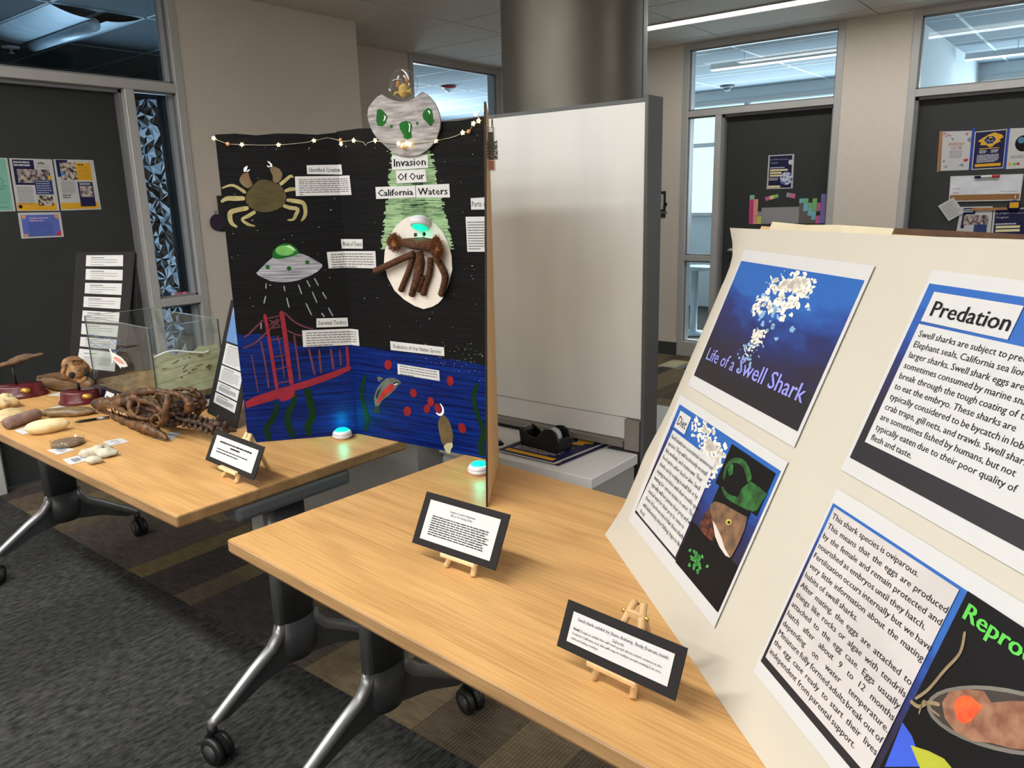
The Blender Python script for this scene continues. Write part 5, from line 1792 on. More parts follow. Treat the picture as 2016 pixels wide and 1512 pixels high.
# -- reproduction poster
p4 = spaper('reproduction_poster', .643, .0795, 1.06, .3665, 'reproduction poster with an egg case photograph', w=.0045)
MB().rect(.649, .1, 1.05, .3465, .0052).build('underwater_photo', underwater('print_underwater_four', 2.9), p4)
m = MB()
foam(m, .80, .343, .06, .004, 26, .004, .012, (.66, .30, .896, .3465))
foam(m, .892, .25, .005, .10, 36, .003, .007, (.884, .13, .898, .3465))
m.build('sun_glitter', glow_m, p4, kind='stuff')
MB().rect(.6562, .111, .8875, .343, .0064).build('text_box', mat('print_warm_white', (194, 189, 187), .7), p4)
m = MB()
para(m, ['This shark species is oviparous.', 'This means that the eggs are produced', 'by the female and remain protected and', 'nourished as embryos until they hatch.', 'Fertilization occurs internally but we have', 'very little information about the mating', 'habits of swell sharks.', 'After mating, the eggs are attached to', 'things like rocks or algae with tendrils', 'attached to the egg case. Eggs usually', 'hatch after about 9 to 12 months', 'depending on water temperature.', 'Miniature fully formed adults break out of', 'the egg case ready to start their lives', 'independent from parental support.'], .6605, .8865, .3285, .1205, .0083, .0070, justify=(1, 2, 5, 7, 8, 9, 10, 11, 12, 13), fit=(0, .1712), res=2)
m.build('lettering', ink_m, p4)
ph = MB().rect(.897, .1, 1.05, .347, .0060).build('egg_case_photo', blk, p4)
m = MB()
text(m, 'Reproduction', (.9065, .3200), .165, .0185, .0068, bold=.0009)
m.build('heading', mat('print_leaf_green', (84, 190, 70), .6, var=.02), ph)
egg_edge = mat('print_egg_rim', (112, 108, 100), .5, var=.2)
m = MB()
ec = [(1.0676,0.2991),(1.0677,0.2932),(1.0651,0.2861),(1.0597,0.278),(1.0518,0.2692),(1.0415,0.26),(1.029,0.2506),(1.0148,0.2414),(0.9991,0.2329),(0.9828,0.2254),(0.9664,0.2194),(0.9509,0.2152),(0.9371,0.2133),(0.9258,0.2138),(0.9179,0.2168),(0.9139,0.2221),(0.914,0.2296),(0.9183,0.2388),(0.9264,0.249),(0.9377,0.2597),(0.9514,0.2703),(0.9668,0.2802),(0.983,0.289),(0.9991,0.2963),(1.0145,0.302),(1.0287,0.3059),(1.0411,0.308),(1.0514,0.3083),(1.0594,0.3068),(1.0648,0.3037)]
ei = [(1.0645,0.2976),(1.0645,0.2923),(1.0618,0.286),(1.0566,0.2786),(1.0489,0.2706),(1.039,0.2621),(1.027,0.2534),(1.0133,0.2449),(0.9985,0.2368),(0.983,0.2297),(0.9675,0.2239),(0.9529,0.2197),(0.94,0.2175),(0.9295,0.2176),(0.9223,0.22),(0.9186,0.2245),(0.9189,0.2311),(0.9231,0.2392),(0.9308,0.2484),(0.9415,0.2581),(0.9546,0.2679),(0.9691,0.2771),(0.9845,0.2854),(0.9998,0.2924),(1.0144,0.298),(1.0278,0.302),(1.0396,0.3043),(1.0493,0.305),(1.0568,0.304),(1.0619,0.3015)]
m.poly(ec, .0064)
m.build('egg_case', egg_edge, ph)
MB().poly(ei, .0066).build('egg_inside', mat('print_egg_dark', (58, 50, 44), .5, rgb2=(38, 34, 32), scale=40), ph)
MB().poly([(0.9293,0.2341),(0.9312,0.2492),(0.947,0.2626),(0.964,0.2724),(0.9762,0.2681),(0.9935,0.2827),(1.0191,0.2992),(1.0384,0.2636),(1.0141,0.2462),(0.9944,0.2368),(0.9769,0.2252),(0.9566,0.2204),(0.9399,0.2236)], .0068).build('embryo', mat('print_embryo', (158, 116, 88), .5, rgb2=(120, 74, 56), scale=70), ph)
MB().poly([(0.9417,0.2408),(0.9421,0.249),(0.948,0.2566),(0.9553,0.2596),(0.9703,0.2595),(0.9687,0.2496),(0.9667,0.2403),(0.9612,0.2324),(0.9524,0.2318)], .0071).build('yolk', mat('print_yolk', (240, 104, 44), .5, rgb2=(216, 60, 30), scale=60), ph)
m = MB()
for s_ in stroke([(0.9163,0.3099),(0.9222,0.2887),(0.9155,0.2636),(0.9085,0.2355),(0.8993,0.2171)], .0035):
    m.poly(s_, .0070)
for s_ in stroke([(0.8951,0.2117),(0.9075,0.2136),(0.9156,0.2242),(0.9284,0.2311)], .004) + stroke([(0.9116,0.2071),(0.9096,0.2222),(0.9206,0.2208),(0.9342,0.2216)], .002):
    m.poly(s_, .0070)
m.build('tendril', mat('print_tendril', (136, 118, 88), .5, var=.25, scale=90), ph)
MB().poly([(0.8976,0.187),(0.9148,0.1834),(0.9287,0.1755),(0.9387,0.1644),(0.9027,0.1345)], .0063).build('blue_shape', mat('print_blue', (48, 84, 200), .5, var=.1), ph)
MB().poly([(0.9188,0.1747),(0.9403,0.1847),(0.9588,0.1906),(0.9731,0.1889),(0.9423,0.1632)], .0065).build('yellow_shape', mat('print_lime', (168, 172, 44), .5, var=.1), ph)

# ---------------------------------------------------------------- papers and tape dispenser on the cabinet
fq = [(-1.484,2.0696),(-1.2397,2.0481),(-1.2631,1.7705),(-1.496,1.7717)]


class Sheet:
    """a flat printed thing: quad TL TR BR BL in the plane of M"""

    def __init__(s, name, label, cat, M, quad, mtl, group=None, w=.0015, th=.0006, parent=None):
        cx_ = sum(p[0] for p in quad) / 4
        cy_ = sum(p[1] for p in quad) / 4
        s.q = [(p[0] - cx_, p[1] - cy_) for p in quad]
        s.w = w + th
        if parent is None:
            s.t = thing(name, label, cat, M @ Matrix.Translation((cx_, cy_, 0)), group)
        s.sheet = MB().prism([s.q[3], s.q[2], s.q[1], s.q[0]], w, w + th).build('sheet', mtl, s.t)

    def at(s, a, b):
        (x0, y0), (x1, y1), (x2, y2), (x3, y3) = s.q
        p, r = (x0 + (x1 - x0) * a, y0 + (y1 - y0) * a), (x3 + (x2 - x3) * a, y3 + (y2 - y3) * a)
        return (p[0] + (r[0] - p[0]) * b, p[1] + (r[1] - p[1]) * b)

    def polys(s, name, ps, mtl, dw=.0004):
        m = MB()
        for k, p in enumerate(ps):
            m.poly([s.at(*x) for x in p], s.w + dw + k * .00002)
        m.build(name, mtl, s.t)
        return s

    def rect(s, name, a0, b0, a1, b1, mtl, dw=.0004):
        return s.polys(name, [[(a0, b1), (a1, b1), (a1, b0), (a0, b0)]], mtl, dw)

    def text(s, name, st, a, b, width, cap, mtl, dw=.0012, res=1):
        vs, fs, x0, x1 = glyphs(st, res)
        m = MB()
        k = width / (x1 - x0)
        pts = [s.at(a + (v.x - x0) * k, b - v.y / CAP * cap) for v in vs]
        m.add([(p[0], p[1], s.w + dw) for p in pts], fs)
        m.build(name, mtl, s.t)
        return s

    def greek(s, name, a0, b0, a1, b1, n, h, mtl, last=.6, dw=.0010):
        ps = []
        for i in range(n):
            b = b0 + (b1 - b0) * i / max(1, n - 1)
            a, e = a0, a0 + (a1 - a0) * (last if i == n - 1 else random.uniform(.9, 1))
            while a < e:
                w = min(random.uniform(.04, .13), e - a)
                ps.append([(a, b + h), (a + w, b + h), (a + w, b), (a, b)])
                a += w + .012
        m = MB()
        for p in ps:
            m.poly([s.at(*x) for x in p], s.w + dw)
        m.build(name, mtl, s.t)
        return s


MG = T(0, 0, GZ)
silver_ink = mat('print_silver', (206, 208, 216), .6, var=.02)


def flyer(quad, label, w, M=MG, cut=None):
    s = Sheet('club_flyer', label, 'flyer', M, quad, paper_m, 'navy club flyers', w=w)
    s.rect('navy_field', .035, .025, .965, .975, navy_m)
    random.seed(9)
    s.polys('gold_splash', [[(.22, .2), (.45, .1), (.62, .06), (.86, .14), (.9, .2), (.78, .26), (.84, .3), (.66, .36), (.6, .42), (.5, .44), (.42, .38), (.2, .36), (.24, .3), (.12, .26)]], gold_m, .0006)
    s.polys('emblem_rim', [[(.30, .24), (.41, .14), (.60, .14), (.70, .24), (.60, .35), (.41, .35)]], silver_ink, .0008)
    s.polys('emblem', [[(.315, .24), (.415, .15), (.595, .15), (.685, .24), (.595, .34), (.415, .34)]], navy_m, .0010)
    s.text('emblem_lettering', 'TLC', .38, .30, .24, .07, silver_ink)
    s.polys('emblem_bear', [[(.44, .20), (.47, .17), (.53, .165), (.57, .18), (.57, .205), (.53, .2), (.50, .21)]], gold_m, .0013)
    s.greek('emblem_print', .38, .215, .62, .215, 1, .012, silver_ink, 1)
    s.greek('heading_print', .2, .45, .8, .45, 1, .022, gold_m, 1)
    s.greek('left_print', .2, .50, .44, .56, 3, .016, silver_ink, .8)
    s.greek('right_print', .56, .50, .8, .56, 3, .016, silver_ink, .8)
    s.greek('body_print', .14, .62, .86, .80, 7, .015, silver_ink, .8)
    s.rect('gold_bar', .1, .855, .9, .93, gold_m, .0006)
    return s


cen = [sum(p[i] for p in fq) / 4 for i in range(2)]
# the lower one peeks out to the right
off = [(0.0242,-0.008999999999999897)][0]
flyer([(p[0] + off[0], p[1] + off[1]) for p in fq], 'navy and gold club flyer lying under the top one on the white cabinet', .0004)
flyer(fq, 'topmost navy and gold club flyer under the tape dispenser', .0028)
fd = [(p[0], min(p[1], 1.98)) for p in [(-1.8112,1.995),(-1.7347,2.1095),(-1.5064,1.8326),(-1.567,1.7297)]]
s = Sheet('flyer_stack', 'dark printed brochures half hidden behind the brown cardboard wing', 'brochure', MG, fd, blk, w=.001, th=.008)
s.rect('white_panel', .35, .35, .98, .9, paper_m, .0004)
s.greek('print_lines', .4, .42, .95, .8, 8, .02, grey_ink, .8)
s.polys('purple_band', [[(.1, .1), (.9, .05), (.98, .25), (.1, .3)]], mat('print_plum', (96, 62, 90), .5), .0004)

dk = thing('tape_dispenser', 'black desktop tape dispenser on top of the club flyers', 'tape dispenser', T(-1.372, 1.885, GZ + .0045, math.radians(-6)))
side = [(-.085, 0), (.07, 0), (.078, .012), (.078, .040), (.066, .064), (.044, .074), (.018, .070), (.0, .054), (-.018, .036), (-.045, .034), (-.072, .050), (-.088, .056), (-.092, .050)]
FX = Matrix(((1, 0, 0, 0), (0, 0, -1, 0), (0, 1, 0, 0), (0, 0, 0, 1)))
for sy in (-1, 1):
    MB().prism(side, sy * .029 - .003, sy * .029 + .003, 0, FX).build('side_wall', black_m, dk, bevel=.0015)
MB().box(-.085, -.027, 0, .07, .027, .012).box(-.092, -.027, .012, -.075, .027, .045).box(.066, -.027, .01, .076, .027, .045).build('body', black_m, dk, bevel=.002)
tp = MB(Matrix.Translation((.03, 0, .043)) @ Matrix.Rotation(PI / 2, 4, 'X'))
tp.lathe([(.013, -.010), (.026, -.010), (.026, .010), (.013, .010), (.013, -.010)], 28)
tp.build('tape_roll', mat('tape_clear', (178, 186, 190), .25, var=.03), dk)
MB(Matrix.Translation((.03, 0, .043)) @ Matrix.Rotation(PI / 2, 4, 'X')).lathe([(0, -.024), (.0128, -.024), (.0128, .024), (0, .024)], 20).build('tape_hub', black_m, dk)
MB().box(-.095, -.014, .050, -.083, .014, .054).build('cutter', mat('satin_steel_blade', (150, 150, 150), .3, .9), dk)

# ---------------------------------------------------------------- posters on the doors and signs on the walls
MWd = frame((0, YW + .085, 0), (1, 0, 0), (0, 0, 1))
MLd = frame((XL - .085, 0, 0), (0, 1, 0), (0, 0, 1))
photo_mix = mat('print_people', (60, 50, 56), .6, rgb2=(190, 176, 168), scale=45, detail=4, contrast=(.4, .6))
photo_mix2 = mat('print_students', (52, 40, 40), .6, rgb2=(206, 190, 176), scale=60, detail=4, contrast=(.42, .58))
teal_p = mat('print_mint', (136, 196, 176), .6, rgb2=(112, 176, 158), scale=9)
peri_p = mat('print_periwinkle', (88, 108, 190), .6, var=.06)
red_pr = mat('print_red', (196, 40, 52), .6)
blue_pr = mat('print_sky', (60, 130, 200), .6)
qb = [(1.6634,1.7441),(1.8723,1.7422),(1.8706,1.47),(1.6606,1.4737)]
qc = [(1.8793,1.7431),(2.0898,1.7436),(2.0949,1.4717),(1.8795,1.4708)]
qd = [(1.6609,1.465),(1.873,1.4627),(1.8722,1.329),(1.6586,1.3301)]
dxw = qb[1][0] - qb[0][0]
qa = [(qb[0][0] - dxw - .008, qb[0][1]), (qb[0][0] - .008, qb[0][1]), (qb[3][0] - .008, qb[3][1]), (qb[3][0] - dxw - .008, qb[3][1])]
s = Sheet('door_poster', 'mint green notice at the left edge on the dark door', 'poster', MLd, qa, paper_m, 'posters on the left door')
s.rect('mint_field', .05, .02, .95, .98, teal_p)
s.greek('print_lines', .3, .38, .88, .58, 7, .007, ink_m, .9)
s.greek('print_foot', .3, .83, .9, .92, 2, .006, ink_m, .9)
s = Sheet('door_poster', 'white flyer with navy heading and group photo beside the mint notice', 'poster', MLd, qb, paper_m, 'posters on the left door')
s.rect('navy_block', .06, .025, .55, .2, navy_m).rect('navy_side', .06, .2, .16, .5, navy_m).rect('navy_base', .16, .45, .56, .5, navy_m)
s.greek('heading_bars', .08, .055, .5, .11, 2, .032, paper_m, .9, .0008)
s.rect('group_photo', .13, .2, .9, .46, photo_mix, .0006)
s.rect('navy_panel', .5, .4, .92, .68, mat('print_navy_blue', (34, 56, 110), .6), .0008)
s.greek('panel_print', .53, .42, .88, .64, 6, .012, silver_ink, .8, .0012)
s.greek('body_print', .07, .54, .45, .86, 12, .008, grey_ink, .9)
s.polys('crest', [[(.62, .08), (.72, .05), (.82, .08), (.8, .1), (.64, .1)]], mat('print_sage', (120, 130, 100), .6), .0006)
s.greek('crest_print', .6, .13, .9, .16, 2, .006, grey_ink, 1)
s.rect('gold_foot', .02, .845, .94, .985, gold_m, .0005)
s.rect('desk_photo', .52, .7, .88, .9, photo_mix2, .0008)
s.polys('round_seal', [[(.09 + .045 * math.cos(a), .915 + .035 * math.sin(a)) for a in [k * PI / 6 for k in range(12)]]], ink_m, .0009)
s.polys('gold_mark', [[(.83, .33), (.92, .32), (.92, .4), (.85, .4)]], gold_m, .0010)
s = Sheet('door_poster', 'white flyer with yellow panel and classroom photo nearest the door edge', 'poster', MLd, qc, paper_m, 'posters on the left door')
s.rect('navy_block', .05, .01, .33, .06, navy_m).rect('navy_side', .05, .06, .16, .34, navy_m)
s.rect('class_photo', .13, .06, .53, .4, photo_mix2, .0006)
s.polys('blue_shirt', [[(.12, .24), (.2, .25), (.24, .3), (.14, .32)]], blue_pr, .0009)
s.rect('gold_panel', .53, .06, .9, .405, gold_m, .0005)
s.greek('panel_head', .57, .09, .72, .09, 1, .02, ink_m, 1)
s.greek('panel_print', .57, .14, .86, .36, 9, .006, mat('print_ochre', (160, 120, 40), .6), .8)
s.greek('body_print', .09, .43, .44, .68, 10, .008, grey_ink, .7)
s.greek('body_head', .09, .7, .3, .74, 2, .014, ink_m, .9)
s.rect('gold_foot', .02, .85, .95, .975, gold_m, .0005)
s.rect('navy_panel', .5, .44, .88, .93, navy_m, .0008)
s.rect('lab_photo', .54, .52, .85, .74, photo_mix, .0010)
s.greek('panel_print_low', .54, .46, .84, .485, 2, .014, silver_ink, .9, .0012)
s = Sheet('door_notice', 'small landscape periwinkle notice below the flyers on the left door', 'poster', MLd, qd, paper_m, 'posters on the left door')
s.rect('blue_field', .06, .09, .94, .94, peri_p)
for p_ in ([(.07, .1), (.17, .1), (.15, .25), (.08, .22)], [(.84, .1), (.94, .1), (.93, .28), (.85, .22)], [(.07, .82), (.17, .83), (.16, .94), (.07, .94)]):
    s.polys('corner_flower', [p_], mat('print_coral', (222, 150, 110), .6), .0006)
s.polys('red_corner', [[(.8, .94), (.94, .94), (.94, .72), (.88, .78)]], red_pr, .0007)
s.greek('script_title', .25, .2, .7, .3, 2, .04, mat('print_pinkish', (206, 170, 200), .6), .7)
s.greek('print_lines', .2, .4, .8, .88, 7, .02, mat('print_indigo', (52, 62, 130), .6), .9)

# door two
q2 = [(-2.496,1.7792),(-2.2808,1.7786),(-2.2762,1.503),(-2.4983,1.5033)]
s = Sheet('scholars_poster', 'navy scholars poster on the nearer right door', 'poster', MWd, q2, paper_m)
s.rect('navy_field', .06, .03, .93, .97, navy_m)
s.text('heading', 'E-STEM Scholars', .1, .15, .7, .035, silver_ink)
s.text('script', 'Program', .12, .25, .27, .05, silver_ink)
s.greek('subhead', .1, .36, .65, .36, 1, .03, silver_ink, 1)
crm = mat('print_cream', (238, 228, 178), .6, var=.02)
for b in (.42, .50, .58):
    s.rect('cream_bar', .1, b, .78 if b < .5 else .55, b + .055, crm, .0006)
s.greek('print_lines', .08, .67, .45, .73, 3, .016, silver_ink, .9)
s.rect('cream_foot', .06, .9, .52, .965, crm, .0007)
s.polys('round_photo', [[(.74 + .24 * math.cos(a), .70 + .19 * math.sin(a)) for a in [k * PI / 12 for k in range(24)]]], mat('print_round', (70, 92, 190), .6, rgb2=(214, 222, 226), scale=40, contrast=(.42, .55)), .0009)
s.polys('round_mark', [[(.88 + .09 * math.cos(a), .23 + .075 * math.sin(a)) for a in [k * PI / 8 for k in range(16)]]], silver_ink, .0008)

cols = {'mint': (140, 204, 168), 'magenta': (206, 70, 130), 'salmon': (236, 166, 150), 'lime': (210, 214, 110), 'grey': (156, 156, 158), 'taupe': (112, 106, 102), 'aqua': (130, 196, 206), 'green': (130, 196, 124), 'pink': (216, 110, 170), 'violet': (142, 128, 196), 'yellow': (232, 222, 140)}
pt_ = thing('element_chart', 'paper periodic table built of coloured squares on the nearer right door', 'chart', MWd @ Matrix.Translation((-2.44, 1.2, 0)))
blocks = [('mint',[(-2.642,1.4568),(-2.5992,1.4572),(-2.6007,1.4207),(-2.6426,1.4197)]),('magenta',[(-2.6435,1.4198),(-2.6045,1.4213),(-2.6022,1.212),(-2.6406,1.2111)]),('salmon',[(-2.6045,1.4217),(-2.5652,1.4223),(-2.5666,1.2815),(-2.6031,1.2795)]),('salmon',[(-2.6031,1.2786),(-2.5712,1.2793),(-2.5702,1.2133),(-2.6031,1.212)]),('lime',[(-2.5703,1.2793),(-2.531,1.2799),(-2.5323,1.2133),(-2.5697,1.2124)]),('grey',[(-2.566,1.3164),(-2.5315,1.317),(-2.5315,1.2808),(-2.5675,1.2802)]),('grey',[(-2.5332,1.349),(-2.2129,1.3536),(-2.2133,1.2163),(-2.5299,1.2138)]),('taupe',[(-2.2147,1.382),(-2.1815,1.3815),(-2.1787,1.2171),(-2.2125,1.2163)]),('taupe',[(-2.1805,1.3161),(-2.1454,1.3166),(-2.147,1.218),(-2.1787,1.2171)]),('taupe',[(-2.1456,1.2787),(-2.1115,1.2794),(-2.1128,1.2188),(-2.1461,1.218)]),('taupe',[(-2.111,1.245),(-2.0745,1.2457),(-2.0762,1.2188),(-2.1137,1.2188)]),('aqua',[(-2.2161,1.419),(-2.1782,1.4196),(-2.1786,1.384),(-2.2156,1.3829)]),('green',[(-2.1782,1.4196),(-2.1424,1.4206),(-2.1424,1.386),(-2.1787,1.3849)]),('aqua',[(-2.1785,1.3831),(-2.1392,1.3851),(-2.138,1.3179),(-2.1796,1.3161)]),('green',[(-2.1392,1.3851),(-2.1053,1.3845),(-2.1065,1.35),(-2.14,1.3496)]),('aqua',[(-2.14,1.3487),(-2.1073,1.3492),(-2.1094,1.2807),(-2.1439,1.2792)]),('green',[(-2.1075,1.4182),(-2.0709,1.4196),(-2.0714,1.3172),(-2.1074,1.3163)]),('aqua',[(-2.1086,1.3154),(-2.073,1.315),(-2.0755,1.2466),(-2.1102,1.2459)]),('pink',[(-2.0685,1.3831),(-2.0363,1.3834),(-2.0395,1.3164),(-2.0704,1.315)]),('pink',[(-2.0716,1.2796),(-2.0397,1.2802),(-2.0402,1.217),(-2.0743,1.2162)]),('violet',[(-2.04,1.4518),(-2.0027,1.4531),(-1.9995,1.2187),(-2.0389,1.217)])]
for c, q in blocks:
    MB().prism([(p[0] + 2.44, p[1] - 1.2) for p in q][::-1], .001, .0018).build('element_block', mat('card_' + c, cols[c], .7, var=.12, scale=120), pt_)
for k, (q, cc) in enumerate((([(-2.5087,1.436),(-2.397,1.4619),(-2.3908,1.4335),(-2.5,1.4045)], ('pink', 'yellow', 'green')), ([(-2.3227,1.4715),(-2.2503,1.4576),(-2.2547,1.4198),(-2.3306,1.4366)], ('grey', 'pink')))):
    t = thing('element_tag', ['tilted three coloured paper strip above the periodic table', 'tilted grey and pink paper strip above the periodic table'][k], 'paper strip', MWd @ Matrix.Translation((q[0][0], q[0][1], 0)), 'paper strips on the right door')
    n = len(cc)
    for i, c in enumerate(cc):
        f = lambda a, b: tuple((q[a][j] + (q[b][j] - q[a][j]) * i / n, q[a][j] + (q[b][j] - q[a][j]) * (i + 1) / n) for j in (0, 1))
        (x0, x1), (y0, y1) = f(0, 1)
        (x3, x2), (y3, y2) = f(3, 2)
        MB().prism([(p[0] - q[0][0], p[1] - q[0][1]) for p in ((x3, y3), (x2, y2), (x1, y1), (x0, y0))], .001, .0018).build('strip_piece', mat('card_' + c, cols[c]), t)

# door three
def dq(*a):
    return a


qx = [(-1.1979,1.8805),(-1.0069,1.8728),(-0.9959,1.5986),(-1.1891,1.5991)]
s = Sheet('club_poster', 'white chemistry club poster with doodles on the far right door', 'poster', MWd, qx, paper_m)
s.text('heading', 'CLUB', .3, .46, .38, .08, mat('print_maroon', (150, 90, 96), .6))
s.greek('subhead', .22, .29, .78, .33, 2, .03, mat('print_tan', (190, 150, 140), .6), .9)
s.greek('print_lines', .28, .50, .72, .66, 5, .014, mat('print_grey_violet', (150, 130, 150), .6), .9)
s.polys('doodle', [[(.04, .04), (.12, .02), (.05, .12)], [(.1, .13), (.2, .05), (.22, .07), (.12, .16)], [(.2, .1), (.3, .08), (.28, .14)], [(.75, .06), (.88, .05), (.84, .13)]], mat('print_rose', (176, 110, 130), .6), .0006)
s.polys('doodle', [[(.85, .2), (.97, .15), (.97, .3), (.86, .26)], [(.05, .75), (.15, .72), (.1, .8)], [(.1, .9), (.26, .86), (.2, .93)], [(.6, .88), (.74, .82), (.8, .9)], [(.3, .15), (.42, .2), (.35, .24)]], mat('print_slate', (130, 132, 160), .6), .0006)
s.polys('doodle', [[(.76, .72), (.92, .7), (.9, .78), (.78, .78)]], red_pr, .0006)
qx = [(-0.9908,1.8644),(-0.7903,1.87),(-0.7863,1.6022),(-0.9867,1.5982)]
flyer(qx, 'navy and gold club flyer between blue tapes on the far right door', .0015, MWd)
qx = [(-0.777,1.8717),(-0.5715,1.866),(-0.5504,1.5975),(-0.7708,1.5949)]
s = Sheet('ball_poster', 'white poster with a large black ball at the right edge on the far right door', 'poster', MWd, qx, paper_m)
s.polys('black_ball', [[(.42 + .23 * math.cos(a), .38 + .2 * math.sin(a)) for a in [k * PI / 14 for k in range(28)]]], ink_m, .0006)
s.polys('ball_sheen', [[(.36 + .1 * math.cos(a), .3 + .08 * math.sin(a)) for a in [k * PI / 8 for k in range(16)]]], mat('print_steel_blue', (70, 130, 160), .6), .0009)
s.greek('print_lines', .1, .68, .5, .72, 2, .012, grey_ink, .9)
s.polys('colour_chip', [[(.05, .85), (.13, .85), (.13, .91), (.05, .91)]], gold_m, .0006).polys('colour_chip', [[(.18, .85), (.26, .85), (.26, .91), (.18, .91)]], mat('print_leaf_green', ()) if 0 else MATS['print_leaf_green'], .0006).polys('colour_chip', [[(.28, .85), (.36, .85), (.36, .91), (.28, .91)]], red_pr, .0006)
tape_b = mat('tape_blue', (34, 66, 160), .6, var=.05)
tape_k = mat('tape_kraft', (166, 118, 72), .6, var=.06)
for q, mm, lb in (([(-1.219,1.8848),(-1.1967,1.8844),(-1.194,1.5935),(-1.2111,1.5924)], tape_k, 'strip of kraft tape left of the club poster'), ([(-1.0088,1.8923),(-0.9906,1.8921),(-0.9867,1.5982),(-1.0031,1.5978)], tape_b, 'strip of blue tape left of the navy flyer'), ([(-0.7923,1.8794),(-0.7758,1.8792),(-0.7718,1.5949),(-0.7873,1.5933)], tape_b, 'strip of blue tape right of the navy flyer')):
    t = thing('tape_strip', lb + ' on the far right door', 'tape', MWd @ Matrix.Translation((q[0][0], q[0][1], 0)), 'tape strips on the far right door')
    MB().prism([(p[0] - q[0][0], p[1] - q[0][1]) for p in q][::-1], .0042, .0046).build('strip', mm, t)
qx = [(-1.1161,1.5587),(-0.6604,1.5584),(-0.6626,1.376),(-1.1112,1.3737)]
s = Sheet('door_whiteboard', 'small whiteboard with a cork strip on the far right door', 'whiteboard', MWd, qx, mat('board_frame', (206, 206, 206), .5), th=.008)
s.rect('board_surface', .015, .04, .985, .72, mat('board_white', (216, 222, 230), .35), .0004)
s.rect('cork_strip', .015, .74, .985, .96, mat('cork', (150, 108, 66), .9, var=.2, scale=90), .0004)
s.greek('pink_note', .05, .48, .15, .64, 2, .03, mat('ink_pink', (206, 120, 160), .6), .9)
s.greek('blue_note', .72, .63, .95, .63, 1, .018, mat('ink_blue', (120, 150, 196), .6), 1)
qm = [(-0.9574,1.546),(-0.8013,1.5438)]
t = thing('marker_pen', 'dry erase marker with navy and red ends on the small whiteboard', 'marker', MWd @ Matrix.Translation((qm[0][0], qm[0][1], .022)))
L_ = qm[1][0] - qm[0][0]
MB().tube([(L_ * .25, 0, 0), (L_ * .72, .002, 0)], .008, 10).build('barrel', white_m, t)
MB().tube([(0, 0, 0), (L_ * .25, 0, 0)], .0095, 10).build('cap', navy_m, t)
MB().tube([(L_ * .7, .002, 0), (L_, .002, 0)], .0095, 10).build('red_end', red_pr, t)
qx = [(-1.1789,1.3453),(-1.0824,1.4058),(-0.9984,1.298),(-1.0968,1.2329)]
s = Sheet('tilted_note', 'white note taped at an angle below the small whiteboard', 'note', MWd, qx, paper_m, w=.011)
s.greek('print_lines', .1, .15, .9, .85, 8, .02, grey_ink, .7)
qx = [(-1.0272,1.3362),(-0.8247,1.338),(-0.816,1.0338),(-1.05,1.0234)]
s = Sheet('group_flyer', 'white flyer with group photo behind the tilted note', 'poster', MWd, qx, paper_m)
s.rect('navy_block', .1, .03, .48, .18, navy_m).rect('navy_side', .1, .18, .2, .5, navy_m)
s.greek('heading_bars', .13, .06, .45, .1, 2, .025, paper_m, .9, .0009)
s.rect('group_photo', .16, .2, .9, .42, photo_mix, .0006)
s.rect('navy_panel', .5, .42, .88, .7, MATS['print_navy_blue'], .0008)
qx = [(-0.8177,1.3191),(-0.5767,1.3274),(-0.5596,1.0443),(-0.8134,1.0338)]
s = Sheet('scholars_poster', 'second navy scholars poster beside the group flyer on the far right door', 'poster', MWd, qx, paper_m)
s.rect('navy_field', .05, .03, .95, .97, navy_m)
s.text('heading', 'E-STEM Scholars', .08, .14, .7, .035, silver_ink)
s.text('script', 'Program', .1, .24, .3, .05, silver_ink)
s.greek('subhead', .08, .37, .6, .37, 1, .03, silver_ink, 1)
s.rect('cream_bar', .1, .43, .7, .49, crm, .0006).rect('cream_bar', .1, .52, .7, .58, crm, .0006)
q = [(-0.9534,1.3265),(-0.7268,1.3293),(-0.725,1.3124),(-0.9515,1.3074)]
t = thing('wood_rail', 'thin wooden strip across the top of the lower posters', 'rail', MWd @ Matrix.Translation((q[0][0], q[0][1], 0)))
MB().prism([(p[0] - q[0][0], p[1] - q[0][1]) for p in q][::-1], .004, .012).build('strip', tape_k, t)
q = [(-0.6934,1.3373)][0]
t = thing('badge_tag', 'small round navy and gold badge hanging on the far right door', 'badge', MWd @ Matrix.Translation((q[0], q[1], .012)))
MB().lathe([(0, 0), (.042, 0), (.042, .004), (0, .004)], 24).build('disc', navy_m, t)
MB().rect(-.028, -.012, .028, .026, .0045).build('gold_print', gold_m, t)
MB().tube([(0, .04, .002), (0, .075, 0)], .003, 6).build('clip', silver_ink, t)

# wall plates
MWw = frame((0, YW, 0), (1, 0, 0), (0, 0, 1))
q = [(-3.5791,1.5094),(-3.4002,1.5109),(-3.3993,1.2755),(-3.5788,1.2728)]
t = thing('room_sign', 'dark room sign with a white insert on the wall right of the whiteboard', 'sign', MWw @ Matrix.Translation((q[0][0], q[0][1], 0)))
qq = [(p[0] - q[0][0], p[1] - q[0][1]) for p in q]
MB().prism(qq[::-1], .0005, .008).build('plate', mat('plate_brown_black', (36, 31, 30), .5, var=.05), t)
w_, h_ = qq[1][0], qq[3][1]
MB().rect(.02, h_ * .67, w_ - .02, h_ * .11, .0088).build('insert', paper_m, t)
m = MB()
greek(m, .1, h_ * .18, w_ - .05, h_ * .30, 3, .006, .0094)
m.poly([(.17 + .0, h_ * .42), (.20, h_ * .44), (.195, h_ * .54), (.16, h_ * .64), (.15, h_ * .62), (.178, h_ * .54)], .0094)
m.build('print', ink_m, t)
MB().rect(.08, h_ * .83, .2, h_ * .77, .0086).build('engraving', grey_ink, t)
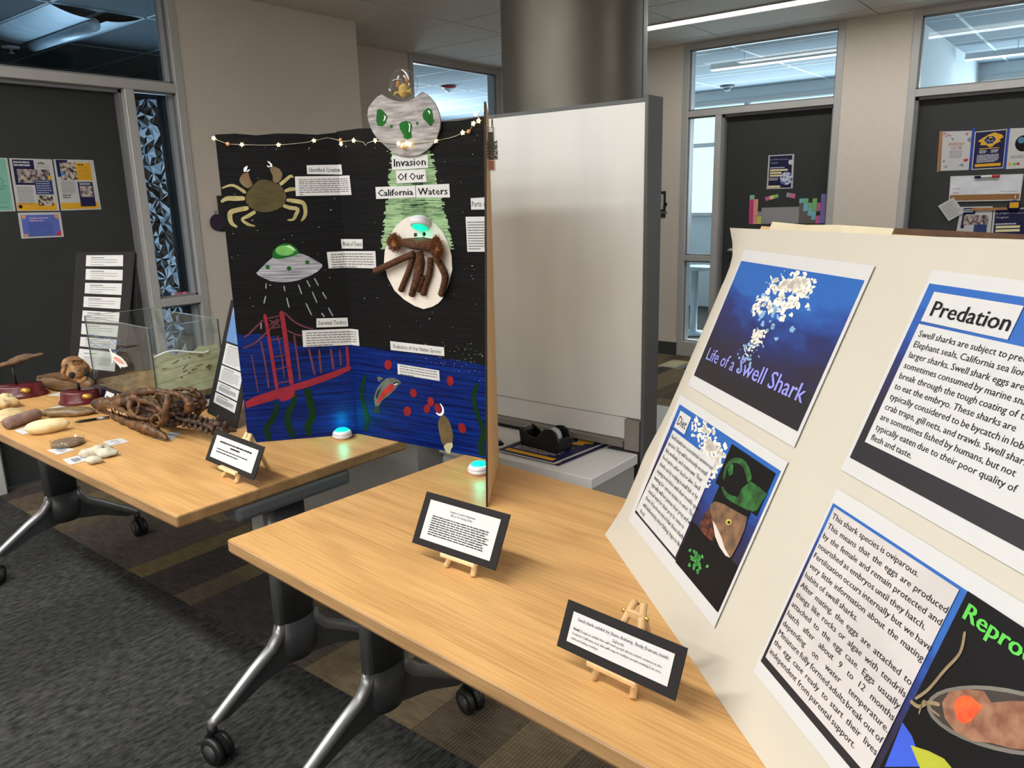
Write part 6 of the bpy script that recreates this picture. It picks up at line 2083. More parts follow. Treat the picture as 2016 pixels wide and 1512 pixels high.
MLw = frame((XL, 0, 0), (0, 1, 0), (0, 0, 1))
q = [(2.7755,1.5389),(2.8962,1.5375),(2.8692,1.3141),(2.776,1.3162)]
t = thing('room_sign', 'dark room sign on the left wall partly behind the black display', 'sign', MLw @ Matrix.Translation((q[0][0], q[3][1], 0)))
hh = q[0][1] - q[3][1]
MB().box(0, 0, .0005, .20, hh, .008).build('plate', MATS['plate_brown_black'], t, bevel=.001)
MB().rect(.06, hh * .25, .19, hh * .92, .0086).build('insert', paper_m, t)
MB().rect(.066, hh * .26, .184, hh * .91, .009).build('insert_dark', MATS['plate_brown_black'], t)
q = [(2.7561,1.3736)][0]
t = thing('round_badge', 'round navy and gold badge hanging beside the left room sign', 'badge', MLw @ Matrix.Translation((q[0], q[1], .0095)))
MB().lathe([(0, 0), (.052, 0), (.052, .005), (0, .005)], 28).lathe([(.048, .005), (.052, .005), (.052, .0062), (.048, .0062)], 28).build('disc', mat('badge_plum', (48, 36, 60), .4), t)
MB().rect(-.030, -.008, .030, .036, .0056).build('gold_print', gold_m, t)
m = MB()
greek(m, -.034, -.026, .034, -.026, 1, .014, .0056, last=1)
m.build('white_print', silver_ink, t)
MB().box(-.012, .05, 0, .014, .075, .004).build('clip', mat('clip_steel', (170, 170, 168), .3, .7), t)
# things on the ledge of the left side light
for px_, col_, nm_, lb_ in (([(2.3725,0.9956),(2.4555,0.9988)], (30, 40, 120), 'marker_pen', 'blue marker lying on the side light ledge'), ([(2.444,0.9859),(2.5358,0.9836)], (214, 110, 120), 'marker_pen', 'pink marker lying on the side light ledge')):
    t = thing(nm_, lb_, 'marker', T(XL - .05, px_[0][0], .946))
    L_ = px_[1][0] - px_[0][0]
    MB().tube([(0, 0, 0), (0, L_ * .62, 0)], .011, 10).build('barrel', mat('marker_%d' % col_[0], col_, .4), t)
    MB().tube([(0, L_ * .6, 0), (0, L_, 0)], .0118, 10).build('cap', mat('marker_%d' % col_[0], col_, .4) if col_[0] > 100 else silver_ink, t)
q = [(2.344,0.9962),(2.3628,1.0998)]
t = thing('tower_figurine', 'small pale tower figurine standing on the side light ledge', 'figurine', T(XL - .05, q[0][0], .935))
hh = q[1][1] - .935
tw = mat('figurine_ivory', (206, 196, 172), .5, var=.15, scale=60)
m = MB()
for sx in (-1, 1):
    for sy in (-1, 1):
        m.tube([(sx * .022, sy * .022, 0), (sx * .012, sy * .012, hh * .3), (sx * .006, sy * .006, hh * .6), (0, 0, hh)], [.006, .005, .004, .002], 6)
m.box(-.016, -.016, hh * .22, .016, .016, hh * .25).box(-.010, -.010, hh * .48, .010, .010, hh * .51)
m.build('tower', tw, t, kind='stuff')

# ---------------------------------------------------------------- reptile skull with neck bones on the left table
KO, KU, KV = ((-2.95,1.21,0.737),(0.9992,0.04,0.0),(0.0,0.0,1.0))
MK_ = frame(KO, KU, KV)
bone = mat('fossil_bone', (104, 70, 38), .5, rgb2=(58, 36, 20), scale=26, bump=.6, contrast=(.36, .62), detail=5)
bone_d = mat('fossil_bone_dark', (70, 44, 26), .55, rgb2=(40, 25, 16), scale=36, bump=.6, contrast=(.36, .62), detail=5)
tooth_m = mat('fossil_tooth', (196, 164, 122), .45, var=.15, scale=60)
skl = thing('reptile_skull', 'long brown reptile skull cast with open jaws and teeth on the left table', 'skull', MK_)


def sm(pts, k=6):
    P = [Vector(p) for p in pts]
    out = []
    for i in range(len(P) - 1):
        a, b, c, d = P[max(i - 1, 0)], P[i], P[i + 1], P[min(i + 2, len(P) - 1)]
        for j in range(k):
            t = j / k
            out.append(.5 * ((2 * b) + (c - a) * t + (2 * a - 5 * b + 4 * c - d) * t * t + (3 * b - a - 3 * c + d) * t ** 3))
    out.append(P[-1])
    return out


def smr(rs, n, k=6):
    out = []
    for i in range(n - 1):
        for j in range(k):
            out.append(rs[i] + (rs[i + 1] - rs[i]) * j / k)
    out.append(rs[-1])
    return out


def bar(m, pts, rs, ws, flat=None, n=9):
    """bony bar through 2-d side view points; ws = sideways offset per point"""
    k = len(pts)
    rs = rs if isinstance(rs, (list, tuple)) else [rs] * k
    ws = ws if isinstance(ws, (list, tuple)) else [ws] * k
    P = [(p[0], p[1], w) for p, w in zip(pts, ws)]
    m.tube(sm(P, 9), [r * (.80 + .3 * noise.noise(Vector((i * .37, rs[0] * 900, k)))) for i, r in enumerate(smr(rs, k, 9))], n + 3, jit=.4, flat=flat)


NW = .06
cr = MB()
bar(cr, [(-0.0403,0.0253),(0.0009,0.0295),(0.049,0.0335),(0.1019,0.0394),(0.1599,0.0501),(0.2183,0.0672),(0.2657,0.0838),(0.3113,0.0975)], [.008, .020, .027, .030, .031, .030, .024, .014], 0, n=12)
bar(cr, [(-0.0302,0.0321),(0.0328,0.0488),(0.1022,0.0581),(0.167,0.0754),(0.2254,0.0934),(0.2958,0.1094),(0.3729,0.1243),(0.4376,0.135),(0.5031,0.1385),(0.5659,0.1387),(0.6055,0.1327),(0.6286,0.1181),(0.6208,0.1005),(0.6033,0.0849)], [.008, .013, .012, .012, .014, .016, .017, .013, .011, .012, .014, .017, .018, .012], 0)
near_bars = [([(0.1086,0.0434),(0.1547,0.046),(0.2207,0.0528),(0.2792,0.056),(0.3488,0.0548),(0.394,0.054)], [.010, .013, .014, .013, .011, .008], [.018, .028, .036, .046, .056, .06]),
             ([(0.3415,0.096),(0.3489,0.0809),(0.3607,0.0652),(0.3944,0.0553)], [.016, .012, .010, .008], [.045, .055, .058, .06]),
             ([(0.3867,0.1119),(0.407,0.1037),(0.4199,0.0932),(0.4054,0.0716),(0.3904,0.0572)], [.010, .010, .011, .009, .008], [.04, .05, .056, .06, .06]),
             ([(0.4043,0.1106),(0.4631,0.1161),(0.5185,0.1141),(0.5585,0.1055),(0.5857,0.0976)], [.010, .012, .012, .012, .009], [.05, .056, .06, .064, .066]),
             ([(0.3519,0.0664),(0.3904,0.0572),(0.4295,0.0531),(0.4841,0.0612),(0.5353,0.0784),(0.582,0.0994)], [.009, .009, .008, .008, .009, .010], [.058, .06, .06, .062, .064, .066]),
             ([(0.5793,0.1493),(0.5957,0.1317),(0.5965,0.1085),(0.5811,0.0781),(0.5494,0.0495)], [.011, .015, .017, .015, .010], [.04, .056, .066, .064, .06]),
             ([(0.4857,0.1371),(0.5304,0.1453),(0.5687,0.1479),(0.5933,0.1476)], [.008, .009, .010, .010], [.03, .04, .045, .045]),
             ([(0.5365,0.0833),(0.5102,0.0627),(0.5126,0.0463),(0.5444,0.0464),(0.5632,0.0635),(0.557,0.0816),(0.5365,0.0833)], [.006] * 7, .07),
             ([(0.4334,0.0854),(0.4724,0.0837),(0.5113,0.0845),(0.5408,0.084)], [.012, .014, .013, .010], .04)]
for pts, rs, ws in near_bars:
    rs = [r * .85 for r in rs]
    bar(cr, pts, rs, ws)
    bar(cr, pts, rs, [-w for w in ws] if isinstance(ws, list) else -ws)
cr.build('cranium', bone, skl)
pal = MB()
bar(pal, [(0.1651,0.0152),(0.2423,0.0134),(0.3198,0.0224),(0.396,0.0362),(0.4587,0.0406),(0.5273,0.0411)], [.010, .014, .017, .018, .017, .014], 0)
for pts, ws in (([(0.4894,0.0795),(0.553,0.0994),(0.606,0.1162)], .03), ([(0.4865,0.0669),(0.5486,0.0794),(0.6041,0.0886)], .04), ([(0.4683,0.0445),(0.5325,0.0638),(0.5893,0.0769)], .0), ([(0.477,0.026),(0.5338,0.0323),(0.5614,0.0438)], -.02)):
    bar(pal, pts, [.009, .008, .009], ws)
    bar(pal, pts, [.009, .008, .009], -ws - .01)
pal.build('palate', bone_d, skl)
jw = MB()
jp = [(0.1356,0.0237),(0.1676,0.005),(0.2401,0.0018),(0.3161,0.0022),(0.3799,-0.0003),(0.4462,-0.0032),(0.4955,0.0024),(0.5524,0.0093),(0.5928,0.013)]
jr = [.008, .011, .013, .014, .016, .020, .021, .017, .006]
jws = [.012, .026, .040, .05, .058, .066, .07, .072, .072]
lowest = min(p[1] - r for p, r in zip(jp, jr))
jp = [(p[0], max(p[1], r * 1.25 + .001)) for p, r in zip(jp, jr)]
jb = [(0.3193,0.014),(0.387,0.027),(0.4552,0.0325),(0.515,0.0297),(0.5597,0.0224),(0.5909,0.0137)]
for sg in (1, -1):
    bar(jw, jp, jr, [w * sg for w in jws])
    bar(jw, [(p[0], max(p[1], .016)) for p in jb], [.009, .012, .014, .014, .012, .006], [w * sg for w in (.05, .056, .062, .068, .072, .072)])
    bar(jw, [(0.1511,0.0169),(0.2439,0.0152),(0.3193,0.014)], [.008, .010, .009], [.024 * sg, .04 * sg, .05 * sg])
jw.build('lower_jaw', bone, skl)
for p, h in zip([(0.1509,0.0416),(0.1731,0.0409),(0.2123,0.049),(0.2404,0.0454),(0.277,0.0481),(0.3029,0.0481),(0.3277,0.0535)], (.013, .009, .014, .007, .008, .006, .010)):
    w = .024 + .045 * (p[0] - .1) / .3
    for sg in (1, -1):
        MB().tube([(p[0], p[1] + .004, w * sg), (p[0] + .001, p[1] - h * .5, w * sg), (p[0] + .003, p[1] - h, w * sg * .96)], [.0055, .0045, .001], 8).build('tooth', tooth_m, skl)
for k, (p, r) in enumerate(zip([(0.5762,0.0545),(0.609,0.0547),(0.6438,0.0576),(0.6776,0.058),(0.7084,0.0557),(0.739,0.0546),(0.7721,0.069),(0.8051,0.0558)], (.020, .019, .019, .019, .020, .021, .022, .020))):
    m = MB()
    c = (p[0], max(p[1], .024), .0)
    rnd = random.Random(k)
    m.ball(c, (r * .8, r * .75, r * .9), 12, 8, jit=.5, jf=60)
    m.tube([c, (c[0] + .006, c[1] + r * 1.1, c[2]), (c[0] + .014, c[1] + r * 1.45, c[2])], [r * .6, r * .42, r * .18], 7, jit=.5, flat=.5)
    for sg in (1, -1):
        m.tube([c, (c[0] + .006, c[1] - r * .2, sg * r * 1.2), (c[0] + .02, c[1] - r * .35, sg * r * 1.45)], [r * .55, r * .4, r * .14], 7, jit=.5)
        m.tube([c, (c[0] - .010, c[1] + r * .6, sg * r * 1.0)], [r * .5, r * .25], 7, jit=.5)
    m.tube([c, (c[0], max(.003, c[1] - r * 1.2), 0)], [r * .5, r * .22], 7, jit=.4)
    m.build('neck_bone', bone_d, skl)
m = MB()
cl = glass('card_clear', (.93, .95, .95), 1.3)
gq = [(-2.4159,1.1521),(-2.4569,1.2261),(-2.4257,1.254),(-2.3659,1.1858)]

# ---------------------------------------------------------------- specimens, cards and stones on the left table
MT = T(0, 0, TZ)
mahog = mat('mahogany_gloss', (84, 24, 30), .25, var=.15, scale=14, stretch=(1, 5, 1))
plq = mat('brass_plaque', (190, 150, 66), .4, .5, var=.05)
skullb = mat('skull_tan', (160, 120, 74), .55, rgb2=(92, 58, 30), scale=46, bump=.6, contrast=(.4, .6))


def plinth(x, y, rz, lx, ly, label):
    t = thing('specimen_stand', label, 'specimen', T(x, y, TZ, rz))
    MB().lathe([(0, 0), (1, 0), (1.02, .006), (.98, .012), (.90, .02), (.88, .044), (.84, .05), (0, .05)], 40, sx=lx, sy=ly).build('plinth', mahog, t)
    MB().lathe([(0, 0), (.9, 0), (1, .002), (0, .003)], 18, sx=.019, sy=.011, xf=Matrix.Translation((lx * .34, -ly * .86, .032)) @ Matrix.Rotation(PI / 2, 4, 'X') @ Matrix.Rotation(0, 4, 'Z')).build('plaque', plq, t)
    return t


s1 = plinth(-3.49, 1.135, math.radians(62), .108, .066, 'oval mahogany stand with a long beaked bone on a post at the left edge')
MB().tube([(0, 0, .05), (-.004, 0, .137)], .0045, 8).build('post', black_m, s1)
m = MB()
bar3 = [(-.15, .0, .122), (-.08, .0, .128), (-.03, .004, .136), (.02, 0, .146), (.06, 0, .158), (.11, 0, .166)]
m.tube(sm(bar3), smr([.005, .010, .014, .019, .012, .007], 6), 10, jit=.5, flat=.7)
m.tube(sm([(-.02, .008, .142), (.02, .012, .157), (.07, .006, .166)]), smr([.006, .01, .005], 3), 8, jit=.5)
m.build('beaked_bone', mat('bone_olive', (122, 92, 56), .6, rgb2=(70, 48, 28), scale=40, bump=.5), s1)
s2 = plinth(-3.155, 1.237, math.radians(66), .076, .056, 'oval mahogany stand with a small round skull on a post')
MB().tube([(0, 0, .05), (0, 0, .085)], .0055, 8).build('post', black_m, s2)
m = MB(T(0, 0, .118, math.radians(12)))
m.ball((0, 0, .012), (.05, .058, .044), 20, 14, jit=.28, jf=42)
m.tube(sm([(-.02, -.055, -.014), (.0, -.066, -.02), (.02, -.055, -.014)]), .009, 8, jit=.4)
for k in range(4):
    m.tube(sm([(-.05 + .004 * k, -.02 + .018 * k, -.005), (-.03, -.022 + .02 * k, .048), (.02, -.02 + .02 * k, .052), (.05, -.015 + .02 * k, 0)]), .0055, 7, jit=.4)
m.build('small_skull', skullb, s2)
for sx in (-1, 1):
    MB(T(0, 0, .118, math.radians(12))).ball((sx * .024, -.05, .004), (.013, .014, .012), 12, 8).build('eye_socket', mat('socket_dark', (24, 16, 12), .8), s2)
# long shell-backed bone at the back left
tq = [(-3.5994,1.2726),(-3.2506,1.3425)]
ang = math.atan2(tq[1][1] - tq[0][1], tq[1][0] - tq[0][0])
L_ = math.hypot(tq[1][0] - tq[0][0], tq[1][1] - tq[0][1])
t = thing('snapping_skull', 'long smooth brown skull bone lying behind the mahogany stands', 'skull', T((tq[0][0] + tq[1][0]) / 2, (tq[0][1] + tq[1][1]) / 2, TZ, ang))
MB().ball((0, 0, .034), (L_ * .50, .052, .036), 30, 14, jit=.25, jf=9, fn=lambda q: Vector((q.x, q.y * (1 - .25 * q.x / .2), max(-.033, q.z * (1 + .5 * (q.x > 0) * q.x / .2))))).build('bone_block', mat('bone_horn', (132, 100, 62), .45, rgb2=(86, 66, 46), scale=10, stretch=(1, 6, 6), contrast=(.35, .62)), t)
MB().tube(sm([(-L_ * .42, -.035, .05), (-.05, -.042, .058), (L_ * .3, -.044, .066)]), .008, 8, jit=.4).build('brow_ridge', bone, t)

ivory = mat('shell_ivory', (222, 206, 164), .6, rgb2=(188, 160, 108), scale=30, bump=.4)


def lump(name, label, cat, x, y, rz, r, mt, jit, jf, part='body', group=None, flat=True, z=None, fn=None):
    t = thing(name, label, cat, T(x, y, TZ, rz), group)
    MB().ball((0, 0, (z if z is not None else r[2] * .9)), r, 26, 16, jit=jit, jf=jf, fn=fn or (lambda q: Vector((q.x, q.y, max(q.z, -r[2] * .9))))).build(part, mt, t)
    return t


lump('coral_piece', 'pale bumpy coral piece at the left edge of the table', 'coral', -3.33, 1.02, .9, (.06, .045, .028), ivory, .4, 60)
t = thing('flat_shell', 'flat cream clam shell in front of the mahogany stand', 'shell', T(-3.135, .985, TZ, .8))
n = 20
v, f = [], []
for ring in range(7):
    q = ring / 6
    for j in range(n):
        a = 2 * PI * j / n
        rr_ = q * (1 + .03 * math.sin(9 * a))
        v.append((.078 * rr_ * math.cos(a), .056 * rr_ * math.sin(a), .034 * (1 - q * q) + .004 + .002 * math.sin(ring * 3)))
f = [(r * n + j, (r + 1) * n + j, (r + 1) * n + (j + 1) % n, r * n + (j + 1) % n) for r in range(6) for j in range(n)]
MB().add(v, f, 0, True).build('shell_valve', mat('shell_cream', (206, 186, 140), .5, rgb2=(170, 146, 100), scale=8, stretch=(3, 12, 1)), t)
cq = [(-2.9721,0.9161),(-3.0238,1.036)]
t = thing('rock_core', 'mauve grey cylindrical rock core lying near the table edge', 'rock', T((cq[0][0] + cq[1][0]) / 2, (cq[0][1] + cq[1][1]) / 2, TZ, math.atan2(cq[1][1] - cq[0][1], cq[1][0] - cq[0][0])))
MB().tube([(-.068, 0, .022), (-.06, 0, .022), (0, 0, .022), (.06, 0, .022), (.066, .0, .022)], [.019, .021, .0215, .021, .018], 18, jit=.10).build('core', mat('rock_mauve', (150, 120, 108), .8, rgb2=(112, 90, 86), scale=34, bump=.5), t)
oq = [(-3.0691,1.0635),(-2.9203,1.1863)]
t = thing('mussel_fossil', 'long dark grey and gold fossil shell lying before the round skull stand', 'fossil', T((oq[0][0] + oq[1][0]) / 2, (oq[0][1] + oq[1][1]) / 2, TZ, math.atan2(oq[1][1] - oq[0][1], oq[1][0] - oq[0][0])))
L_ = math.hypot(oq[1][0] - oq[0][0], oq[1][1] - oq[0][1])
MB().ball((0, 0, .014), (L_ * .54, .040, .017), 28, 14, jit=.3, jf=30, fn=lambda q: Vector((q.x, q.y, max(q.z, -.013)))).build('valve', mat('shell_slate_gold', (96, 88, 74), .4, rgb2=(150, 112, 58), scale=18, stretch=(2, 6, 4), contrast=(.42, .62), bump=.5), t)
lump('potato_fossil', 'cream potato shaped stone near the front edge of the left table', 'stone', -2.812, .985, math.atan2(.097, .038), (.066, .032, .026), mat('stone_cream', (222, 206, 162), .5, rgb2=(186, 144, 84), scale=11, contrast=(.5, .72)), .22, 16, 'stone')
t = thing('petri_dish', 'clear round dish of brown sediment on the left table', 'dish', T(-2.605, .962, TZ))
MB().lathe([(0, 0), (.048, 0), (.050, .002), (.050, .020), (.0485, .020), (.0485, .003), (0, .003)], 36).build('dish', glass('dish_glass', (.97, .98, .98), .8), t)
MB().lathe([(0, .0032), (.0478, .0032), (.0475, .012), (.03, .0135), (0, .013)], 32).build('sediment', mat('sediment_brown', (112, 92, 74), .9, var=.25, scale=70, bump=.5), t)
chalk = mat('rock_chalk', (206, 200, 180), .85, rgb2=(168, 164, 146), scale=40, bump=.6)
for (x, y), r, lb in zip([(-2.4164,0.9651),(-2.3752,0.9754),(-2.3384,0.9261)], ((.044, .022, .015), (.034, .022, .014), (.026, .017, .011)), ('long pale rock leaning behind the other two pale rocks', 'rounded pale rock at the right of the pale rock group', 'smallest pale rock, on the edge of its paper card')):
    lump('pale_rock', lb, 'rock', x, y, random.uniform(.4, 1.2), r, chalk, .5, 45, 'stone', 'three pale rocks by a paper card')

pl = [(-2.8526,1.0862),(-2.8215,1.1688)]
t = thing('pen', 'black pen lying beside the skull snout', 'pen', T(pl[0][0], pl[0][1], TZ + .0055, math.atan2(pl[1][1] - pl[0][1], pl[1][0] - pl[0][0])))
MB().tube([(0, 0, 0), (.012, 0, 0), (.015, 0, 0), (.07, 0, 0)], [.001, .004, .0048, .0048], 10).build('barrel', black_m, t)
MB().tube([(.07, 0, 0), (.112, 0, 0)], .0052, 10).build('cap', silver, t)

cards = (('paper card half under the cream stone', [(28,848)], 0), )
for lb, q, n in (('white paper card tucked under the cream potato shaped stone', [(-2.9399,0.9245),(-2.9595,0.97),(-2.8585,0.9646),(-2.8589,0.9222)], 0),
                 ('white specimen card lying in front of the round dish', [(-2.5985,0.896),(-2.5883,0.9462),(-2.5263,0.9511),(-2.5181,0.8968)], 3),
                 ('white specimen card lying under the smallest pale rock', [(-2.4581,0.8858),(-2.4557,0.9393),(-2.3827,0.9316),(-2.3826,0.8764)], 4),
                 ('white specimen card lying alone right of the round dish', [(-2.5408,1.042),(-2.5294,1.0957),(-2.4665,1.092),(-2.473,1.0367)], 2),
                 ('white card beside the round skull stand', [(-3.3953,1.2089),(-3.4183,1.2649),(-3.3573,1.2837),(-3.3135,1.2421)], 0),
                 ('white card between the round skull stand and the dark fossil shell', [(-3.1608,1.1106),(-3.1713,1.1656),(-3.1162,1.1837),(-3.1067,1.1288)], 0),
                 ('silvery clear card under the back of the skull jaw', [(-2.4159,1.1521),(-2.4569,1.2261),(-2.4257,1.254),(-2.3659,1.1858)], 0)):
    s = Sheet('specimen_card', lb, 'card', MT, q, paper_m if 'silvery' not in lb else mat('card_silvery', (188, 190, 190), .3, var=.04), 'small specimen cards', w=.0006)
    if n:
        s.greek('handwriting', .3, .3, .75, .7, n, .07, mat('pencil_blue_grey', (120, 124, 140), .7), .8)

# small tilted card behind the skull on a peg easel
sign((-2.985, 1.240, .757), math.radians(-6), .105, .062, math.radians(26), 'small black framed card behind the skull snout', lambda m, w, h: greek(m, .03, h * .5, w - .03, h * .5, 1, .004, .0023), .012, .010)
t = easel(T(-2.925, 1.245, TZ, math.radians(-6)) @ Matrix.Scale(.5, 4), 'pine easel with a rounded peg behind the skull snout')

# ---------------------------------------------------------------- aquarium
aq = thing('aquarium', 'open topped glass aquarium with dark blue base on the left table', 'aquarium', T(-2.643, 1.29, TZ, math.radians(-2.6)))
AL, AD, AH = .555, .26, .328
rimm = mat('aquarium_rim_blue', (18, 22, 56), .3, var=.08)
MB().box(-AL - .004, -.004, 0, .004, AD + .004, .05).build('base_rim', rimm, aq, bevel=.002)
g_ = .005
ag = glass('aquarium_glass', (.962, .982, .974), 1.0)
for nm, b_ in (('front_pane', (-AL, 0, .05, 0, g_, AH)), ('back_pane', (-AL, AD - g_, .05, 0, AD, AH)), ('end_pane', (-g_, g_ + .0004, .05, 0, AD - g_ - .0004, AH)), ('end_pane', (-AL, g_ + .0004, .05, -AL + g_, AD - g_ - .0004, AH))):
    MB().box(*b_).build(nm, ag, aq)
edge_m = mat('glass_edge_green', (58, 74, 70), .2, var=.1)
for x, y in ((-.002, -.0005), (-AL, -.0005), (-.002, AD - .0035), (-AL, AD - .0035)):
    MB().box(x - .001, y, .05, x + .003, y + .004, AH).build('silicone_seam', edge_m, aq)
m = MB()
m.box(-AL, 0, AH, 0, .005, AH + .0012).box(-AL, AD - .005, AH, 0, AD, AH + .0012).box(-.005, .005, AH, 0, AD - .005, AH + .0012).box(-AL, .005, AH, -AL + .005, AD - .005, AH + .0012)
m.build('ground_edge', mat('glass_edge_pale', (120, 136, 132), .25, var=.1), aq)
MB().box(-AL + .007, .007, .0505, -.007, AD - .007, .072).build('sand', mat('sand_tan', (150, 128, 92), .9, rgb2=(110, 92, 66), scale=40, bump=.6), aq)
# painted backdrop paper inside the short end and along the back
back_m = mat('backdrop_green', (200, 204, 168), .6, rgb2=(170, 164, 126), scale=5, stretch=(1, 3, 9), contrast=(.42, .75))
Fx = Matrix(((0, 0, 1, -.012), (1, 0, 0, 0), (0, 1, 0, 0), (0, 0, 0, 1)))
MB().prism([(.008, .073), (AD - .008, .073), (AD - .008, .235), (AD * .85, .232), (AD * .7, .236), (AD * .6, .222), (AD * .5, .226), (AD * .35, .220), (AD * .25, .232), (AD * .1, .228), (.008, .238)], -.0008, .0008, 0, Fx).build('backdrop_paper', back_m, aq)
stn = mat('stain_brown', (108, 84, 56), .8, rgb2=(150, 136, 104), scale=26, contrast=(.3, .6))
m = MB()
random.seed(14)
for (y0, z0, y1, z1) in ((.02, .20, .25, .215), (.02, .165, .25, .185), (.02, .125, .25, .15), (.02, .08, .25, .105)):
    for s_ in stroke([(y0, z0), ((y0 + y1) / 2, (z0 + z1) / 2 + .003), (y1, z1)], .0016):
        m.poly(s_, .0012, 0, Fx)
for k in range(16):
    m.poly(blob((random.gauss(.12, .05), random.gauss(.17, .03)), random.uniform(.004, .016), random.uniform(.002, .006)), .0014 + k * .00001, 0, Fx)
m.build('stain_lines', stn, aq, kind='stuff')
# drawn waves and a cut out fish on the front glass
mk = mat('marker_wave_white', (226, 232, 226), .5)
m = MB()
m.tube(sm([(-.004, .003 + .0, .222), (-.0008, .05, .236), (-.0008, .09, .235), (-.0008, .14, .222), (-.0008, .19, .212), (-.0008, .21, .216)]), .0028, 6)
m.build('wave_outline', mk, aq)
bl_m = mat('marker_blue', (70, 116, 186), .5)
for z, ph_ in ((.255, 0), (.222, 1.2)):
    m = MB()
    m.tube([(-AL + .02 + .30 * i / 24, -.0008, z + .009 * math.sin(i * .55 + ph_) * (.4 + i / 24)) for i in range(25)], .0011, 5)
    m.build('wave_line', bl_m, aq)
fx_, fz_ = -.27, .185
Ff = Matrix(((1, 0, 0, fx_), (0, 0, -1, -.001), (0, 1, 0, fz_), (0, 0, 0, 1)))
m = MB()
m.prism([(-.085, .035), (-.075, .038), (-.066, .022), (-.03, .018), (.01, .012), (.045, -.002), (.06, -.016), (.03, -.024), (0, -.026), (-.005, -.034), (-.015, -.026), (-.04, -.016), (-.058, -.004), (-.07, -.02), (-.082, -.024), (-.074, .004)], 0, .0012, 0, Ff)
fo = m.build('paper_fish', mat('fish_white', (214, 216, 214), .6), aq)
MB().prism([(-.06, .002), (-.03, .010), (.01, .004), (.04, -.008), (.02, -.014), (-.02, -.010)], .0013, .0018, 0, Ff).build('fish_stripe', mat('fish_salmon', (206, 150, 132), .6), fo)
MB().box(-.13, -.0075, .003, -.02, -.0045, .023).build('label_strip', paper_m, aq) if False else None
lb_ = MB().box(.0045, .06, .012, .0055, .24, .036).build('label_strip', paper_m, aq)

# ---------------------------------------------------------------- black information boards on the left table
I1 = frame(*((-3.541,1.347,0.737),(0.9527,0.3039,0.0),(-0.0744,0.2333,0.9696)))
ib = thing('information_board', 'tall black board with eight white text strips behind the aquarium', 'display board', I1)
MB().prism([(0, .0025), (.312, .0025), (.333, .5775), (0, .573)], -.005, 0).build('board', blackcard, ib)
m = MB()
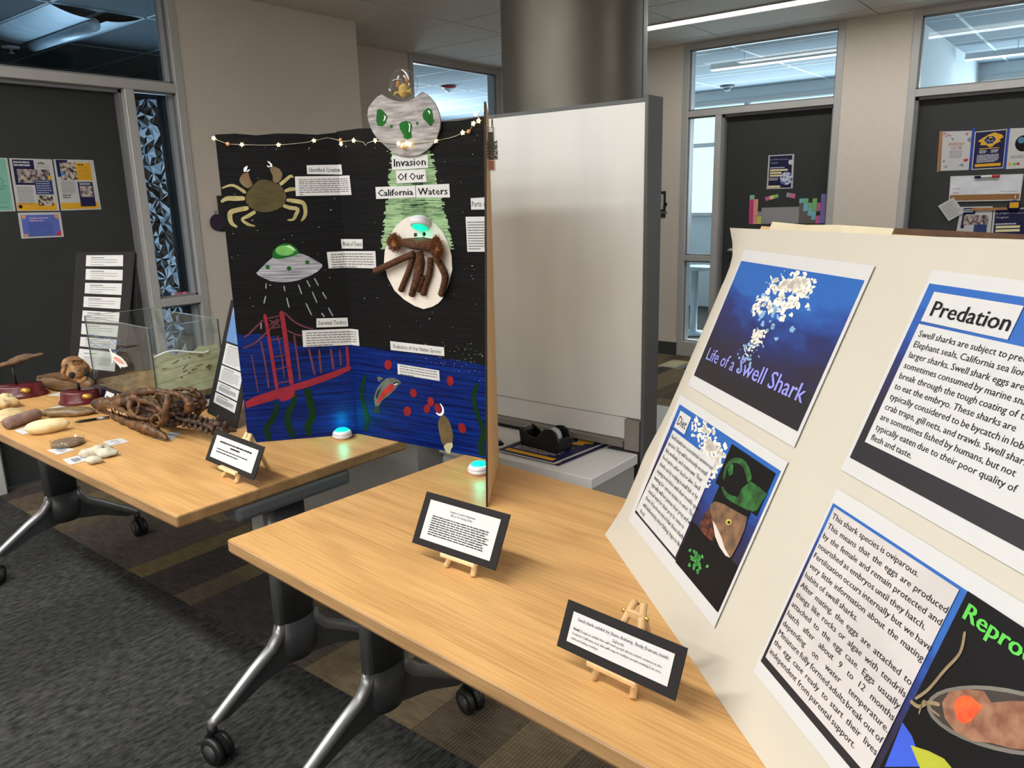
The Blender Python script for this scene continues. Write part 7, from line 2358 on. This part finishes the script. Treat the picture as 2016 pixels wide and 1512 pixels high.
# rear flap propping the board
tp0, tp1 = I1 @ Vector((.29, .40, -.008)), I1 @ Vector((.333, .57, -.008))
ft = Vector((tp0.x, tp0.y, TZ)) + Vector((-I1[0][2], -I1[1][2], 0)).normalized() * .04
ft2 = I1 @ Vector((.29, .03, -.008))
d_ = Vector((.003, .001, 0))
vs = [tp1, tp0 + Vector((0, 0, -.02)), ft + Vector((0, 0, .002)), I1 @ Vector((.333, .3, -.03))]
m.add([p - d_ for p in vs] + [p + d_ for p in vs], [(0, 1, 2, 3), (7, 6, 5, 4), (0, 4, 5, 1), (1, 5, 6, 2), (2, 6, 7, 3), (3, 7, 4, 0)])
m.build('rear_flap', blackcard, ib, Matrix())
for k, q in enumerate([[(0.0626,0.5607),(0.2709,0.562),(0.273,0.5149),(0.0634,0.5138)],[(0.0652,0.5024),(0.2742,0.4999),(0.2753,0.4553),(0.066,0.4558)],[(0.0658,0.4421),(0.2738,0.4425),(0.2744,0.3938),(0.066,0.3972)],[(0.0632,0.3834),(0.2728,0.3823),(0.2716,0.3344),(0.0634,0.3385)],[(0.0616,0.3231),(0.2707,0.3198),(0.2689,0.2744),(0.0596,0.2781)],[(0.0604,0.2673),(0.2689,0.2639),(0.2652,0.2159),(0.0599,0.221)],[(0.0586,0.2095),(0.2644,0.2047),(0.2611,0.1624),(0.0567,0.1687)],[(0.0562,0.1589),(0.2646,0.1505),(0.2635,0.0706),(0.0432,0.0766)]]):
    p = MB().prism([q[3], q[2], q[1], q[0]], .0008, .0014).build('text_strip', paper_m, ib)
    m = MB()
    h = q[0][1] - q[3][1]
    nl = 4 if k < 7 else 8
    x0, x1 = q[0][0] + .028, q[1][0] - .03
    greek(m, x0, q[0][1] - h * .25, x0 + (x1 - x0) * .5, q[0][1] - h * .25, 1, .003, .0018, last=1)
    for i in range(nl - 1):
        y = q[0][1] - h * (.42 + .45 * i / max(1, nl - 2))
        greek(m, x0, y, x1 if i < nl - 2 else x0 + (x1 - x0) * .5, y, 1, .0017, .0018, last=1)
    m.build('lettering', mat('print_grey_dark', (70, 70, 72), .8), p)
I2 = frame(*((-2.58,1.433,0.737),(0.9772,-0.2122,0.0),(0.0665,0.3062,0.9496)))
ib = thing('information_board', 'slanted black board with four text papers beside the tri-fold display', 'display board', I2)
MB().box(0, .0025, -.004, .290, .424, 0).build('board', blackcard, ib)
MB().box(.04, .275, .0006, .27, .40, .0012).build('blue_picture', mat('print_sky_picture', (84, 126, 178), .6, rgb2=(190, 190, 180), scale=7, contrast=(.5, .75)), ib)
m = MB()
a_, b_ = I2 @ Vector((.13, .36, -.006)), I2 @ Vector((.04, .36, -.006))
fb_ = Vector((-I2[0][2], -I2[1][2], 0)).normalized() * .05
vs = [a_, b_, Vector((b_.x, b_.y, TZ + .002)) + fb_, Vector((a_.x, a_.y, TZ + .002)) + fb_]
d_ = Vector((-I2[0][2], -I2[1][2], 0)).normalized() * .002
m.add([p - d_ for p in vs] + [p + d_ for p in vs], [(0, 1, 2, 3), (7, 6, 5, 4), (0, 4, 5, 1), (1, 5, 6, 2), (2, 6, 7, 3), (3, 7, 4, 0)])
m.build('rear_flap', blackcard, ib, Matrix())
for v0, v1, u0, n in ((.192, .268, .047, 11), (.131, .187, .046, 8), (.091, .127, .045, 6), (.049, .086, .043, 6)):
    p = MB().rect(u0, v0, .254, v1, .0010).build('text_paper', paper_m, ib)
    m = MB()
    greek(m, u0 + .03, v1 - .009, u0 + .13, v1 - .009, 1, .003, .0014, last=1)
    greek(m, u0 + .022, v1 - .015, .236, v0 + .008, n, .0016, .0014, last=.7)
    m.build('lettering', grey_ink, p)
q = [(-2.2641,1.3621),(-2.2966,1.426)]
t = thing('blue_picture_board', 'blue and tan picture board peeping between the slanted black board and the tri-fold', 'picture', T(q[0][0] + .03, q[0][1] + .055, TZ, math.radians(-14)))
MB().box(-.12, .0, .001, .09, .005, .32, xf=Matrix.Rotation(math.radians(-17), 4, 'X')).build('picture', mat('print_sea_cliff', (70, 112, 170), .6, rgb2=(150, 118, 84), scale=9, contrast=(.5, .62)), t)
